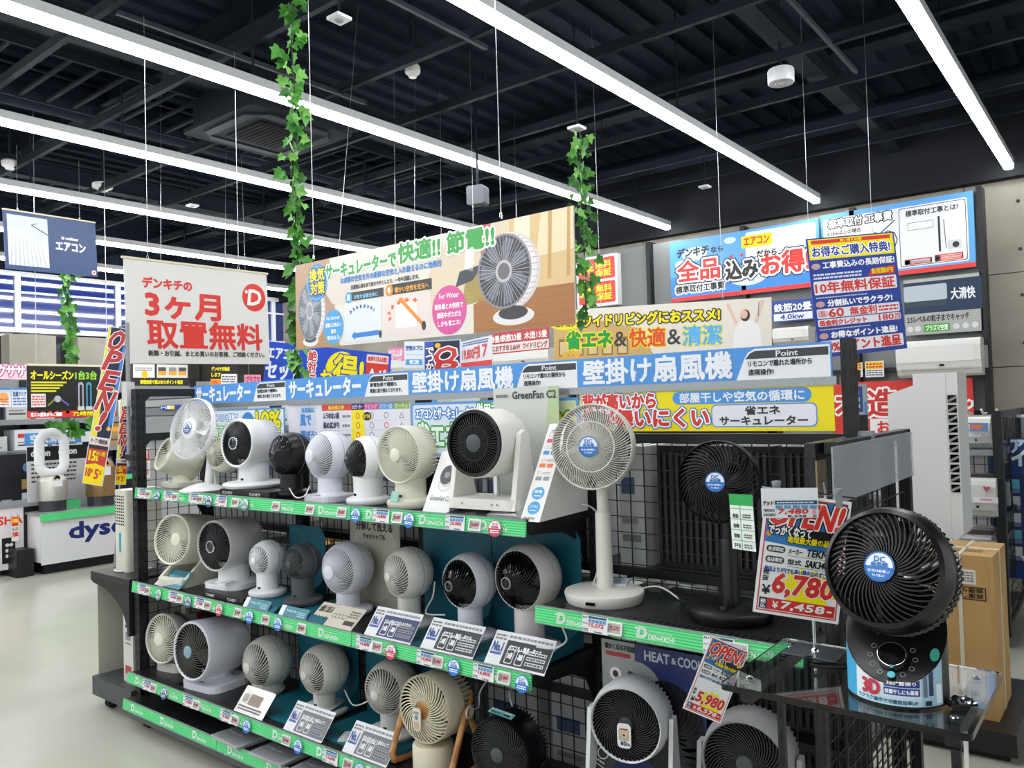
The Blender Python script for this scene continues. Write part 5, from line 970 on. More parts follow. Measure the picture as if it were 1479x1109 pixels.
def teal_back(x0, x1, y, z, h, label, hr=None):
    m = MB(); w = x1-x0; m.prism([(0, 0), (w, 0), (w, h-.04), (w-.02, h-.008), (w-.05, h), (0, h)], 0, .004, TEALD); m.prism([(0, -.28), (w, -.28), (w, 0), (0, 0)], 0, .0035, TEAL, plane='xy')
    m.prism([(-.0, 0), (-.28, 0), (-.28, .004), (-.03, .06), (0, .1)], w-.003, w, TEALD, plane='yz')
    o = m.build('teal_backboard'); o.matrix_world = Tr(x0, y, z); tag(o, label, 'display board', 'teal display backboards')
    q = MB(); vs, fs, ed = glyphs('SEASON'); q.add([(.012+u*.06, -.0006, h-.03+v*.012) for u, v in vs], fs, ink('#3f8590')); q.build('lettering', o)['kind'] = 'stuff'
teal_back(-3.05, -2.8, 2.2, Z2+.001, .3, 'teal backboard behind the small charcoal globe fan'); teal_back(-2.2, -1.86, 2.2, Z2+.001, .4, 'teal backboard behind the smaller black faced globe fan'); teal_back(-1.855, -1.475, 2.2, Z2+.001, .4, 'teal backboard with cut corner behind the larger black faced globe fan')
teal_back(-3.0, -2.6, 2.2, Z3+.001, .37, 'teal backboard on the left of the third shelf'); teal_back(-2.55, -2.1, 2.2, Z3+.001, .37, 'teal backboard on the right of the third shelf')
b = Board('product_backboard', 'beige backboard reading take apart and wash behind the globe fans', 'sign', Vector((X(505, 2.2, 1.05), 2.2, Z2+.001)), .3, .37, 0, U=100, T=.003, body='#a9a597'); V = b.V; b.disc(50, V*.52, 48, '#bdb9ab', 56, 1, 36); b.text('分解して洗える', 14, V*.84, 72, 11, '#2e2c28', .5); b.text('ウォッシャブル', 28, V*.75, 44, 7, '#2e2c28', .3); b.bars(34, V*.93, 30, 4, 1, '#555248'); b.done()
# designer fan boards
b = Board('product_backboard', 'pale tall board with a green corner behind the designer fan', 'sign', Vector((X(714, 2.2, 1.4), 2.2, Z1+.001)), .285, .415, 0, U=100, T=.003, body='#c9ccc6'); V = b.V; b.poly([(80, V*.6), (100, V*.66), (100, V), (86, V)], '#b5c79a', 1); b.text('GreenFan C2', 31, V-14, 66, 9, '#4a4a4a', .45); b.text('BALMUDA', 5, V-12, 19, 4, '#6a6a6a', .2); b.done()
p = at_y(633, 738, 1.935)
t = thing('product_card', 'white leaning card picturing the designer fan beside its stand', 'card', (X(628, 1.935, 1.15), 1.935, Z1), 0)
MB().prism([(0, 0), (.15, 0), (.11, .2), (.107, .2)], -.06, .06, mat('card_white', '#e3e2df', .5), plane='yz').build('wedge', t)
b = Board('front_print', None, None, None, .118, .226, U=100, T=.0005, M=Tr(0, -.0012, 0) @ Rx(-math.atan2(.107, .2)), parent=t, dz=.0003, body='#e3e2df'); b.disc(52, 118, 26, '#46484a', 30); b.disc(52, 118, 10, '#8a8c8e', L=3); b.disc(58, 112, 30, '#c9c9c6', 32, 1.5); b.ring(54, 92, 26, 3, '#bdbdb9', 1.2); b.text('GreenFan C2', 14, 38, 76, 15, '#8a8c8c', .2); b.text('BALMUDA', 50, 182, 26, 4, '#777777', .2); b.bars(56, 160, 30, 8, 2, '#c8c8c6'); b.done()
t = MB().prism([(0, 0), (.16, 0), (.16, .022), (0, .006)], -.17, .17, mat('card_charcoal', '#3a3b3d', .4), plane='yz').build('display_plinth'); t.matrix_world = Tr(X(700, 1.925, 1.15), 1.925, Z1); tag(t, 'charcoal display plinth under the designer fan', 'display base')
MB().prism([(.012, .0075), (.1, .02), (.1, .034), (.09, .036), (.012, .0125)], .0, .14, CHROME, plane='yz').build('chrome_plate', t)
b = Board('plinth_print', None, None, None, .3, .05, U=300, T=.0004, M=Tr(0, -.001, .006) @ Tr(0, .004, .0005) @ Rx(-1.47), parent=t, body='#3a3b3d', dz=.0004); b.text('自然界のそよ風を再現する特別な羽根', 20, 36, 130, 7, '#c8c8c8', .2); b.text('連続運転', 60, 20, 34, 8, '#c8c8c8', .2); b.text('オートオフ', 60, 6, 40, 8, '#c8c8c8', .2); b.done()
t = thing('wedge_board', 'white triangular display board with coloured icons right of the designer fan', 'display board', (X(765, 1.93, 1.15), 1.93, Z1), math.radians(4))
MB().prism([(0, 0), (.3, 0), (.3, .29), (.19, .29)], -.035, .035, mat('card_white', '#e3e2df', .5), plane='yz').build('wedge', t)
b = Board('front_print', None, None, None, .07, .346, U=70, T=.0005, M=Tr(0, -.001, 0) @ Rx(-math.atan2(.19, .29)), parent=t, dz=.0003, body='#e6e5e2'); b.text('BALMUDA', 10, 8, 40, 6, '#555555', .2)
for y, c_ in ((46, '#4a9fd8'), (96, '#4a9fd8')): b.disc(36, y, 22, c_); b.text('節電' if y > 50 else 'コードレス', 22, y, 28, 10, '#e8f2fa', .5); b.bars(24, y-12, 24, 6, 1, '#e8f2fa')
for y, c_ in ((140, '#8d9094'), (186, '#e2703a'), (232, '#4a90d0'), (276, '#d8506a')): b.rect(10, y, 22, 14, c_, 2, r=2); b.rect(38, y, 22, 14, c_, 2, r=2); b.ring(18, y+26, 6, 1, c_, 2); b.bars(30, y+20, 30, 10, 2, '#999999')
b.bars(16, 312, 40, 14, 2, '#999999'); b.done()
# right bay lower: navy heat and cool board, black leaflet strip
b = Board('product_backboard', 'navy board reading HEAT and COOL with a printed black fan behind the white drum fan', 'sign', Vector((X(869, 2.1, .75), 2.1, .32)), .34, .455, 0, U=100, T=.003, body='#2b3566'); V = b.V
b.poly([(0, V*.62)]+[(34+24*math.sin(t), V*.62+0*1+(V*.38)*.0+18-18*math.cos(t)) for t in [i*PI/10 for i in range(0, 11)]]+[(34, V), (0, V)], '#9a9b9c', 1); b.text('HEAT', 44, V-12, 24, 8, '#c3c8da', .3); b.text('&', 70, V-11, 4, 5, '#c3c8da', .2); b.text('COOL', 76, V-12, 22, 8, '#c3c8da', .3); b.rect(4, V-14, 26, 4, '#a33b3b', 2, r=2); b.text('暖かくなる不思議', 4, V-8, 30, 5, '#2a2a2a', .3); b.text('60', 22, V*.66, 14, 10, '#30374a', .8); b.disc(14, V*.78, 6, '#e8e6e0'); b.disc(14, V*.78, 3, '#2a2a2a', L=3)
b.disc(64, V*.5, 35, '#17181c', 40, 1.5, 36)
for i in range(26):
    t0_ = 2*PI*i/26; b.p.add([b.P(64+(8+k*4.3)*math.cos(t0_+k*.16)+e, V*.5+(8+k*4.5)*1.1*math.sin(t0_+k*.16), 2.2) for e in (0, .9) for k in (range(7) if e == 0 else range(6, -1, -1))], [tuple(range(14))], ink('#34363c'))
b.done()
t = Board('leaflet_strip', 'black leaflet strip with white icons leaning right of the black fan', 'leaflet', Vector((X(800, 1.9, .35), 1.9, .29)), .085, .46, 6, U=100, T=.002, body='#101113'); t.o.matrix_world = t.M @ Ry(math.radians(24)) @ Rx(-.35); V = t.V
for i in range(6): t.line(12, 60+i*80, 88, 60+i*80, 2.5, '#d8d8d8')
for i in range(6): t.ring(50, 100+i*80, 20, 3.5, '#d8d8d8'); t.bars(30, 68+i*80, 40, 9, 1, '#d8d8d8')
t.done()
# brochures on the bottom shelf
for i, (px_, lb) in enumerate(((352, 'leftmost'), (410, 'second'), (470, 'rightmost'))):
    p = Vector((X(px_, 1.93, .15), 1.86, .1405)); m = MB()
    for k in range(3): m.box((-.1+k*.003, -.02-k*.004, k*.006), (.11+k*.003, .28-k*.004, k*.006+.005), mat('brochure_paper', '#a9abad', .25))
    o = m.build('brochure_stack'); o.matrix_world = Tr(*p) @ Rz(.06*(i-1)); tag(o, 'stack of glossy grey brochures on the bottom shelf, '+lb+' of three', 'brochures', 'brochure stacks on the bottom shelf'); o.data.set_sharp_from_angle(angle=.5)
    B = Board.__new__(Board); B.s = .21/100; B.W = .21; B.dz = .0003; B.U = 100; B.V = 140; B.p = MB(Tr(.006, -.028, .0175) @ Rx(-PI/2)); B.o = o
    B.rect(6, 4, 88, 110, '#85888c', 1) ; B.bars(12, 116, 60, 10, 2, '#e2e4e6', L=2); B.rect(10, 50, 80, 40, '#6a6d72', 2); B.text('サーキュレーター', 12, 30, 50, 8, '#e2e4e6', .4); B.done()
# cords
def cord(pts, label, m=CORD, r=.0028):
    P_ = [Vector(p) for p in pts]; out = []
    for i in range(len(P_)-1):
        p0, p1, p2, p3 = P_[max(i-1, 0)], P_[i], P_[i+1], P_[min(i+2, len(P_)-1)]
        for k in range(6):
            t = k/6; out.append(.5*((2*p1)+(p2-p0)*t+(2*p0-5*p1+4*p2-p3)*t*t+(3*p1-p0-3*p2+p3)*t**3))
    out.append(P_[-1]); solo(MB().tube(out, r, m, seg=8), 'power_cord', label, 'cord', smooth=True)
def q(px, py, y): return at_y(px, py, y)
cord([q(830, 727, 2.2), q(855, 733, 2.18), q(875, 762, 2.15), q(868, 800, 2.15), q(862, 828, 2.12), (-1.38, 2.12, .9), (-1.3, 2.16, .9), (-1.2, 2.2, .93), (-1.12, 2.2, .9)], 'white power cord hanging down beside the white pole fan')
cord([q(812, 905, 2.0), q(818, 925, 1.98), q(800, 936, 1.95), q(775, 934, 1.94)], 'white cord curled around the base of the larger black faced globe fan')
cord([q(628, 840, 2.1), q(625, 862, 2.1), q(615, 885, 2.1), q(642, 888, 2.05)], 'white cord behind the plain white globe fan')
cord([q(498, 997, 2.1), q(510, 1018, 2.08), q(530, 1013, 2.05), q(545, 1000, 2.1)], 'white cord between the two globe fans on the third shelf')
cord([q(705, 980, 2.1), q(693, 1000, 2.1), q(690, 1022, 2.08), q(668, 1024, 2.05)], 'thin white cord hanging right of the wooden framed fan')
cord([q(418, 705, 2.0), q(427, 718, 1.97), q(440, 716, 1.96), q(447, 702, 2.0)], 'white cord looped in front of the all black fan')
cord([q(975, 850, 2.15), q(985, 868, 2.15), q(1010, 870, 2.12), q(1040, 860, 2.2)], 'black cord behind the base of the black pole fan', BCORD)
cord([q(740, 1020, 2.05), q(736, 1000, 2.08), q(745, 985, 2.15), q(742, 950, 2.2)], 'thin grey cord rising from the black drum fan', CORD)
# clear acrylic table beside the rack
tb = thing('acrylic_table', 'clear acrylic table top on a black slotted frame at the right end of the rack', 'table', (-.44, 1.62, 0)); TI = Tr(.44, -1.62, 0); AX0, AX1, AY0, AY1 = -.652, -.232, 1.43, 1.78
MB(TI).prism(rrect(AX1-AX0, AY1-AY0, .012, 3, (AX0+AX1)/2, (AY0+AY1)/2), ZA, ZA+.012, CLEAR, plane='xy').build('top', tb)
for x in (AX0+.035, AX1-.035):
    MB(TI).box((x-.012, AY0+.04, ZA-.03), (x+.012, AY1+(.14 if x < -.5 else -.02), ZA-.002), STEEL).build('bracket', tb)
    for y in (AY0+.06, AY1-.06): MB(TI).lathe([(.012, 0), (.013, .007), (.0145, .006), (.0145, .004), (.013, 0)], CHROME, Tr(x, y, ZA), seg=18, axis='z').build('screw', tb)
for x, y in ((-.622, 1.665), (-.262, 1.47)):
    m = MB(TI); m.box((x-.007, y-.007, 0), (x+.007, y+.007, ZA-.03), STEEL)
    for k in range(18): m.box((x-.002, y-.0076, .03+k*.05), (x+.002, y-.007, .05+k*.05), GLOSSB)
    m.build('leg', tb)
MB(TI).box((-.248, 1.45, 0), (-.242, 1.456, ZA-.002), mat('white_edge', '#c9c9c6', .4)).build('corner_strip', tb)
m = MB()
m.tube([(.042*math.cos(a)*(1+.1*math.sin(3*a)), .016*math.sin(a), .004+.003*(a/6)) for a in [i*.35 for i in range(40)]], .0022, BCORD, seg=6)
solo(m, 'power_cord', 'bundled black power cord on the clear table behind the fan', 'cord', smooth=True, T=Tr(*at_z(1205, 967, ZA+.014)) @ Rz(.5))
p = at_z(1385, 1015, ZA+.014); m = MB(); random.seed(5); n = 9
vs = [((i/n-.5)*.05, (j/6-.5)*.035, .004+random.uniform(0, .006)*(0 < i < n and 0 < j < 6)) for i in range(n+1) for j in range(7)]; fs = [(i*7+j, (i+1)*7+j, (i+1)*7+j+1, i*7+j+1) for i in range(n) for j in range(6)]
m.add(vs, fs, FOIL); m.box((-.024, -.016, -.001), (.024, .016, .004), GLOSSB)
solo(m, 'wrapped_remote', 'black remote in shiny crumpled wrap on the clear table', 'remote', T=Tr(*p) @ Rz(.7))
# remote controls on shelves
for px_, y_, z_, lb in ((490, 1.94, Z3, 'small white remote on the third shelf'), (630, 1.95, Z2, 'small white remote left of the smaller black faced fan'), (318, 1.93, Z2+.062, 'grey remote on the base of the black faced drum fan')):
    t = MB().prism(rrect(.035, .085, .008), 0, .008, WHITE, plane='xy').build('remote_control'); t.matrix_world = Tr(X(px_, y_, z_), y_+.03, z_+.001) @ Rz(.5); tag(t, lb, 'remote')
    m = MB(Tr(0, 0, .0085)); [m.lathe([(0, .004), (.001, .003), (.001, 0)], GREYP, Tr(dx, dy), seg=8, axis='z') for dx in (-.008, .008) for dy in (-.02, 0, .02)]; m.build('button', t)['kind'] = 'stuff'
# ------------------------------------------------------------------ ivy
LG = [mixmat('ivy_leaf', '#2a6a1e', '#569e38', 20, .45), mixmat('ivy_leaf_dark', '#1d4f18', '#3a7a28', 20, .45), mixmat('ivy_leaf_light', '#4a8c30', '#8abf60', 20, .45)]
def leaf_mesh(m):
    o = [(0, 0), (.22, -.12), (.5, -.05), (.42, .18), (.62, .42), (.33, .5), (.2, .72), (0, 1.05), (-.2, .72), (-.33, .5), (-.62, .42), (-.42, .18), (-.5, -.05), (-.22, -.12)]
    me = bpy.data.meshes.new('leaf'); vs = [(0, .06, .35)]+[(x*1.0, abs(x)*-.25-.05*(z > .8), z) for x, z in o]
    me.from_pydata(vs, [], [(0, i, i % 14+1) for i in range(1, 15)]); me.materials.append(m); return me
LM_ = [leaf_mesh(m) for m in LG]
def ivy(label, pts, n, size, seed, spread=.05, grp='hanging ivy strands'):
    rnd = random.Random(seed); P_ = [Vector(p) for p in pts]; t = thing('ivy_strand', label, 'plant', P_[0], 0, grp); O = P_[0]
    L = sum((P_[i+1]-P_[i]).length for i in range(len(P_)-1))
    MB().tube([p-O for p in P_], .0035, mat('ivy_stem', '#2a2f1c', .7), seg=5).build('stem', t)
    for i in range(n):
        d = (i+rnd.random()*.5)/n*L; k = 0
        while k < len(P_)-2 and d > (P_[k+1]-P_[k]).length: d -= (P_[k+1]-P_[k]).length; k += 1
        p = P_[k].lerp(P_[k+1], min(1, d/(P_[k+1]-P_[k]).length))-O
        o = bpy.data.objects.new('leaf', LM_[rnd.choice((0, 0, 1, 2))]); COL.objects.link(o); o.parent = t; s = size*rnd.uniform(.6, 1.15)
        a = rnd.uniform(-1.9, 1.9)-.4; o.matrix_basis = Tr(p.x, p.y, p.z) @ Rz(rnd.uniform(-1.2, 1.6)+.6) @ Tr(rnd.uniform(-.55, .55)*spread, 0, 0) @ Ry(PI+rnd.uniform(-1.35, 1.35)) @ Rx(rnd.uniform(-.5, .6)) @ Matrix.Diagonal((s, s, s, 1))
    MB().tube([(0, 0, 0), (0, 0, 4.46-O.z)], .0015, mat('wire', '#b9bcbe', .3, .8), seg=4).build('wire', t) if O.z > 3 else None
    return t
yv = 2.62
ivy('long green ivy strand hanging left of the long fan banner', [at_y(425, -30, yv), at_y(421, 60, yv), at_y(427, 160, yv), at_y(422, 240, yv), at_y(432, 330, yv), at_y(430, 400, yv), at_y(425, 470, yv), at_y(432, 545, yv)], 150, .066, 3, .12)
yv = 3.6
ivy('shorter ivy strand hanging right of the long fan banner', [at_y(838, 190, yv), at_y(838, 260, yv), at_y(842, 340, yv), at_y(846, 400, yv), at_y(846, 470, yv)], 90, .058, 8, .12)
ivy('thin ivy strand hanging below the navy banner at the left', [at_x(100, 392, -8.2), at_x(98, 430, -8.2), at_x(101, 470, -8.2), at_x(102, 528, -8.2)], 60, .085, 5, .13)
ivy('bushy ivy clump hanging behind the black air purifier sign', [at_x(108, 604, -8.6), at_x(108, 626, -8.6)], 34, .11, 9, .45, None)
# ------------------------------------------------------------------ left background
xc = -8.3; y0 = at_x(60, 800, xc).y; y1 = at_x(172, 800, xc).y; zt_ = at_x(62, 745, xc).z
ct = thing('display_counter', 'white display counter with navy lettering at the left', 'counter', (xc-.25, (y0+y1)/2, 0)); CI = Tr(-(xc-.25), -(y0+y1)/2, 0)
MB(CI).box((xc-.5, y0, .12), (xc-.02, y1+.5, zt_), mat('counter_white', '#d9d9da', .35)).build('body', ct); MB(CI).box((xc-.48, y0+.05, 0), (xc-.08, y1+.5, .12), STEEL).build('plinth', ct)
b = Board('front_panel', None, None, None, y1-y0+.5, zt_-.1, U=130, T=.012, M=CI @ Tr(xc, (y0+y1+.5)/2, .1) @ Rz(PI/2), parent=ct, body='#dcdcde'); b.text('dyson', 27, b.V*.36, 74, b.V*.42, '#1f2c6c', 1.6); b.done()
MB(CI).box((xc-.52, y0-.02, zt_), (xc+.03, y1+.5, zt_+.02), mat('counter_top', '#8f9294', .2)).build('top', ct)
MB(CI).box((xc+.03, y0-.02, zt_-.05), (xc+.04, y1+.5, zt_+.02), GREEN).build('edge_strip', ct)
MB(CI).box((xc-.5, y0-.18, 0), (xc-.1, y0-.03, .26), STEEL).build('side_step', ct)
def xboard(name, label, cat, px0, px1, pt, pb, xx, U, body, T=.01, **k):
    a = at_x(px0, pb, xx); c = at_x(px1, pb, xx); h = at_x(px0, pt, xx).z-a.z
    return Board(name, label, cat, a, c.y-a.y, h, 90, U=U, T=T, body=body, **k)
b = xboard('brand_board', 'white back board with black header, behind the silver purifier', 'sign', 40, 127, 646, 740, xc-.42, 125, '#c9c9ca'); V = b.V
b.rect(0, V*.78, 125, V*.22, '#111214', 1); b.text('dyson', 8, V*.82, 38, V*.13, '#e8e8e8', .7, L=2); b.text('dyson', 64, V*.83, 38, V*.13, '#e8e8e8', .7, L=2)
for i in range(5): b.bars(8, V*(.7-i*.065), 94, V*.05, 1, '#3a3a3c')
b.done()
def loop_purifier(px, py0, py1, xx, mt, label, top=True):
    P = at_x(px, py1, xx); h = at_x(px, py0, xx).z-P.z; t = thing('air_purifier', label, 'air purifier', P, PI/2)
    r = .135 if top else .14; hb = h*(.42 if top else .9)
    MB().lathe([(0, r*.9), (hb*.32, r*.9)], SMOKE, seg=32, axis='z').build('water_tank', t, smooth=True)
    MB().lathe([(hb*.32, r*.94), (hb*.34, r), (hb*.9, r), (hb*.92, r*.97), (hb*1.02, r*.8), (hb*1.08, r*.62), (hb*1.08, 0)], mt, seg=36, axis='z').build('body', t, smooth=True)
    MB().lathe([(0, 0), (-.006, .02), (0, .03)], GLOSSB, Tr(0, -r*.86, hb*.98), seg=16).build('display', t)
    MB().box((-.06, -r-.002, hb*.75), (.04, -r+.004, hb*.92), WHITE).build('note', t)
    if top:
        zc_ = hb*1.08; hh = h-zc_; w_ = .115; pts = [(-w_, 0, zc_+.1), (-w_, 0, h-.12)]+[(-w_*math.cos(a), 0, h-.12+.1*math.sin(a)) for a in [i*PI/10 for i in range(1, 10)]]+[(w_, 0, h-.12), (w_, 0, zc_+.1)]+[(w_*math.cos(a), 0, zc_+.1-.09*math.sin(a)) for a in [i*PI/10 for i in range(1, 11)]]
        MB().tube(pts, .022, WHITE, seg=10, flat=2.2).build('air_loop', t, smooth=True)
    return t
loop_purifier(76, 622, 738, xc-.22, SILVER, 'silver air purifier with a tall white oval loop on the counter'); loop_purifier(146, 660, 738, xc-.22, GOLD, 'bronze air purifier on the counter behind the leaning banner', False)
b = xboard('category_sign', 'blue category sign above the air purifier shelf', 'sign', 36, 132, 626, 643, xc-.6, 100, '#4d92d8'); b.text('空気清浄機', 8, b.V*.12, 66, b.V*.76, '#e9eef4', .7); b.rect(84, 1, 15, b.V-2, '#e6e7ea', 1); b.done()
b = xboard('hanging_sign', 'black hanging sign with yellow heading and two tall purifier pictures', 'sign', 40, 168, 528, 604, -7.9, 130, '#141614', T=.01); V = b.V
b.text('オールシーズン', 5, V-20, 60, 13, '#f2e400', 1.0); b.text('1台3台', 68, V-20, 32, 13, '#8fc43a', .9); 
for i in range(4): b.rect(5, V-26-i*4.4, 50-i*5, 2.6, '#d8cf2a', 1)
b.rect(5, V-62, 20, 20, '#e6dcd8', 1); b.bars(6, V-60, 18, 16, 4, '#c86060'); b.disc(42, V-50, 5, '#b8bcc0'); b.line(28, V-60, 38, V-50, 2.6, '#7a8a2a'); b.line(46, V-50, 58, V-60, 2.6, '#6a5aa8')
for i in range(5): b.disc(16+i*10, V-70, 2.6, '#3f6a4a')
for i, c_ in enumerate(('#b0aeb8', '#3f9ab8')): b.rect(72+i*12, V-66, 8, 42, c_, 1, r=4); b.rect(74+i*12, V-62, 4, 34, '#141614', 2, r=2); b.rect(71+i*12, V-76, 10, 14, '#c9c9cc', 2, r=1)
b.rect(0, 0, 130, 10, '#d8322e', 2); b.text('省エネ脱臭からご相談', 4, 2, 44, 6, '#ffffff', .3); b.text('72時間で', 64, 1.5, 40, 7, '#f2e400', .8); b.done()
MB().box((-b.W/2, -.004, b.H), (b.W/2, .014, b.H+.02), mat('banner_rod', '#d8cfae', .5)).build('rod', b.o)
for f_ in (-.4, .4): MB().tube([(f_*b.W, .005, b.H), (f_*b.W, .005, 4.4-at_x(40, 604, -7.9).z)], .003, mat('wire', '#b9bcbe', .3, .8)).build('hanging_wire', b.o)
b = xboard('pink_sign', 'pink edged cut-out sign with white lettering at the far left', 'sign', -40, 41, 525, 547, -9.2, 90, '#eeccd8'); b.text('臭でクササ', 6, 4, 78, b.V-5, '#f4f0f2', 1.6, [(1.8, '#c0508a')]); b.done()
t = MB().prism([(0, 0), (.01, 0), (.01, 3.9), (0, 3.9)], 0, .01, STEEL); 
b = xboard('poster', 'white and orange poster with blue frame at the left edge', 'poster', -6, 16, 560, 588, -9.3, 20, '#e2e6ea'); b.rect(0, b.V-3, 20, 3, '#4d92d8', 1); b.disc(10, b.V*.5, 7, '#e8a05a'); b.bars(2, 2, 15, b.V*.4, 3, '#c86a3a'); b.done()
b = xboard('poster', 'white poster with navy print beside the orange poster', 'poster', 17, 40, 560, 588, -9.3, 22, '#e2e6ea'); b.rect(0, b.V-3, 22, 3, '#4d92d8', 1); b.text('抗菌クリア', 2, b.V*.55, 18, b.V*.25, '#2d4f9f', .5); b.bars(2, 2, 18, b.V*.45, 3, '#4d72b8'); b.done()
# shelf unit at the far left with boxes
su = thing('shelf_unit', 'black wall shelf unit stocked with boxes at the far left', 'shelf unit', (-9.9, 4.4, 0)); SI = Tr(9.9, -4.4, 0)
MB(SI).box((-10.2, 2.4, 0), (-10.15, 6.8, 1.95), mat('pegboard_grey', '#8a8c8c', .7)).build('back_panel', su)
for z in (.1, .8, 1.16, 1.5, 1.85):
    MB(SI).box((-10.15, 2.4, z-.03), (-9.7, 6.8, z), SHELFM).build('shelf', su); MB(SI).box((-9.7, 2.4, z-.06), (-9.69, 6.8, z), GREEN if z == .8 else GREYP).build('edge_strip', su)
for y in (2.4, 3.7, 4.75, 5.8, 6.8): MB(SI).box((-10.16, y-.03, 0), (-10.1, y+.03, 1.95), STEEL).build('post', su)
rnd = random.Random(11); cols = ['#d9dadb', '#b08a55', '#23345f', '#e2e4e6', '#3a6a8a', '#c9c9c4', '#b9925c', '#1c2d4c', '#dfe3e6', '#6a8a5a']
k_ = 0
for z in (.1, .8, 1.16, 1.5):
    y = 2.5
    while y < 6.6:
        w_ = rnd.uniform(.16, .34); h_ = rnd.uniform(.14, .27) if z > .5 else rnd.uniform(.3, .5); c_ = rnd.choice(cols)
        carton('stock_box', ('brown' if c_ in ('#b08a55', '#b9925c') else 'dark blue' if c_ in ('#23345f', '#1c2d4c') else 'pale' if c_[1] in 'cde' else 'coloured')+' box, '+ORD[k_]+' from the left on the '+{.1: 'lowest', .8: 'second lowest', 1.16: 'middle', 1.5: 'upper'}[z]+' far left shelf', 'box', -9.88, y+w_/2, z, w_, .3, h_, c_, [('f', .1, .6, .5, .2, rnd.choice(['#2d58a8', '#c8382e', '#3a3a3a', '#e8a030'])), ('f', .1, .2, .7, .08, '#555555'), ('f', .1, .35, .6, .06, '#888888')], PI/2, 'stock boxes on the far left shelves')
        y += w_+rnd.uniform(.01, .08); k_ += 1
    k_ = 0
# left-hand counter with the white panel
b = xboard('floor_panel', 'white panel with red capital lettering at the left edge', 'sign', -60, 35, 742, 834, -8.6, 95, '#dcd6d8', T=.02); V = b.V
b.text('SHA', 57, V*.74, 36, V*.13, RD, .8); b.p.v and None; b.rect(62, V*.1, 20, V*.42, '#1a1a1c', 1)
for i in range(3): b.disc(70, V*(.4-i*.09), 3, '#d8d8d8'); b.disc(76, V*(.4-i*.09), 3, '#d8d8d8')
b.done()
MB().box((-.6*1, .03, 0), (.75, .5, b.H+.01), STEEL).build('cabinet', b.o); MB().box((-.6, -.01, b.H), (.78, .5, b.H+.03), GREYP).build('top', b.o); MB().box((.45, -.02, b.H-.06), (.8, -.012, b.H+.02), GREEN).build('edge_strip', b.o)
b = xboard('price_sign', 'small red and yellow price sign hanging over the white panel with red capitals', 'sign', 17, 27, 746, 782, -8.55, 26, '#ece8e4', T=.004); b.rect(1, b.V*.6, 24, b.V*.38, RD, 1); b.text('OPEN', 3, b.V*.74, 20, b.V*.16, '#f4e400', .6); b.text('39,800', 2, b.V*.16, 22, b.V*.2, RD, .7); b.bars(2, b.V*.4, 22, b.V*.16, 3, '#444444'); b.done()
m = MB().box((-.3, -.3, 0), (.3, .3, .62), mat('tower_black', '#202226', .35)); pz = at_x(22, 742, -9.2); t = solo(m, 'tower_appliance', 'black tower appliance with round dial on the left counter', 'appliance', T=Tr(-9.35, pz.y-.05, pz.z) @ Rz(PI/2)); B3 = MB(Tr(.12, -.301, .48)); B3.lathe([(0, .05), (-.006, .045), (-.006, 0)], mat('dial_blue', '#5f86a8', .3), seg=16); B3.build('dial', t)
MB().box((.06, -.303, .26), (.18, -.3, .36), ink('#b08a55')).box((.06, -.303, .1), (.18, -.3, .22), ink('#c9ccd0')).build('label', t)
b = xboard('info_card', 'grey leaning card on the left counter', 'card', 4, 20, 722, 745, -8.97, 16, '#8a8a86', T=.006, lean=15); b.rect(1, 2, 14, b.V*.6, '#c9c2b4', 1); b.text('おすすめ', 2, b.V*.75, 12, b.V*.16, '#e8e8e8', .3); b.done()
b = qboard('floor_sign', 'blue standing sign reading air conditioner set beside the counter', 'sign', (141, 776, 826), (168, 776, 826), .42, U=44, T=.01, body='#1f3f9a'); V = b.V
b.text('エアコン', 3, V*.66, 38, V*.24, '#e9eef4', 1); b.text('セット', 3, V*.3, 38, V*.3, '#e9eef4', 1.5); b.text('99,8', 3, V*.02, 36, V*.22, RD, 1, [(1, '#ffffff')]); b.done(); MB().box((-b.W/2, -.01, b.H), (b.W/2, .2, b.H+.07), GREEN).build('top_strip', b.o); bz = b.M.translation.z; MB().box((-b.W/2, .01, -bz), (b.W/2, .22, b.H-.02), mat('box_white', '#c9c9c6', .6)).build('box', b.o)
pl = Vector((-3.985, 1.935, 1.25)); t = thing('banner_pole', 'grey pole with a small white box at the left of the rack', 'pole', (pl.x, pl.y, 1.25)); MB().tube([(0, 0, 0), (0, 0, .72)], .01, GREYP, seg=10).build('pole', t, smooth=True); MB().box((-.026, -.02, .3), (.026, .02, .42), mat('box_white', '#c9c9c6', .6)).build('box', t); ft = F1.o.matrix_world @ Vector((0, 0, F1.H)); MB().tube([(0, 0, .71), tuple(ft-pl)], .005, GREYP, seg=8).build('arm', t); MB().box((-.015, -.012, .03), (.08, .012, .06), STEEL).build('clamp', t)
F2 = flag((166, 575, 700), (182, 577, 700), 'vertical_banner', 'second narrow banner mostly hidden behind the leaning one', .8); MB().tube([(0, .01, -F2.M.translation.z), (0, .01, F2.H)], .008, GREYP, seg=8).build('pole', F2.o)
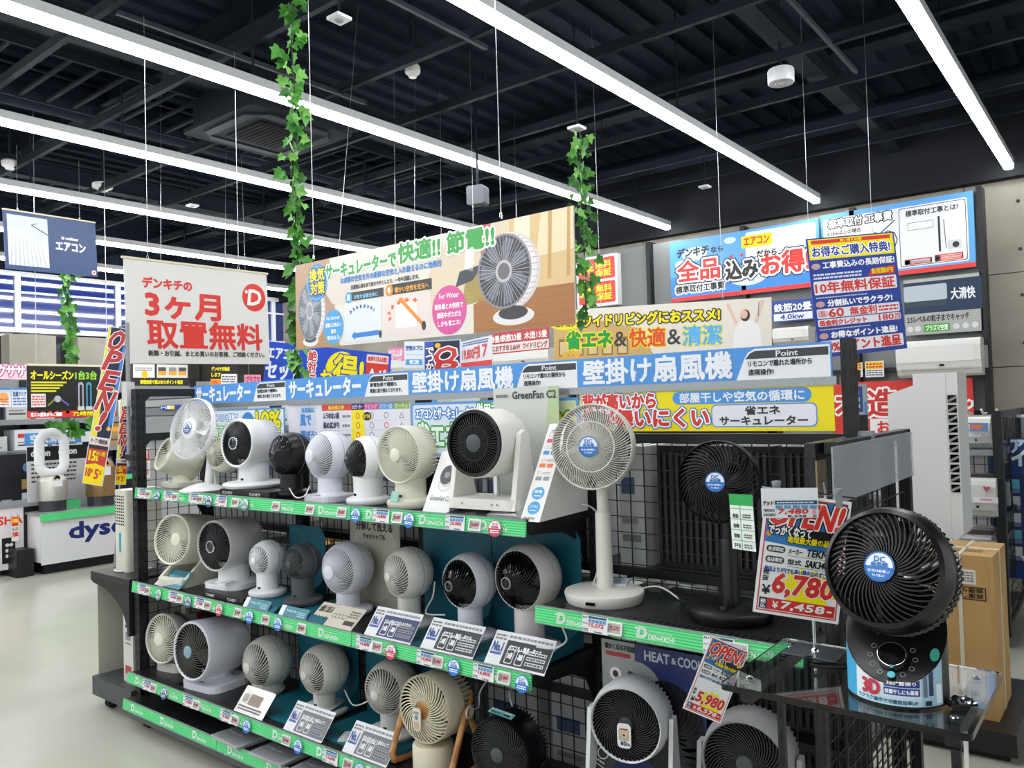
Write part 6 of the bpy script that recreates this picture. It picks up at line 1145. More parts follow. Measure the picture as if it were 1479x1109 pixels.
# ------------------------------------------------------------------ middle background
def pq(name, label, cat, L, R, h, U, body, draw, **k):
    b = qboard(name, label, cat, L, R, h, U=U, T=.006, body=body, **k); draw(b, b.V); b.done()
    MB().tube([(0, .004, b.H), (0, .004, 4.44-b.M.translation.z)], .0015, mat('wire', '#b9bcbe', .3, .8), seg=4).build('hanging_wire', b.o); return b
def d_set(b, V):
    for i in range(12): a = i*.5; b.poly([(70, V*.5), (70+120*math.cos(a), V*.5+60*math.sin(a)), (70+120*math.cos(a+.12), V*.5+60*math.sin(a+.12))], '#2a55b8', .6) if 0 else None
    b.text('エアコン', 2, V*.62, 44, V*.24, '#e9eef4', 1.2); b.text('セット', 2, V*.16, 48, V*.38, '#e9eef4', 1.8); b.text('絶対に', 60, V*.1, 12, V*.8, RD, .8, [(1.2, '#f4f4f4')], vert=True); b.disc(110, V*.5, 24, '#f2e000', V*.44, 1.4); b.text('お', 80, V*.06, 16, V*.4, YL, 1.6, [(1.4, '#1f3f9a')]); b.text('得!', 98, V*.08, 44, V*.78, YL, 2.2, [(1.6, '#1f3f9a')])
    b.rect(146, 0, 34, V*.74, RD, 1.4); b.rect(146, V*.74, 34, V*.2, '#f0d8d4', 1.4, r=2); b.text('2023年モデル入れ替え', 148, V*.78, 30, V*.12, RD, .3); b.text('今が', 149, V*.1, 28, V*.5, '#f4f0f0', 1.4)
pq('hanging_sign', 'bright blue sign with big yellow bargain character behind the header', 'sign', (380, 492, 556), (562, 511, 571), .3, 184, '#1b49c0', d_set)
def d_open(b, V):
    V = b.design(112)
    b.rect(1, 1, 50, V-2, '#2a55b8', .8); b.rect(14, 2, 36, V-4, '#151a2a', 1)
    for i, ch in enumerate('OPEN'): b.text(ch, 16, V-16-(i+1)*22, 30, 26, '#c83a36', 3, [(2, '#f0ecea')], L=2, shear=.3)
    b.text('でっかく', 3, V-60, 11, 50, '#f2f2f2', .8, [(1.2, '#151a2a')], vert=True); [b.disc(x, y, 4, '#e8c030', L=2) for x, y in ((20, V-8), (46, V-40), (8, V-80))]
pq('vertical_banner', 'vertical OPEN banner standing behind the header near the red and white cube', 'banner', (613, 493, 590), (666, 490, 590), .62, 52, '#cfdbe4', d_open)
def d_ki(b, V): b.text('空気のプロ', 2, V*.66, 24, V*.18, '#2d58a8', .5); b.rect(2, V*.1, 24, V*.22, '#4a9fd8', 1); b.text('気流', 7, V*.13, 14, V*.16, '#ffffff', .5); b.line(2, V*.5, 26, V*.5, .6, '#4a9fd8')
pq('product_box', 'white box with blue print left of the vertical OPEN banner', 'box', (584, 493, 531), (612, 493, 531), .22, 28, '#dfe3e8', d_ki)
def d_cube(b, V): b.rect(0, 0, 46, V*.22, RD, 1); b.text('19,800円', 3, V*.3, 24, V*.4, RD, 1.2, shear=.2); b.text('17', 28, V*.35, 12, V*.4, RD, .8); b.bars(3, V*.8, 40, V*.16, 2, '#3a6ab0')
pq('hanging_cube', 'white and red price cube hanging behind the header', 'sign', (666, 494, 533), (711, 484, 529), .24, 46, '#dfe0e4', d_cube)
def d_pink(b, V): b.text('鉄筋25畳', 2, V*.45, 20, V*.4, '#f4e4ea', .6); b.text('6.3kW', 4, V*.08, 16, V*.3, '#d0508a', .6, [(.8, '#f4e4ea')])
pq('hanging_sign', 'small pink size sign left of the white box', 'sign', (560, 503, 522), (584, 501, 521), .12, 24, '#e07aa4', d_pink)
def d_red(b, V): b.rect(0, V*.5, 80, V*.42, '#b83a36', 1); b.text('5畳/鉄筋23畳', 2, V*.55, 42, V*.32, '#f2e8e4', .7); b.text('木造15畳', 48, V*.55, 30, V*.32, '#f2e8e4', .7); b.rect(0, V*.06, 80, V*.4, '#ecdcd8', 1); b.text('におすすめ 5.6kW', 2, V*.12, 40, V*.26, '#8a3a36', .4); b.text('ワイドリビング', 46, V*.12, 32, V*.26, '#8a3a36', .4)
pq('size_sign', 'long red and pink room size sign under the long fan banner', 'sign', (710, 482, 512), (793, 471, 504), .22, 80, '#b83a36', d_red)
def d_lemon(b, V):
    V = b.design(34)
    b.rect(2, 12, 30, V-14, '#eceae6', 1); b.disc(18, V*.5, 4.5, '#e4c020', 6); b.bars(5, V-12, 24, 6, 2, '#777777'); b.rect(35, 12, 44, V-14, '#d8d4cc', 1)
    for x in (37, 52, 66): b.rect(x, 18, 11, V-24, '#4a4a4c' if x != 52 else '#8a8a8a', 2); b.rect(x, 16, 11, 6, '#e8a030', 3)
    b.text('節電効果で選ぶならポイント進呈', 12, 2.5, 60, 6, YL, .4)
pq('hanging_sign', 'white sign with a yellow fruit picture and black lower band below the white banner', 'sign', (190, 524, 557), (274, 525, 557), .2, 82, '#1c1d1f', d_lemon)
def d_yel(b, V): b.text('デンキチが負担', 2, V*.7, 34, V*.18, YL, .6); b.text('します。', 2, V*.44, 20, V*.18, YL, .6); b.rect(0, V*.04, 20, V*.3, '#e8a030', 1); b.text('分割払い', 1, V*.1, 18, V*.18, RD, .4); b.rect(20, V*.1, 30, V*.46, '#dfe3e8', 2); b.bars(22, V*.16, 26, V*.34, 3, '#555555')
pq('hanging_sign', 'black and yellow payment sign right of the stacked cartons', 'sign', (304, 526, 558), (342, 526, 558), .22, 50, '#1b1b1f', d_yel)
def d_plz(b, V): b.rect(0, 0, 10, V, '#2a2a2c', 1); b.text('プラズマ', 12, V*.15, 22, V*.7, '#c83a6a', .8)
pq('hanging_sign', 'small pink plasma sign just above the header', 'sign', (343, 541, 556), (377, 541, 555), .1, 36, '#eda0b8', d_plz)
# second rack behind, with stock
r2 = thing('stock_rack', 'second black rack standing behind the fan rack, stacked with boxes', 'rack', (-4.4, 4.3, 0)); RI = Tr(4.4, -4.3, 0)
MB(RI).box((-7.2, 4.33, .1), (-1.6, 4.36, 1.5), mat('pegboard_grey', '#8a8c8c', .7)).build('back_panel', r2)
for z in (.16, .6, 1.0, 1.38): MB(RI).box((-7.2, 3.95, z-.03), (-1.6, 4.33, z), SHELFM).build('shelf', r2); MB(RI).box((-7.2, 3.94, z-.04), (-1.6, 3.95, z+.01), GREYP if z > 1.2 else GREEN).build('edge_strip', r2)
for x in (-7.2, -6.3, -5.4, -4.5, -3.6, -2.7, -1.6): MB(RI).box((x-.025, 4.3, 0), (x+.025, 4.4, 1.6), STEEL).build('post', r2)
rnd = random.Random(4)
for nz, z in (('lowest', .16), ('second', .6), ('third', 1.0), ('top', 1.38)):
    x = -7.1; k_ = 0
    while x < -1.75:
        w_ = rnd.uniform(.18, .42); h_ = rnd.uniform(.2, .34) if z < 1.3 else rnd.uniform(.1, .24); c_ = rnd.choice(['#d9dadb', '#b08a55', '#e2e4e6', '#c9c9c4', '#b9925c', '#dfe3e6', '#9aa0a6', '#c7d3dc'])
        carton('stock_box', ('brown' if c_ in ('#b08a55', '#b9925c') else 'pale')+' box on the rack behind, '+ORD[k_]+' along its '+nz+' shelf', 'box', x+w_/2, 4.14, z, w_, .3, h_, c_, [('f', .1, .62, .5, .18, rnd.choice(['#2d58a8', '#c8382e', '#3a3a3a', '#4a9fd8'])), ('f', .1, .2, .7, .07, '#666666'), ('f', .1, .36, .5, .06, '#888888')], 0, 'stock boxes on the rack behind')
        x += w_+rnd.uniform(.01, .07); k_ += 1
# goods on the rear half of the fan rack, seen through the mesh
REAR = [(-3.72, 'w', .26, .42), (-3.4, 'g', .24, .5), (-3.0, 'h', .16, .5), (-2.78, 'h', .16, .5), (-2.5, 'w', .26, .4), (-2.2, 'g', .26, .44), (-1.9, 'w', .24, .36), (-1.62, 'w', .2, .42), (-1.36, 'w', .1, .5), (-1.18, 'b', .22, .56), (-.98, 'b', .16, .56), (-.79, 'b', .16, .5)]
for lv, z in (('upper', .95), ('middle', .5), ('lower', .115)):
    for i, (x, k, w_, h_) in enumerate(REAR):
        h2 = min(h_, .36 if lv != 'upper' else .4); 
        if k in 'bh':
            t = thing('panel_heater', ('black slatted' if k == 'b' else 'pale finned')+' panel heater behind the mesh, '+ORD[i]+' along the '+lv+' rear shelf', 'heater', (x, 2.45, z), 0, 'panel heaters behind the mesh'); mm = mat('heater_black', '#1b1d1f', .5) if k == 'b' else mat('heater_pale', '#b5b4ae', .5)
            MB().box((-w_/2, -.045, .0), (w_/2, .05, h2), mm).build('case', t); m = MB()
            for q_ in range(int(w_/.022)): m.box((-w_/2+.006+q_*.022, -.06, .02), (-w_/2+.016+q_*.022, -.045, h2-.02), mat('fin_grey', '#34373a', .5) if k == 'b' else mm)
            m.build('fin', t)['kind'] = 'stuff'
        else: carton('stock_box', {'w': 'white', 'g': 'grey', 'k': 'brown'}[k]+' box behind the mesh, '+ORD[i]+' along the '+lv+' rear shelf', 'box', x, 2.46, z, w_, .22, h2, {'w': '#bcbdbd', 'g': '#8f9296', 'k': '#9a7a4c'}[k], [('f', .1, .6, .5, .14, '#4a5a7a'), ('f', .1, .2, .7, .06, '#777777'), ('f', .1, .35, .6, .05, '#888888')], 0, 'stock boxes behind the mesh')
# ------------------------------------------------------------------ wall of air conditioners
YW = 8.85
dw = thing('display_wall', 'grey display wall with black posts carrying the air conditioners', 'display wall', (-4, YW, 0)); DI = Tr(4, -YW, 0)
xr = at_y(1416, 400, YW-.1).x
MB(DI).box((-8.5, YW-.1, .05), (xr, YW, at_y(1412, 272, YW-.1).z-.02), mat('display_grey', '#7d7f7e', .6)).build('panel', dw)
for x in (xr+.03, xr-1.12, xr-2.3, xr-3.5, xr-4.7): MB(DI).box((x-.025, YW-.2, 0), (x+.025, YW+.0, at_y(1412, 272, YW-.1).z), STEEL).build('post', dw)
for z in (1.3, 1.75, 2.15): MB(DI).box((-8.5, YW-.16, z-.02), (xr, YW-.1, z+.02), STEEL).build('rail', dw)
def wq(name, label, cat, px0, px1, pt, pb, U, body, draw=None, y=YW-.2, T=.02, **k):
    a = at_y(px0, pb, y); c = at_y(px1, pb, y); h = at_y(px0, pt, y).z-a.z; b = Board(name, label, cat, Vector((a.x, y, a.z)), c.x-a.x, h, 0, U=U, T=T, body=body, **k)
    if draw: draw(b, b.V)
    b.done(); return b
def d_sky(b, V):
    b.poly([(0, V*.4), (220, V*.6), (220, V), (0, V)], '#5aa0e4', .8); [b.disc(x, y, r, '#cfe4f6', r*.5, 1) for x, y, r in ((22, V*.6, 14), (40, V*.75, 20), (70, V*.35, 22), (120, V*.3, 30), (190, V*.35, 24), (95, V*.88, 9))]
    b.rect(0, 0, 220, 6, '#e0362c', 2); b.rect(118, V*.5, 98, V*.46, '#dfe3e6', 2, r=4); b.rect(120, V*.54, 94, 3, '#8a9096', 2.4); b.rect(112, V*.72, 44, 17, '#f2dc00', 3, r=2); b.text('エアコン', 116, V*.755, 36, 11, RD, .8, L=4)
    b.text('デンキチ', 12, V*.72, 50, 13, '#1c1c1e', 1.0, shear=.15, L=3); b.text('なら', 66, V*.73, 18, 8, '#1c1c1e', .5, L=3)
    b.text('全品', 12, V*.32, 66, 30, '#e0362c', 2.4, [(2.6, '#f4f4f4'), (4.4, '#1c2a4a')]); b.text('込み', 88, V*.26, 46, 26, '#1c1c1e', 2.2, [(2.4, '#f4f4f4'), (4, '#1c2a4a')]); b.text('お得!', 140, V*.26, 66, 30, '#e0362c', 2.2, [(2.6, '#f4f4f4'), (4.2, '#1c2a4a')]); b.text('標準取付工事費', 8, V*.13, 76, 11, '#1c1c1e', .8, [(1.8, '#f4f4f4')]); b.text('だから', 134, V*.55, 28, 9, '#1c1c1e', .8, [(1.6, '#f4f4f4')], L=4); b.disc(96, V*.62, 2.4, '#e0362c', L=4); b.disc(112, V*.62, 2.4, '#e0362c', L=4)
wq('wall_sign', 'sky blue wall sign with big red lettering about free installation, left one', 'sign', 970, 1187, 350, 437, 220, '#3a86dc', d_sky)
def d_inst(b, V):
    b.rect(4, 10, 208, V-18, '#dfe1e6', 1, r=3); b.rect(0, 0, 220, 7, '#e0362c', 2); b.text('標準取付 工事費', 12, V-24, 96, 14, '#f2f2f2', 1.0, [(1.6, '#3a3a3c')]); b.text('6.3kw以上の場合', 10, V-36, 52, 7, '#444444', .2); b.text('7,500', 30, V-70, 80, 24, RD, 3, [(2.4, '#f0f0f0'), (4, '#3a3a3c')]); b.line(90, V-44, 112, V-26, 1.6, '#2a2a2c', 5)
    b.ring(1, 1, .1, .1, '#333333'); b.rect(118, 12, 92, V-22, '#3a3a3c', 1.6, r=3); b.rect(119, 13, 90, V-24, '#e2e4e8', 2, r=3); b.text('標準取付工事とは?', 128, V-24, 72, 9, '#333333', .4, L=3)
    b.rect(130, V-46, 36, 12, '#8a8c90', 2.6); b.rect(131, V-45, 34, 10, '#eceef0', 3); b.rect(172, V-84, 3, 54, '#2a2a2c', 3); b.line(180, V-36, 182, V-80, 1, '#333333', 3); b.rect(184, V-82, 18, 13, '#c9ccd0', 3); b.disc(195, V-76, 4.6, '#2a2a2c', L=4)
    for i, (x, y) in enumerate(((124, V-98), (124, V-107), (124, 16), (166, V-95), (166, V-104))): b.rect(x, max(14, y), 38, 6.6, RD, 3); b.disc(x+3, max(14, y)+3, 3, '#1c1c1e', L=4); b.bars(x+8, max(14, y)+1, 28, 4.6, 2, '#f0d0cc', L=4)
wq('wall_sign', 'pale wall sign explaining installation with a diagram and red labels, right one', 'sign', 1189, 1411, 311, 410, 220, '#5a9fe0', d_inst)
def d_dai(b, V): b.rect(0, V*.38, 120, V*.56, '#122c4a', 1); b.rect(0, V*.6, 68, V*.28, '#aeb8be', 2, r=3); b.rect(0, V*.5, 66, V*.12, '#2a3a44', 1.6); b.text('大清快', 74, V*.58, 36, V*.2, '#e8ecf0', .7, L=3); b.text('2.5レベルの粒子までキャッチ', 4, V*.22, 96, V*.12, '#2a2a2c', .3); b.rect(30, V*.04, 40, V*.14, '#4aa42e', 2); b.text('プラズマ空清', 33, V*.06, 34, V*.1, '#eef4ea', .3); [b.disc(x, V*.11, 5, '#d4d4d2') for x in (8, 20, 80, 94, 108)]
wq('wall_sign', 'dark blue air conditioner poster board under the installation sign', 'sign', 1308, 1421, 405, 485, 120, '#a9aaa4', d_dai)
def d_war(b, V): [(b.rect(3, y, 52, V*.42, RD, 1, r=2), b.text(s_, 5, y+V*.14, 20, V*.2, YL, 1.1), b.text('無料', 28, y+V*.22, 22, V*.14, YL, .7), b.text('保証', 28, y+V*.06, 22, V*.14, YL, .7)) for y, s_ in ((V*.53, '5年'), (V*.06, '3年'))]
wq('wall_sign', 'white and red warranty board beside the shorter ivy strand', 'sign', 834, 893, 374, 446, 58, '#dcdcdc', d_war, T=.1)
def wires2(px, pt, y=YW-.2): pass
for px_, lb in ((1118, 'left'), (1185, 'right')): pass
def d_kw(s1, s2):
    def f(b, V): b.rect(1, V*.42, 58, V*.52, '#24489a', 1); b.text(s1, 3, V*.48, 54, V*.38, '#f0f2f6', 1, [(1, '#16306e')]); b.rect(2, V*.05, 56, V*.34, '#e6e8ee', 1.4); b.text(s2, 12, V*.1, 34, V*.24, '#24489a', .6)
    return f
wq('size_sign', 'blue room size sign reading 4.0kw', 'sign', 1116, 1176, 436, 466, 60, '#24489a', d_kw('鉄筋20畳', '4.0kw')); wq('size_sign', 'blue room size sign left of the tall blue board, partly hidden', 'sign', 1178, 1238, 430, 460, 60, '#24489a', d_kw('木造12畳', 'ワイド'))
def d_six(b, V): b.text('木造6畳~', 4, V*.5, 172, V*.38, '#c8362e', 1.8, [(3, '#f0eeee')]); b.rect(50, V*.22, 120, V*.24, '#ece8e8', 1); b.text('お部屋 2.2kW', 60, V*.25, 108, V*.18, RD, 1); b.rect(0, 0, 180, V*.2, '#e0e6e0', 1); b.text('エアコン3年保証', 60, V*.11, 60, V*.07, '#2a6a3a', .4); [b.rect(4+i*26, 1, 22, V*.09, c_, 2) for i, c_ in enumerate((RD, '#e8a030', RD, '#c83a6a', '#e8a030', RD))]
wq('size_sign', 'red six mat room size board behind the tall white cooler', 'sign', 1206, 1409, 553, 650, 180, '#cf3a32', d_six, y=YW-.25)
def d_small(b, V): b.rect(1, V*.5, 28, V*.46, '#e8c020', 1); b.bars(2, V*.55, 26, V*.36, 2, '#c83a2e'); b.bars(2, 2, 26, V*.4, 3, '#444444')
for i, (a, c_, t_, bb_) in enumerate(((1228, 1246, 524, 545), (1250, 1277, 522, 545), (1150, 1176, 520, 545), (1120, 1146, 520, 545))): wq('small_poster', 'small yellow price poster on the display wall, '+ORD[i]+' of the row', 'poster', a, c_, t_, bb_, 30, '#e6e8ea', d_small, group='small yellow posters on the display wall')
def d_blue(b, V): b.rect(2, V*.45, 26, V*.5, '#284a8c', 1); b.bars(4, V*.5, 20, V*.4, 3, '#e4e8f0'); b.bars(4, V*.05, 20, V*.34, 3, '#444a55'); b.rect(31, V*.05, 4, V*.6, '#3a86c0', 1)
b = wq('standing_poster', 'grey and navy standing poster left of the white cooler', 'poster', 1228, 1254, 555, 628, 36, '#a4a8ac', d_blue, y=6.5); MB().box((-.02, .02, -b.M.translation.z), (.02, .05, b.H*.8), STEEL).build('stand', b.o)
def aircon(px0, px1, pt, pb, y, label, open_=False, d=.24):
    a = at_y(px0, pb, y); c = at_y(px1, pb, y); h = at_y(px0, pt, y).z-a.z; W = c.x-a.x
    t = thing('air_conditioner', label, 'air conditioner', ((a.x+c.x)/2, y, a.z), 0, 'wall air conditioners on display'); AW = mat('aircon_white', '#d6d6d0', .3)
    prof = [(0, h*.42), (.015, h*.22), (.06, h*.06), (.12, 0), (d, 0), (d, h), (.05, h), (.012, h*.93), (0, h*.8)]
    MB().prism(prof, -W/2, W/2, AW, plane='yz').build('body', t)
    MB().box((-W/2+.01, -.004, h*.4), (W/2-.05, .0, h*.84), mat('aircon_front', '#dcdcd7', .25)).build('front_panel', t)
    MB().prism([(.012, h*.24), (.016, h*.2), (.085, h*.035), (.08, h*.06)], -W*.44, W*.4, mat('flap', '#c4c4be', .35), plane='yz').build('air_flap', t)
    m = MB()
    for i in range(7): m.box((-W/2+.04+i*W*.135, .05, h), (-W/2+.04+i*W*.135+W*.11, d*.8, h+.002), DGREY)
    m.build('top_intake', t)['kind'] = 'stuff'; MB().box((W*.02, .0, h*.28), (W*.08, .01, h*.33), GLOSSB).build('sensor', t)
    MB().box((-W/2-.03, d-.03, h*.2), (W/2+.03, d, h*.8), GREYP).build('mounting_bar', t)
    return t
aircon(1295, 1418, 494, 546, YW-.42, 'white wall air conditioner right above the red room size board')
aircon(1116, 1168, 474, 500, YW-.42, 'white air conditioner left of the tall blue board'); aircon(712, 792, 508, 532, YW-.42, 'white air conditioner behind the header under the red size sign'); aircon(520, 600, 520, 545, YW-.42, 'white air conditioner partly behind the header'); aircon(880, 960, 500, 524, YW-.42, 'white air conditioner hidden behind the cream banner')
# ------------------------------------------------------------------ right background
gx = at_z(1455, 935, 0); g3 = thing('end_gondola', 'black mesh sided rack on casters at the right, with a green edge strip', 'rack', (gx.x-.35, gx.y+.3, 0)); GJ = Tr(-(gx.x-.35), -(gx.y+.3), 0); yy = gx.y
zt3 = at_y(1450, 596, yy).z
for x, y in ((gx.x, yy), (gx.x, yy+1.1), (gx.x-.75, yy), (gx.x-.75, yy+1.1)): MB(GJ).box((x-.025, y-.03, .07), (x+.025, y+.03, zt3), STEEL).build('post', g3)
def mp(x0, y0, x1, y1, z0, z1, T, par, step=.06, r=.0025):
    m = MB(T); L = math.hypot(x1-x0, y1-y0); n = int(L/step)
    for i in range(n+1): x, y = x0+(x1-x0)*i/n, y0+(y1-y0)*i/n; m.box((x-r, y-r, z0), (x+r, y+r, z1), STEEL)
    for j in range(int((z1-z0)/step)+1): z = z0+j*step; m.tube([(x0, y0, z), (x1, y1, z)], r*1.2, STEEL, seg=4)
    m.build('mesh_panel', par)['kind'] = 'stuff'
mp(gx.x, yy+.03, gx.x, yy+1.07, .12, zt3-.03, GJ, g3); mp(gx.x-.72, yy+.6, gx.x-.03, yy+.6, .12, zt3-.03, GJ, g3)
for z in (zt3-.01, zt3-.62): MB(GJ).box((gx.x-.02, yy, z-.02), (gx.x+.02, yy+1.1, z+.02), STEEL).build('side_bar', g3)
for z in (.17, .62, .86, 1.15): MB(GJ).box((gx.x-.75, yy-.02, z-.03), (gx.x, yy+.6, z), SHELFM if z < .5 else FROST).build('shelf', g3)
MB(GJ).box((gx.x-.75, yy-.05, .13), (gx.x+.01, yy-.03, .21), GREEN).build('edge_strip', g3); MB(GJ).box((gx.x-.75, yy, .075), (gx.x, yy+1.1, .1), STEEL).build('base', g3)
caster(gx.x-.02, yy+.02, g3, GJ, .035); caster(gx.x-.7, yy+.02, g3, GJ, .035)
aircon(1384, 1432, 602, 650, yy+.05, 'white air conditioner with a small screen label on the mesh rack, top one', d=.3); aircon(1380, 1440, 690, 748, yy-.1, 'cream air conditioner with a small pink heart on the mesh rack', d=.35); aircon(1385, 1432, 772, 792, yy, 'lowest white air conditioner on the mesh rack behind the carton', d=.3)
for px_, py_, w_, h_, c_, lb in ((1409, 617, .13, .05, '#5f86b8', 'blue and orange screen label on the top mesh rack air conditioner'), (1423, 722, .13, .035, '#e8e4e6', 'white and pink label on the cream air conditioner')):
    p = at_y(px_, py_, yy-.005 if py_ < 700 else yy-.11); b = Board('screen_label', lb, 'label', p-Vector((w_/2, .002, h_/2)), w_, h_, 0, U=26, T=.002, body=c_); b.rect(8, 3, 12, b.V-5, '#e07a3a' if py_ < 700 else '#e6a0b8', 1); b.bars(1, 1, 6, b.V-2, 3, '#ffffff'); b.done()
HH = MB(); hp = at_y(1425, 706, yy-.115); HH.prism([(0, -.018), (.018, .004), (.014, .014), (.006, .014), (0, .006), (-.006, .014), (-.014, .014), (-.018, .004)], 0, .003, ink('#d0506e'), Tr(hp.x, hp.y, hp.z)); solo(HH, 'heart_sticker', 'pink heart sticker on the cream air conditioner', 'sticker')
# hook bar, hanging sheets and blue poster
hk = thing('hook_bar', 'white hook bar with clear packets at the right edge', 'hook rack', (.1, 6.4, 1.3)); y6 = 6.4
z6 = at_y(1440, 597, y6).z; x6 = at_y(1388, 597, y6).x; HI = Tr(-.1, -6.4, -1.3)
MB(HI).tube([(x6, y6, z6-.02), (x6+1.6, y6, z6-.02)], .012, WHITE, seg=8).build('bar', hk); MB(HI).box((x6+1.55, y6, 0), (x6+1.6, y6+.05, z6), GREYP).build('leg', hk); MB(HI).box((x6+.5, y6+.1, 0), (x6+.55, y6+.15, z6), GREYP).build('leg', hk)
for i in range(16): MB(HI).tube([(x6+.05+i*.09, y6-.1, z6+.03), (x6+.05+i*.09, y6-.01, z6), (x6+.05+i*.09, y6+.12, z6+.0)], .008, WHITE, seg=6).build('hook', hk)
for i in range(7): MB(HI).box((x6+.36+i*.12, y6-.04, z6-.42), (x6+.46+i*.12, y6-.03, z6-.03), FROST).build('packet', hk)
y7 = 6.0; b = Board('poster', 'tall blue poster with white lettering and product pictures at the right edge', 'poster', Vector((at_y(1440, 880, y7).x, y7, .3)), 1.2, at_y(1450, 633, y7).z-.3, 0, U=100, T=.03, body='#1d3f78'); V = b.V
b.text('エアコンのこと', -0+2, V*.9, 50, 7, '#cfe0f0', .5); b.text('ダイキンにご相談', 2, V*.8, 62, 9, '#e8f0f8', .8); b.rect(0, V*.1, 100, V*.64, '#24345e', 1)
for i in range(4):
    for j in range(5): b.rect(4+i*12, V*(.64-j*.12), 9, 5, '#c9ccd0' if (i+j) % 3 else '#5fa8c8', 2); b.rect(4+i*12, V*(.61-j*.12), 9, 2, '#6a7a9a', 2)
b.poly([(14, V*.3), (22, V*.42), (30, V*.36), (20, V*.26)], '#dfe3e6', 3); b.poly([(12, V*.16), (24, V*.2), (30, V*.1), (16, V*.06)], '#dfe3e6', 3); b.done(); MB().box((-.6, .0, -.3), (-.56, .3, 0), STEEL).box((.56, 0, -.3), (.6, .3, 0), STEEL).build('foot', b.o)
# carton on a dark platform, tall white cooler on a clear shelf
p0 = at_z(1444, 1043, .12); p1 = at_z(1468, 1041, .12)
pf = thing('display_platform', 'low black display platform under the tall carton', 'platform', (p0.x-.3, p0.y+.2, 0)); x0, x1_, ya = p0.x-.62, p1.x+.02, p0.y-.12
MB(Tr(-(p0.x-.3), -(p0.y+.2), 0)).box((x0, ya, .03), (x1_, ya+.75, .12), SHELFM).build('top', pf); MB(Tr(-(p0.x-.3), -(p0.y+.2), 0)).box((x0+.03, ya+.03, 0), (x1_-.03, ya+.7, .03), STEEL).build('base', pf)
zc_ = at_y(1400, 802, p0.y).z; wC = p0.x-at_y(1340, 900, p0.y).x
ca = thing('carton', 'tall brown carton with a pale strap and white label on the black platform', 'box', (p0.x-wC/2, p0.y+.19, .12)); hC = zc_-.12
MB().box((-wC/2, -.19, 0), (wC/2, .19, hC), KRAFT).build('box', ca); MB().box((-wC/2-.002, -.012, -.001), (wC/2+.002, .012, hC+.003), mat('strap', '#cfc8b4', .4)).build('strap', ca)
m = MB(); m.box((-wC*.02, -.194, .002), (wC*.04, -.19, hC), mat('strap', '#cfc8b4', .4)); m.box((-wC*.02, -.19, hC), (wC*.04, .19, hC+.003), mat('strap', '#cfc8b4', .4)); m.build('strap', ca)
b = Board('front_print', None, None, None, wC*.9, hC*.95, U=90, T=.0006, M=Tr(0, -.1912, .01), parent=ca, body=KRAFT, dz=.0004); V = b.V; b.rect(30, V-38, 40, 24, '#dcd8ce', 2); b.bars(33, V-35, 34, 18, 4, '#7a756a'); b.rect(20, V-64, 64, 22, '#3a2f20', 1); b.rect(22, V-62, 60, 18, '#b48d57', 1.5); b.text('横積み厳禁', 24, V-52, 56, 8, '#2a2218', .6, L=2); b.text('横倒し厳禁', 24, V-61, 56, 8, '#2a2218', .6, L=2); b.poly([(60, 6), (78, 6), (78, 70), (66, 80), (60, 74)], '#9c7b4c', 1); [b.rect(63, 10+i*8, 12, 3, '#7d6038', 1.6) for i in range(6)]; b.done()
MB().box((-wC*.3, -.1, hC-.001), (wC*.3, -.04, hC+.0008), mat('print_brown', '#7d6038', .7)).build('top_print', ca)
yk = p0.y+.55; c0 = at_y(1290, 770, yk); c1 = at_y(1392, 770, yk); zb_ = at_y(1340, 782, yk).z; zk = at_y(1340, 539, yk).z; W = c1.x-c0.x
co = thing('air_cooler', 'tall white cooler tower with a column of dark vent slots on its right side', 'appliance', ((c0.x+c1.x)/2, yk+.12, zb_)); hK = zk-zb_; CWm = mat('cooler_white', '#dededc', .35)
MB().prism([(-W/2, 0), (W*.36, 0), (W/2, .05), (W/2, hK), (-W*.12, hK), (-W*.12, hK*.93), (-W/2, hK*.88)], -.12, .14, CWm).build('body', co)
MB().prism([(W*.3, .0), (W*.34, .0), (W*.34, hK), (W*.3, hK)], -.123, -.12, CWm).build('corner_trim', co)
for i in range(10):
    z = hK*(.3+i*.058); MB().box((W*.36, -.124, z), (W*.48, -.118, z+hK*.045), GLOSSB).build('vent_slot', co); MB().prism([(W*.36, z), (W*.48, z+hK*.026), (W*.48, z+hK*.04), (W*.36, z+hK*.016)], -.128, -.123, GREYP).build('vent_flap', co)
for i in range(2): m = MB(); m.lathe([(-.02, 0), (-.02, .02), (.02, .02), (.02, 0)], MATB, Tr(W*(.1+.28*i), -.1, -.012), seg=14, axis='x'); m.build('foot', co)
cs = thing('clear_shelf', 'clear bent acrylic shelf under the white cooler', 'shelf', ((c0.x+c1.x)/2, yk+.1, zb_-.05)); MB().box((-W*.9, -.22, 0), (W*.62, .2, .008), FROST).box((-W*.9, -.22, 0), (W*.62, -.214, .045), FROST).build('tray', cs); MB().box((-W*.9, .16, -zb_+.05), (-W*.9+.03, .19, 0), STEEL).box((W*.55, .16, -zb_+.05), (W*.55+.03, .19, 0), STEEL).build('leg', cs)
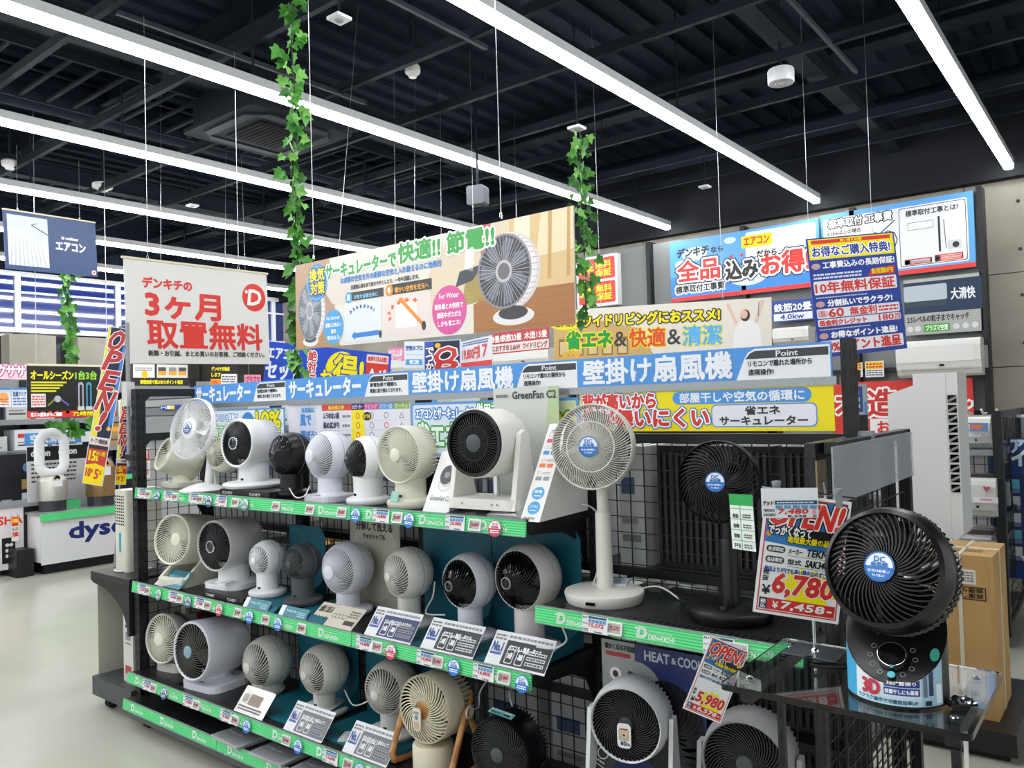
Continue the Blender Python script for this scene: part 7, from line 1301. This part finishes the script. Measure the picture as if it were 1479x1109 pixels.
# side frame bar and smoked sheet behind the clear table
ye = at_x(1292, 622, -.62).y; sf = thing('side_frame', 'black side frame running back from the right end of the rack', 'frame', (-.62, 2.0, 0))
MB(Tr(.62, -2.0, 0)).box((-.605, 1.96, 1.362), (-.575, ye, 1.39), STEEL).build('top_bar', sf); MB(Tr(.62, -2, 0)).box((-.605, ye-.03, 0), (-.575, ye, 1.39), STEEL).build('post', sf)
mp(-.59, 2.0, -.59, ye-.05, .2, 1.36, Tr(.62, -2, 0), sf, .05, .0018)
xs = -.56; s0 = at_x(1206, 730, xs); s1 = at_x(1320, 690, xs); o = Board('smoked_sheet', 'smoky translucent plastic sheet hanging on the side frame', 'sheet', s0, s1.y-s0.y, at_x(1206, 645, xs).z-s0.z, 90, U=100, T=.004, body=mat('smoky_sheet', '#c9ccd0', .3, trans=0, alpha=.42, noise=.05)); o.done()
MB().box((-.01, .01, .05), (.01, .05, o.H+.02), FROST).build('hanger', o.o)
p = at_x(1186, 675, -.6); MB(Tr(.62, -2, 0)).box((-.604, p.y-.03, 1.26), (-.6, p.y+.04, 1.35), mat('brass_plate', '#8f7f66', .3, .8)).tube([(-.6, p.y, 1.3), (-.6, p.y+.03, 1.22), (-.6, p.y+.0, 1.16)], .006, CHROME).build('bracket', sf)

# grey shutter-like cabinet seen through the upper left frame of the rack
a = at_y(192, 636, 3.3); c = at_y(300, 636, 3.3); zt4 = at_y(230, 566, 3.3).z
t = thing('grey_cabinet', 'grey panelled cabinet seen through the upper left frame of the rack', 'cabinet', ((a.x+c.x)/2, 3.45, 0)); W4 = c.x-a.x; GM = mat('cabinet_grey', '#a2a4a6', .4, .3)
MB().box((-W4/2, -.1, 0), (W4/2, .2, zt4), GM).build('body', t)
for i, (q0, q1, c_) in enumerate(((.0, .5, '#9fa0a2'), (.52, .68, '#85888a'), (.7, .84, '#b4b5b6'), (.86, .98, '#8f9698'))): zb4 = a.z; MB().box((-W4/2+.01, -.12-.006*i, zb4+(zt4-zb4)*q0), (W4/2-.01, -.1, zb4+(zt4-zb4)*q1), mat('drawer'+c_[1:], c_, .4, .3)).build('panel', t)
b = Board('shelf_label', 'small blue and yellow label on the grey panelled cabinet', 'label', at_y(231, 592, 3.3), at_y(262, 592, 3.3).x-at_y(231, 592, 3.3).x, .035, 0, U=60, body='#2448a0'); b.text('オール電化', 3, 1, 30, 5, '#e8ecf0', .3); b.rect(20, .5, 22, b.V-1, '#e8d020', 2); b.done()
b = qboard('price_sign', 'red and yellow price sign seen through the left mesh', 'sign', (193, 648, 694), (217, 646, 690), .2, U=50, T=.003, body='#e8e8e6'); b.rect(2, b.V*.6, 46, b.V*.34, RD, 1); b.text('OPEN!', 5, b.V*.66, 38, b.V*.24, '#f0e8e8', 1, L=2); b.rect(2, b.V*.52, 40, b.V*.07, '#e8d020', 1); b.bars(3, b.V*.34, 40, b.V*.16, 3, '#2d58a8'); b.text('9,980', 4, b.V*.1, 40, b.V*.2, RD, 1); b.done()
MB().box((-.01, .004, -b.M.translation.z), (.01, .02, b.H), STEEL).build('stand', b.o)
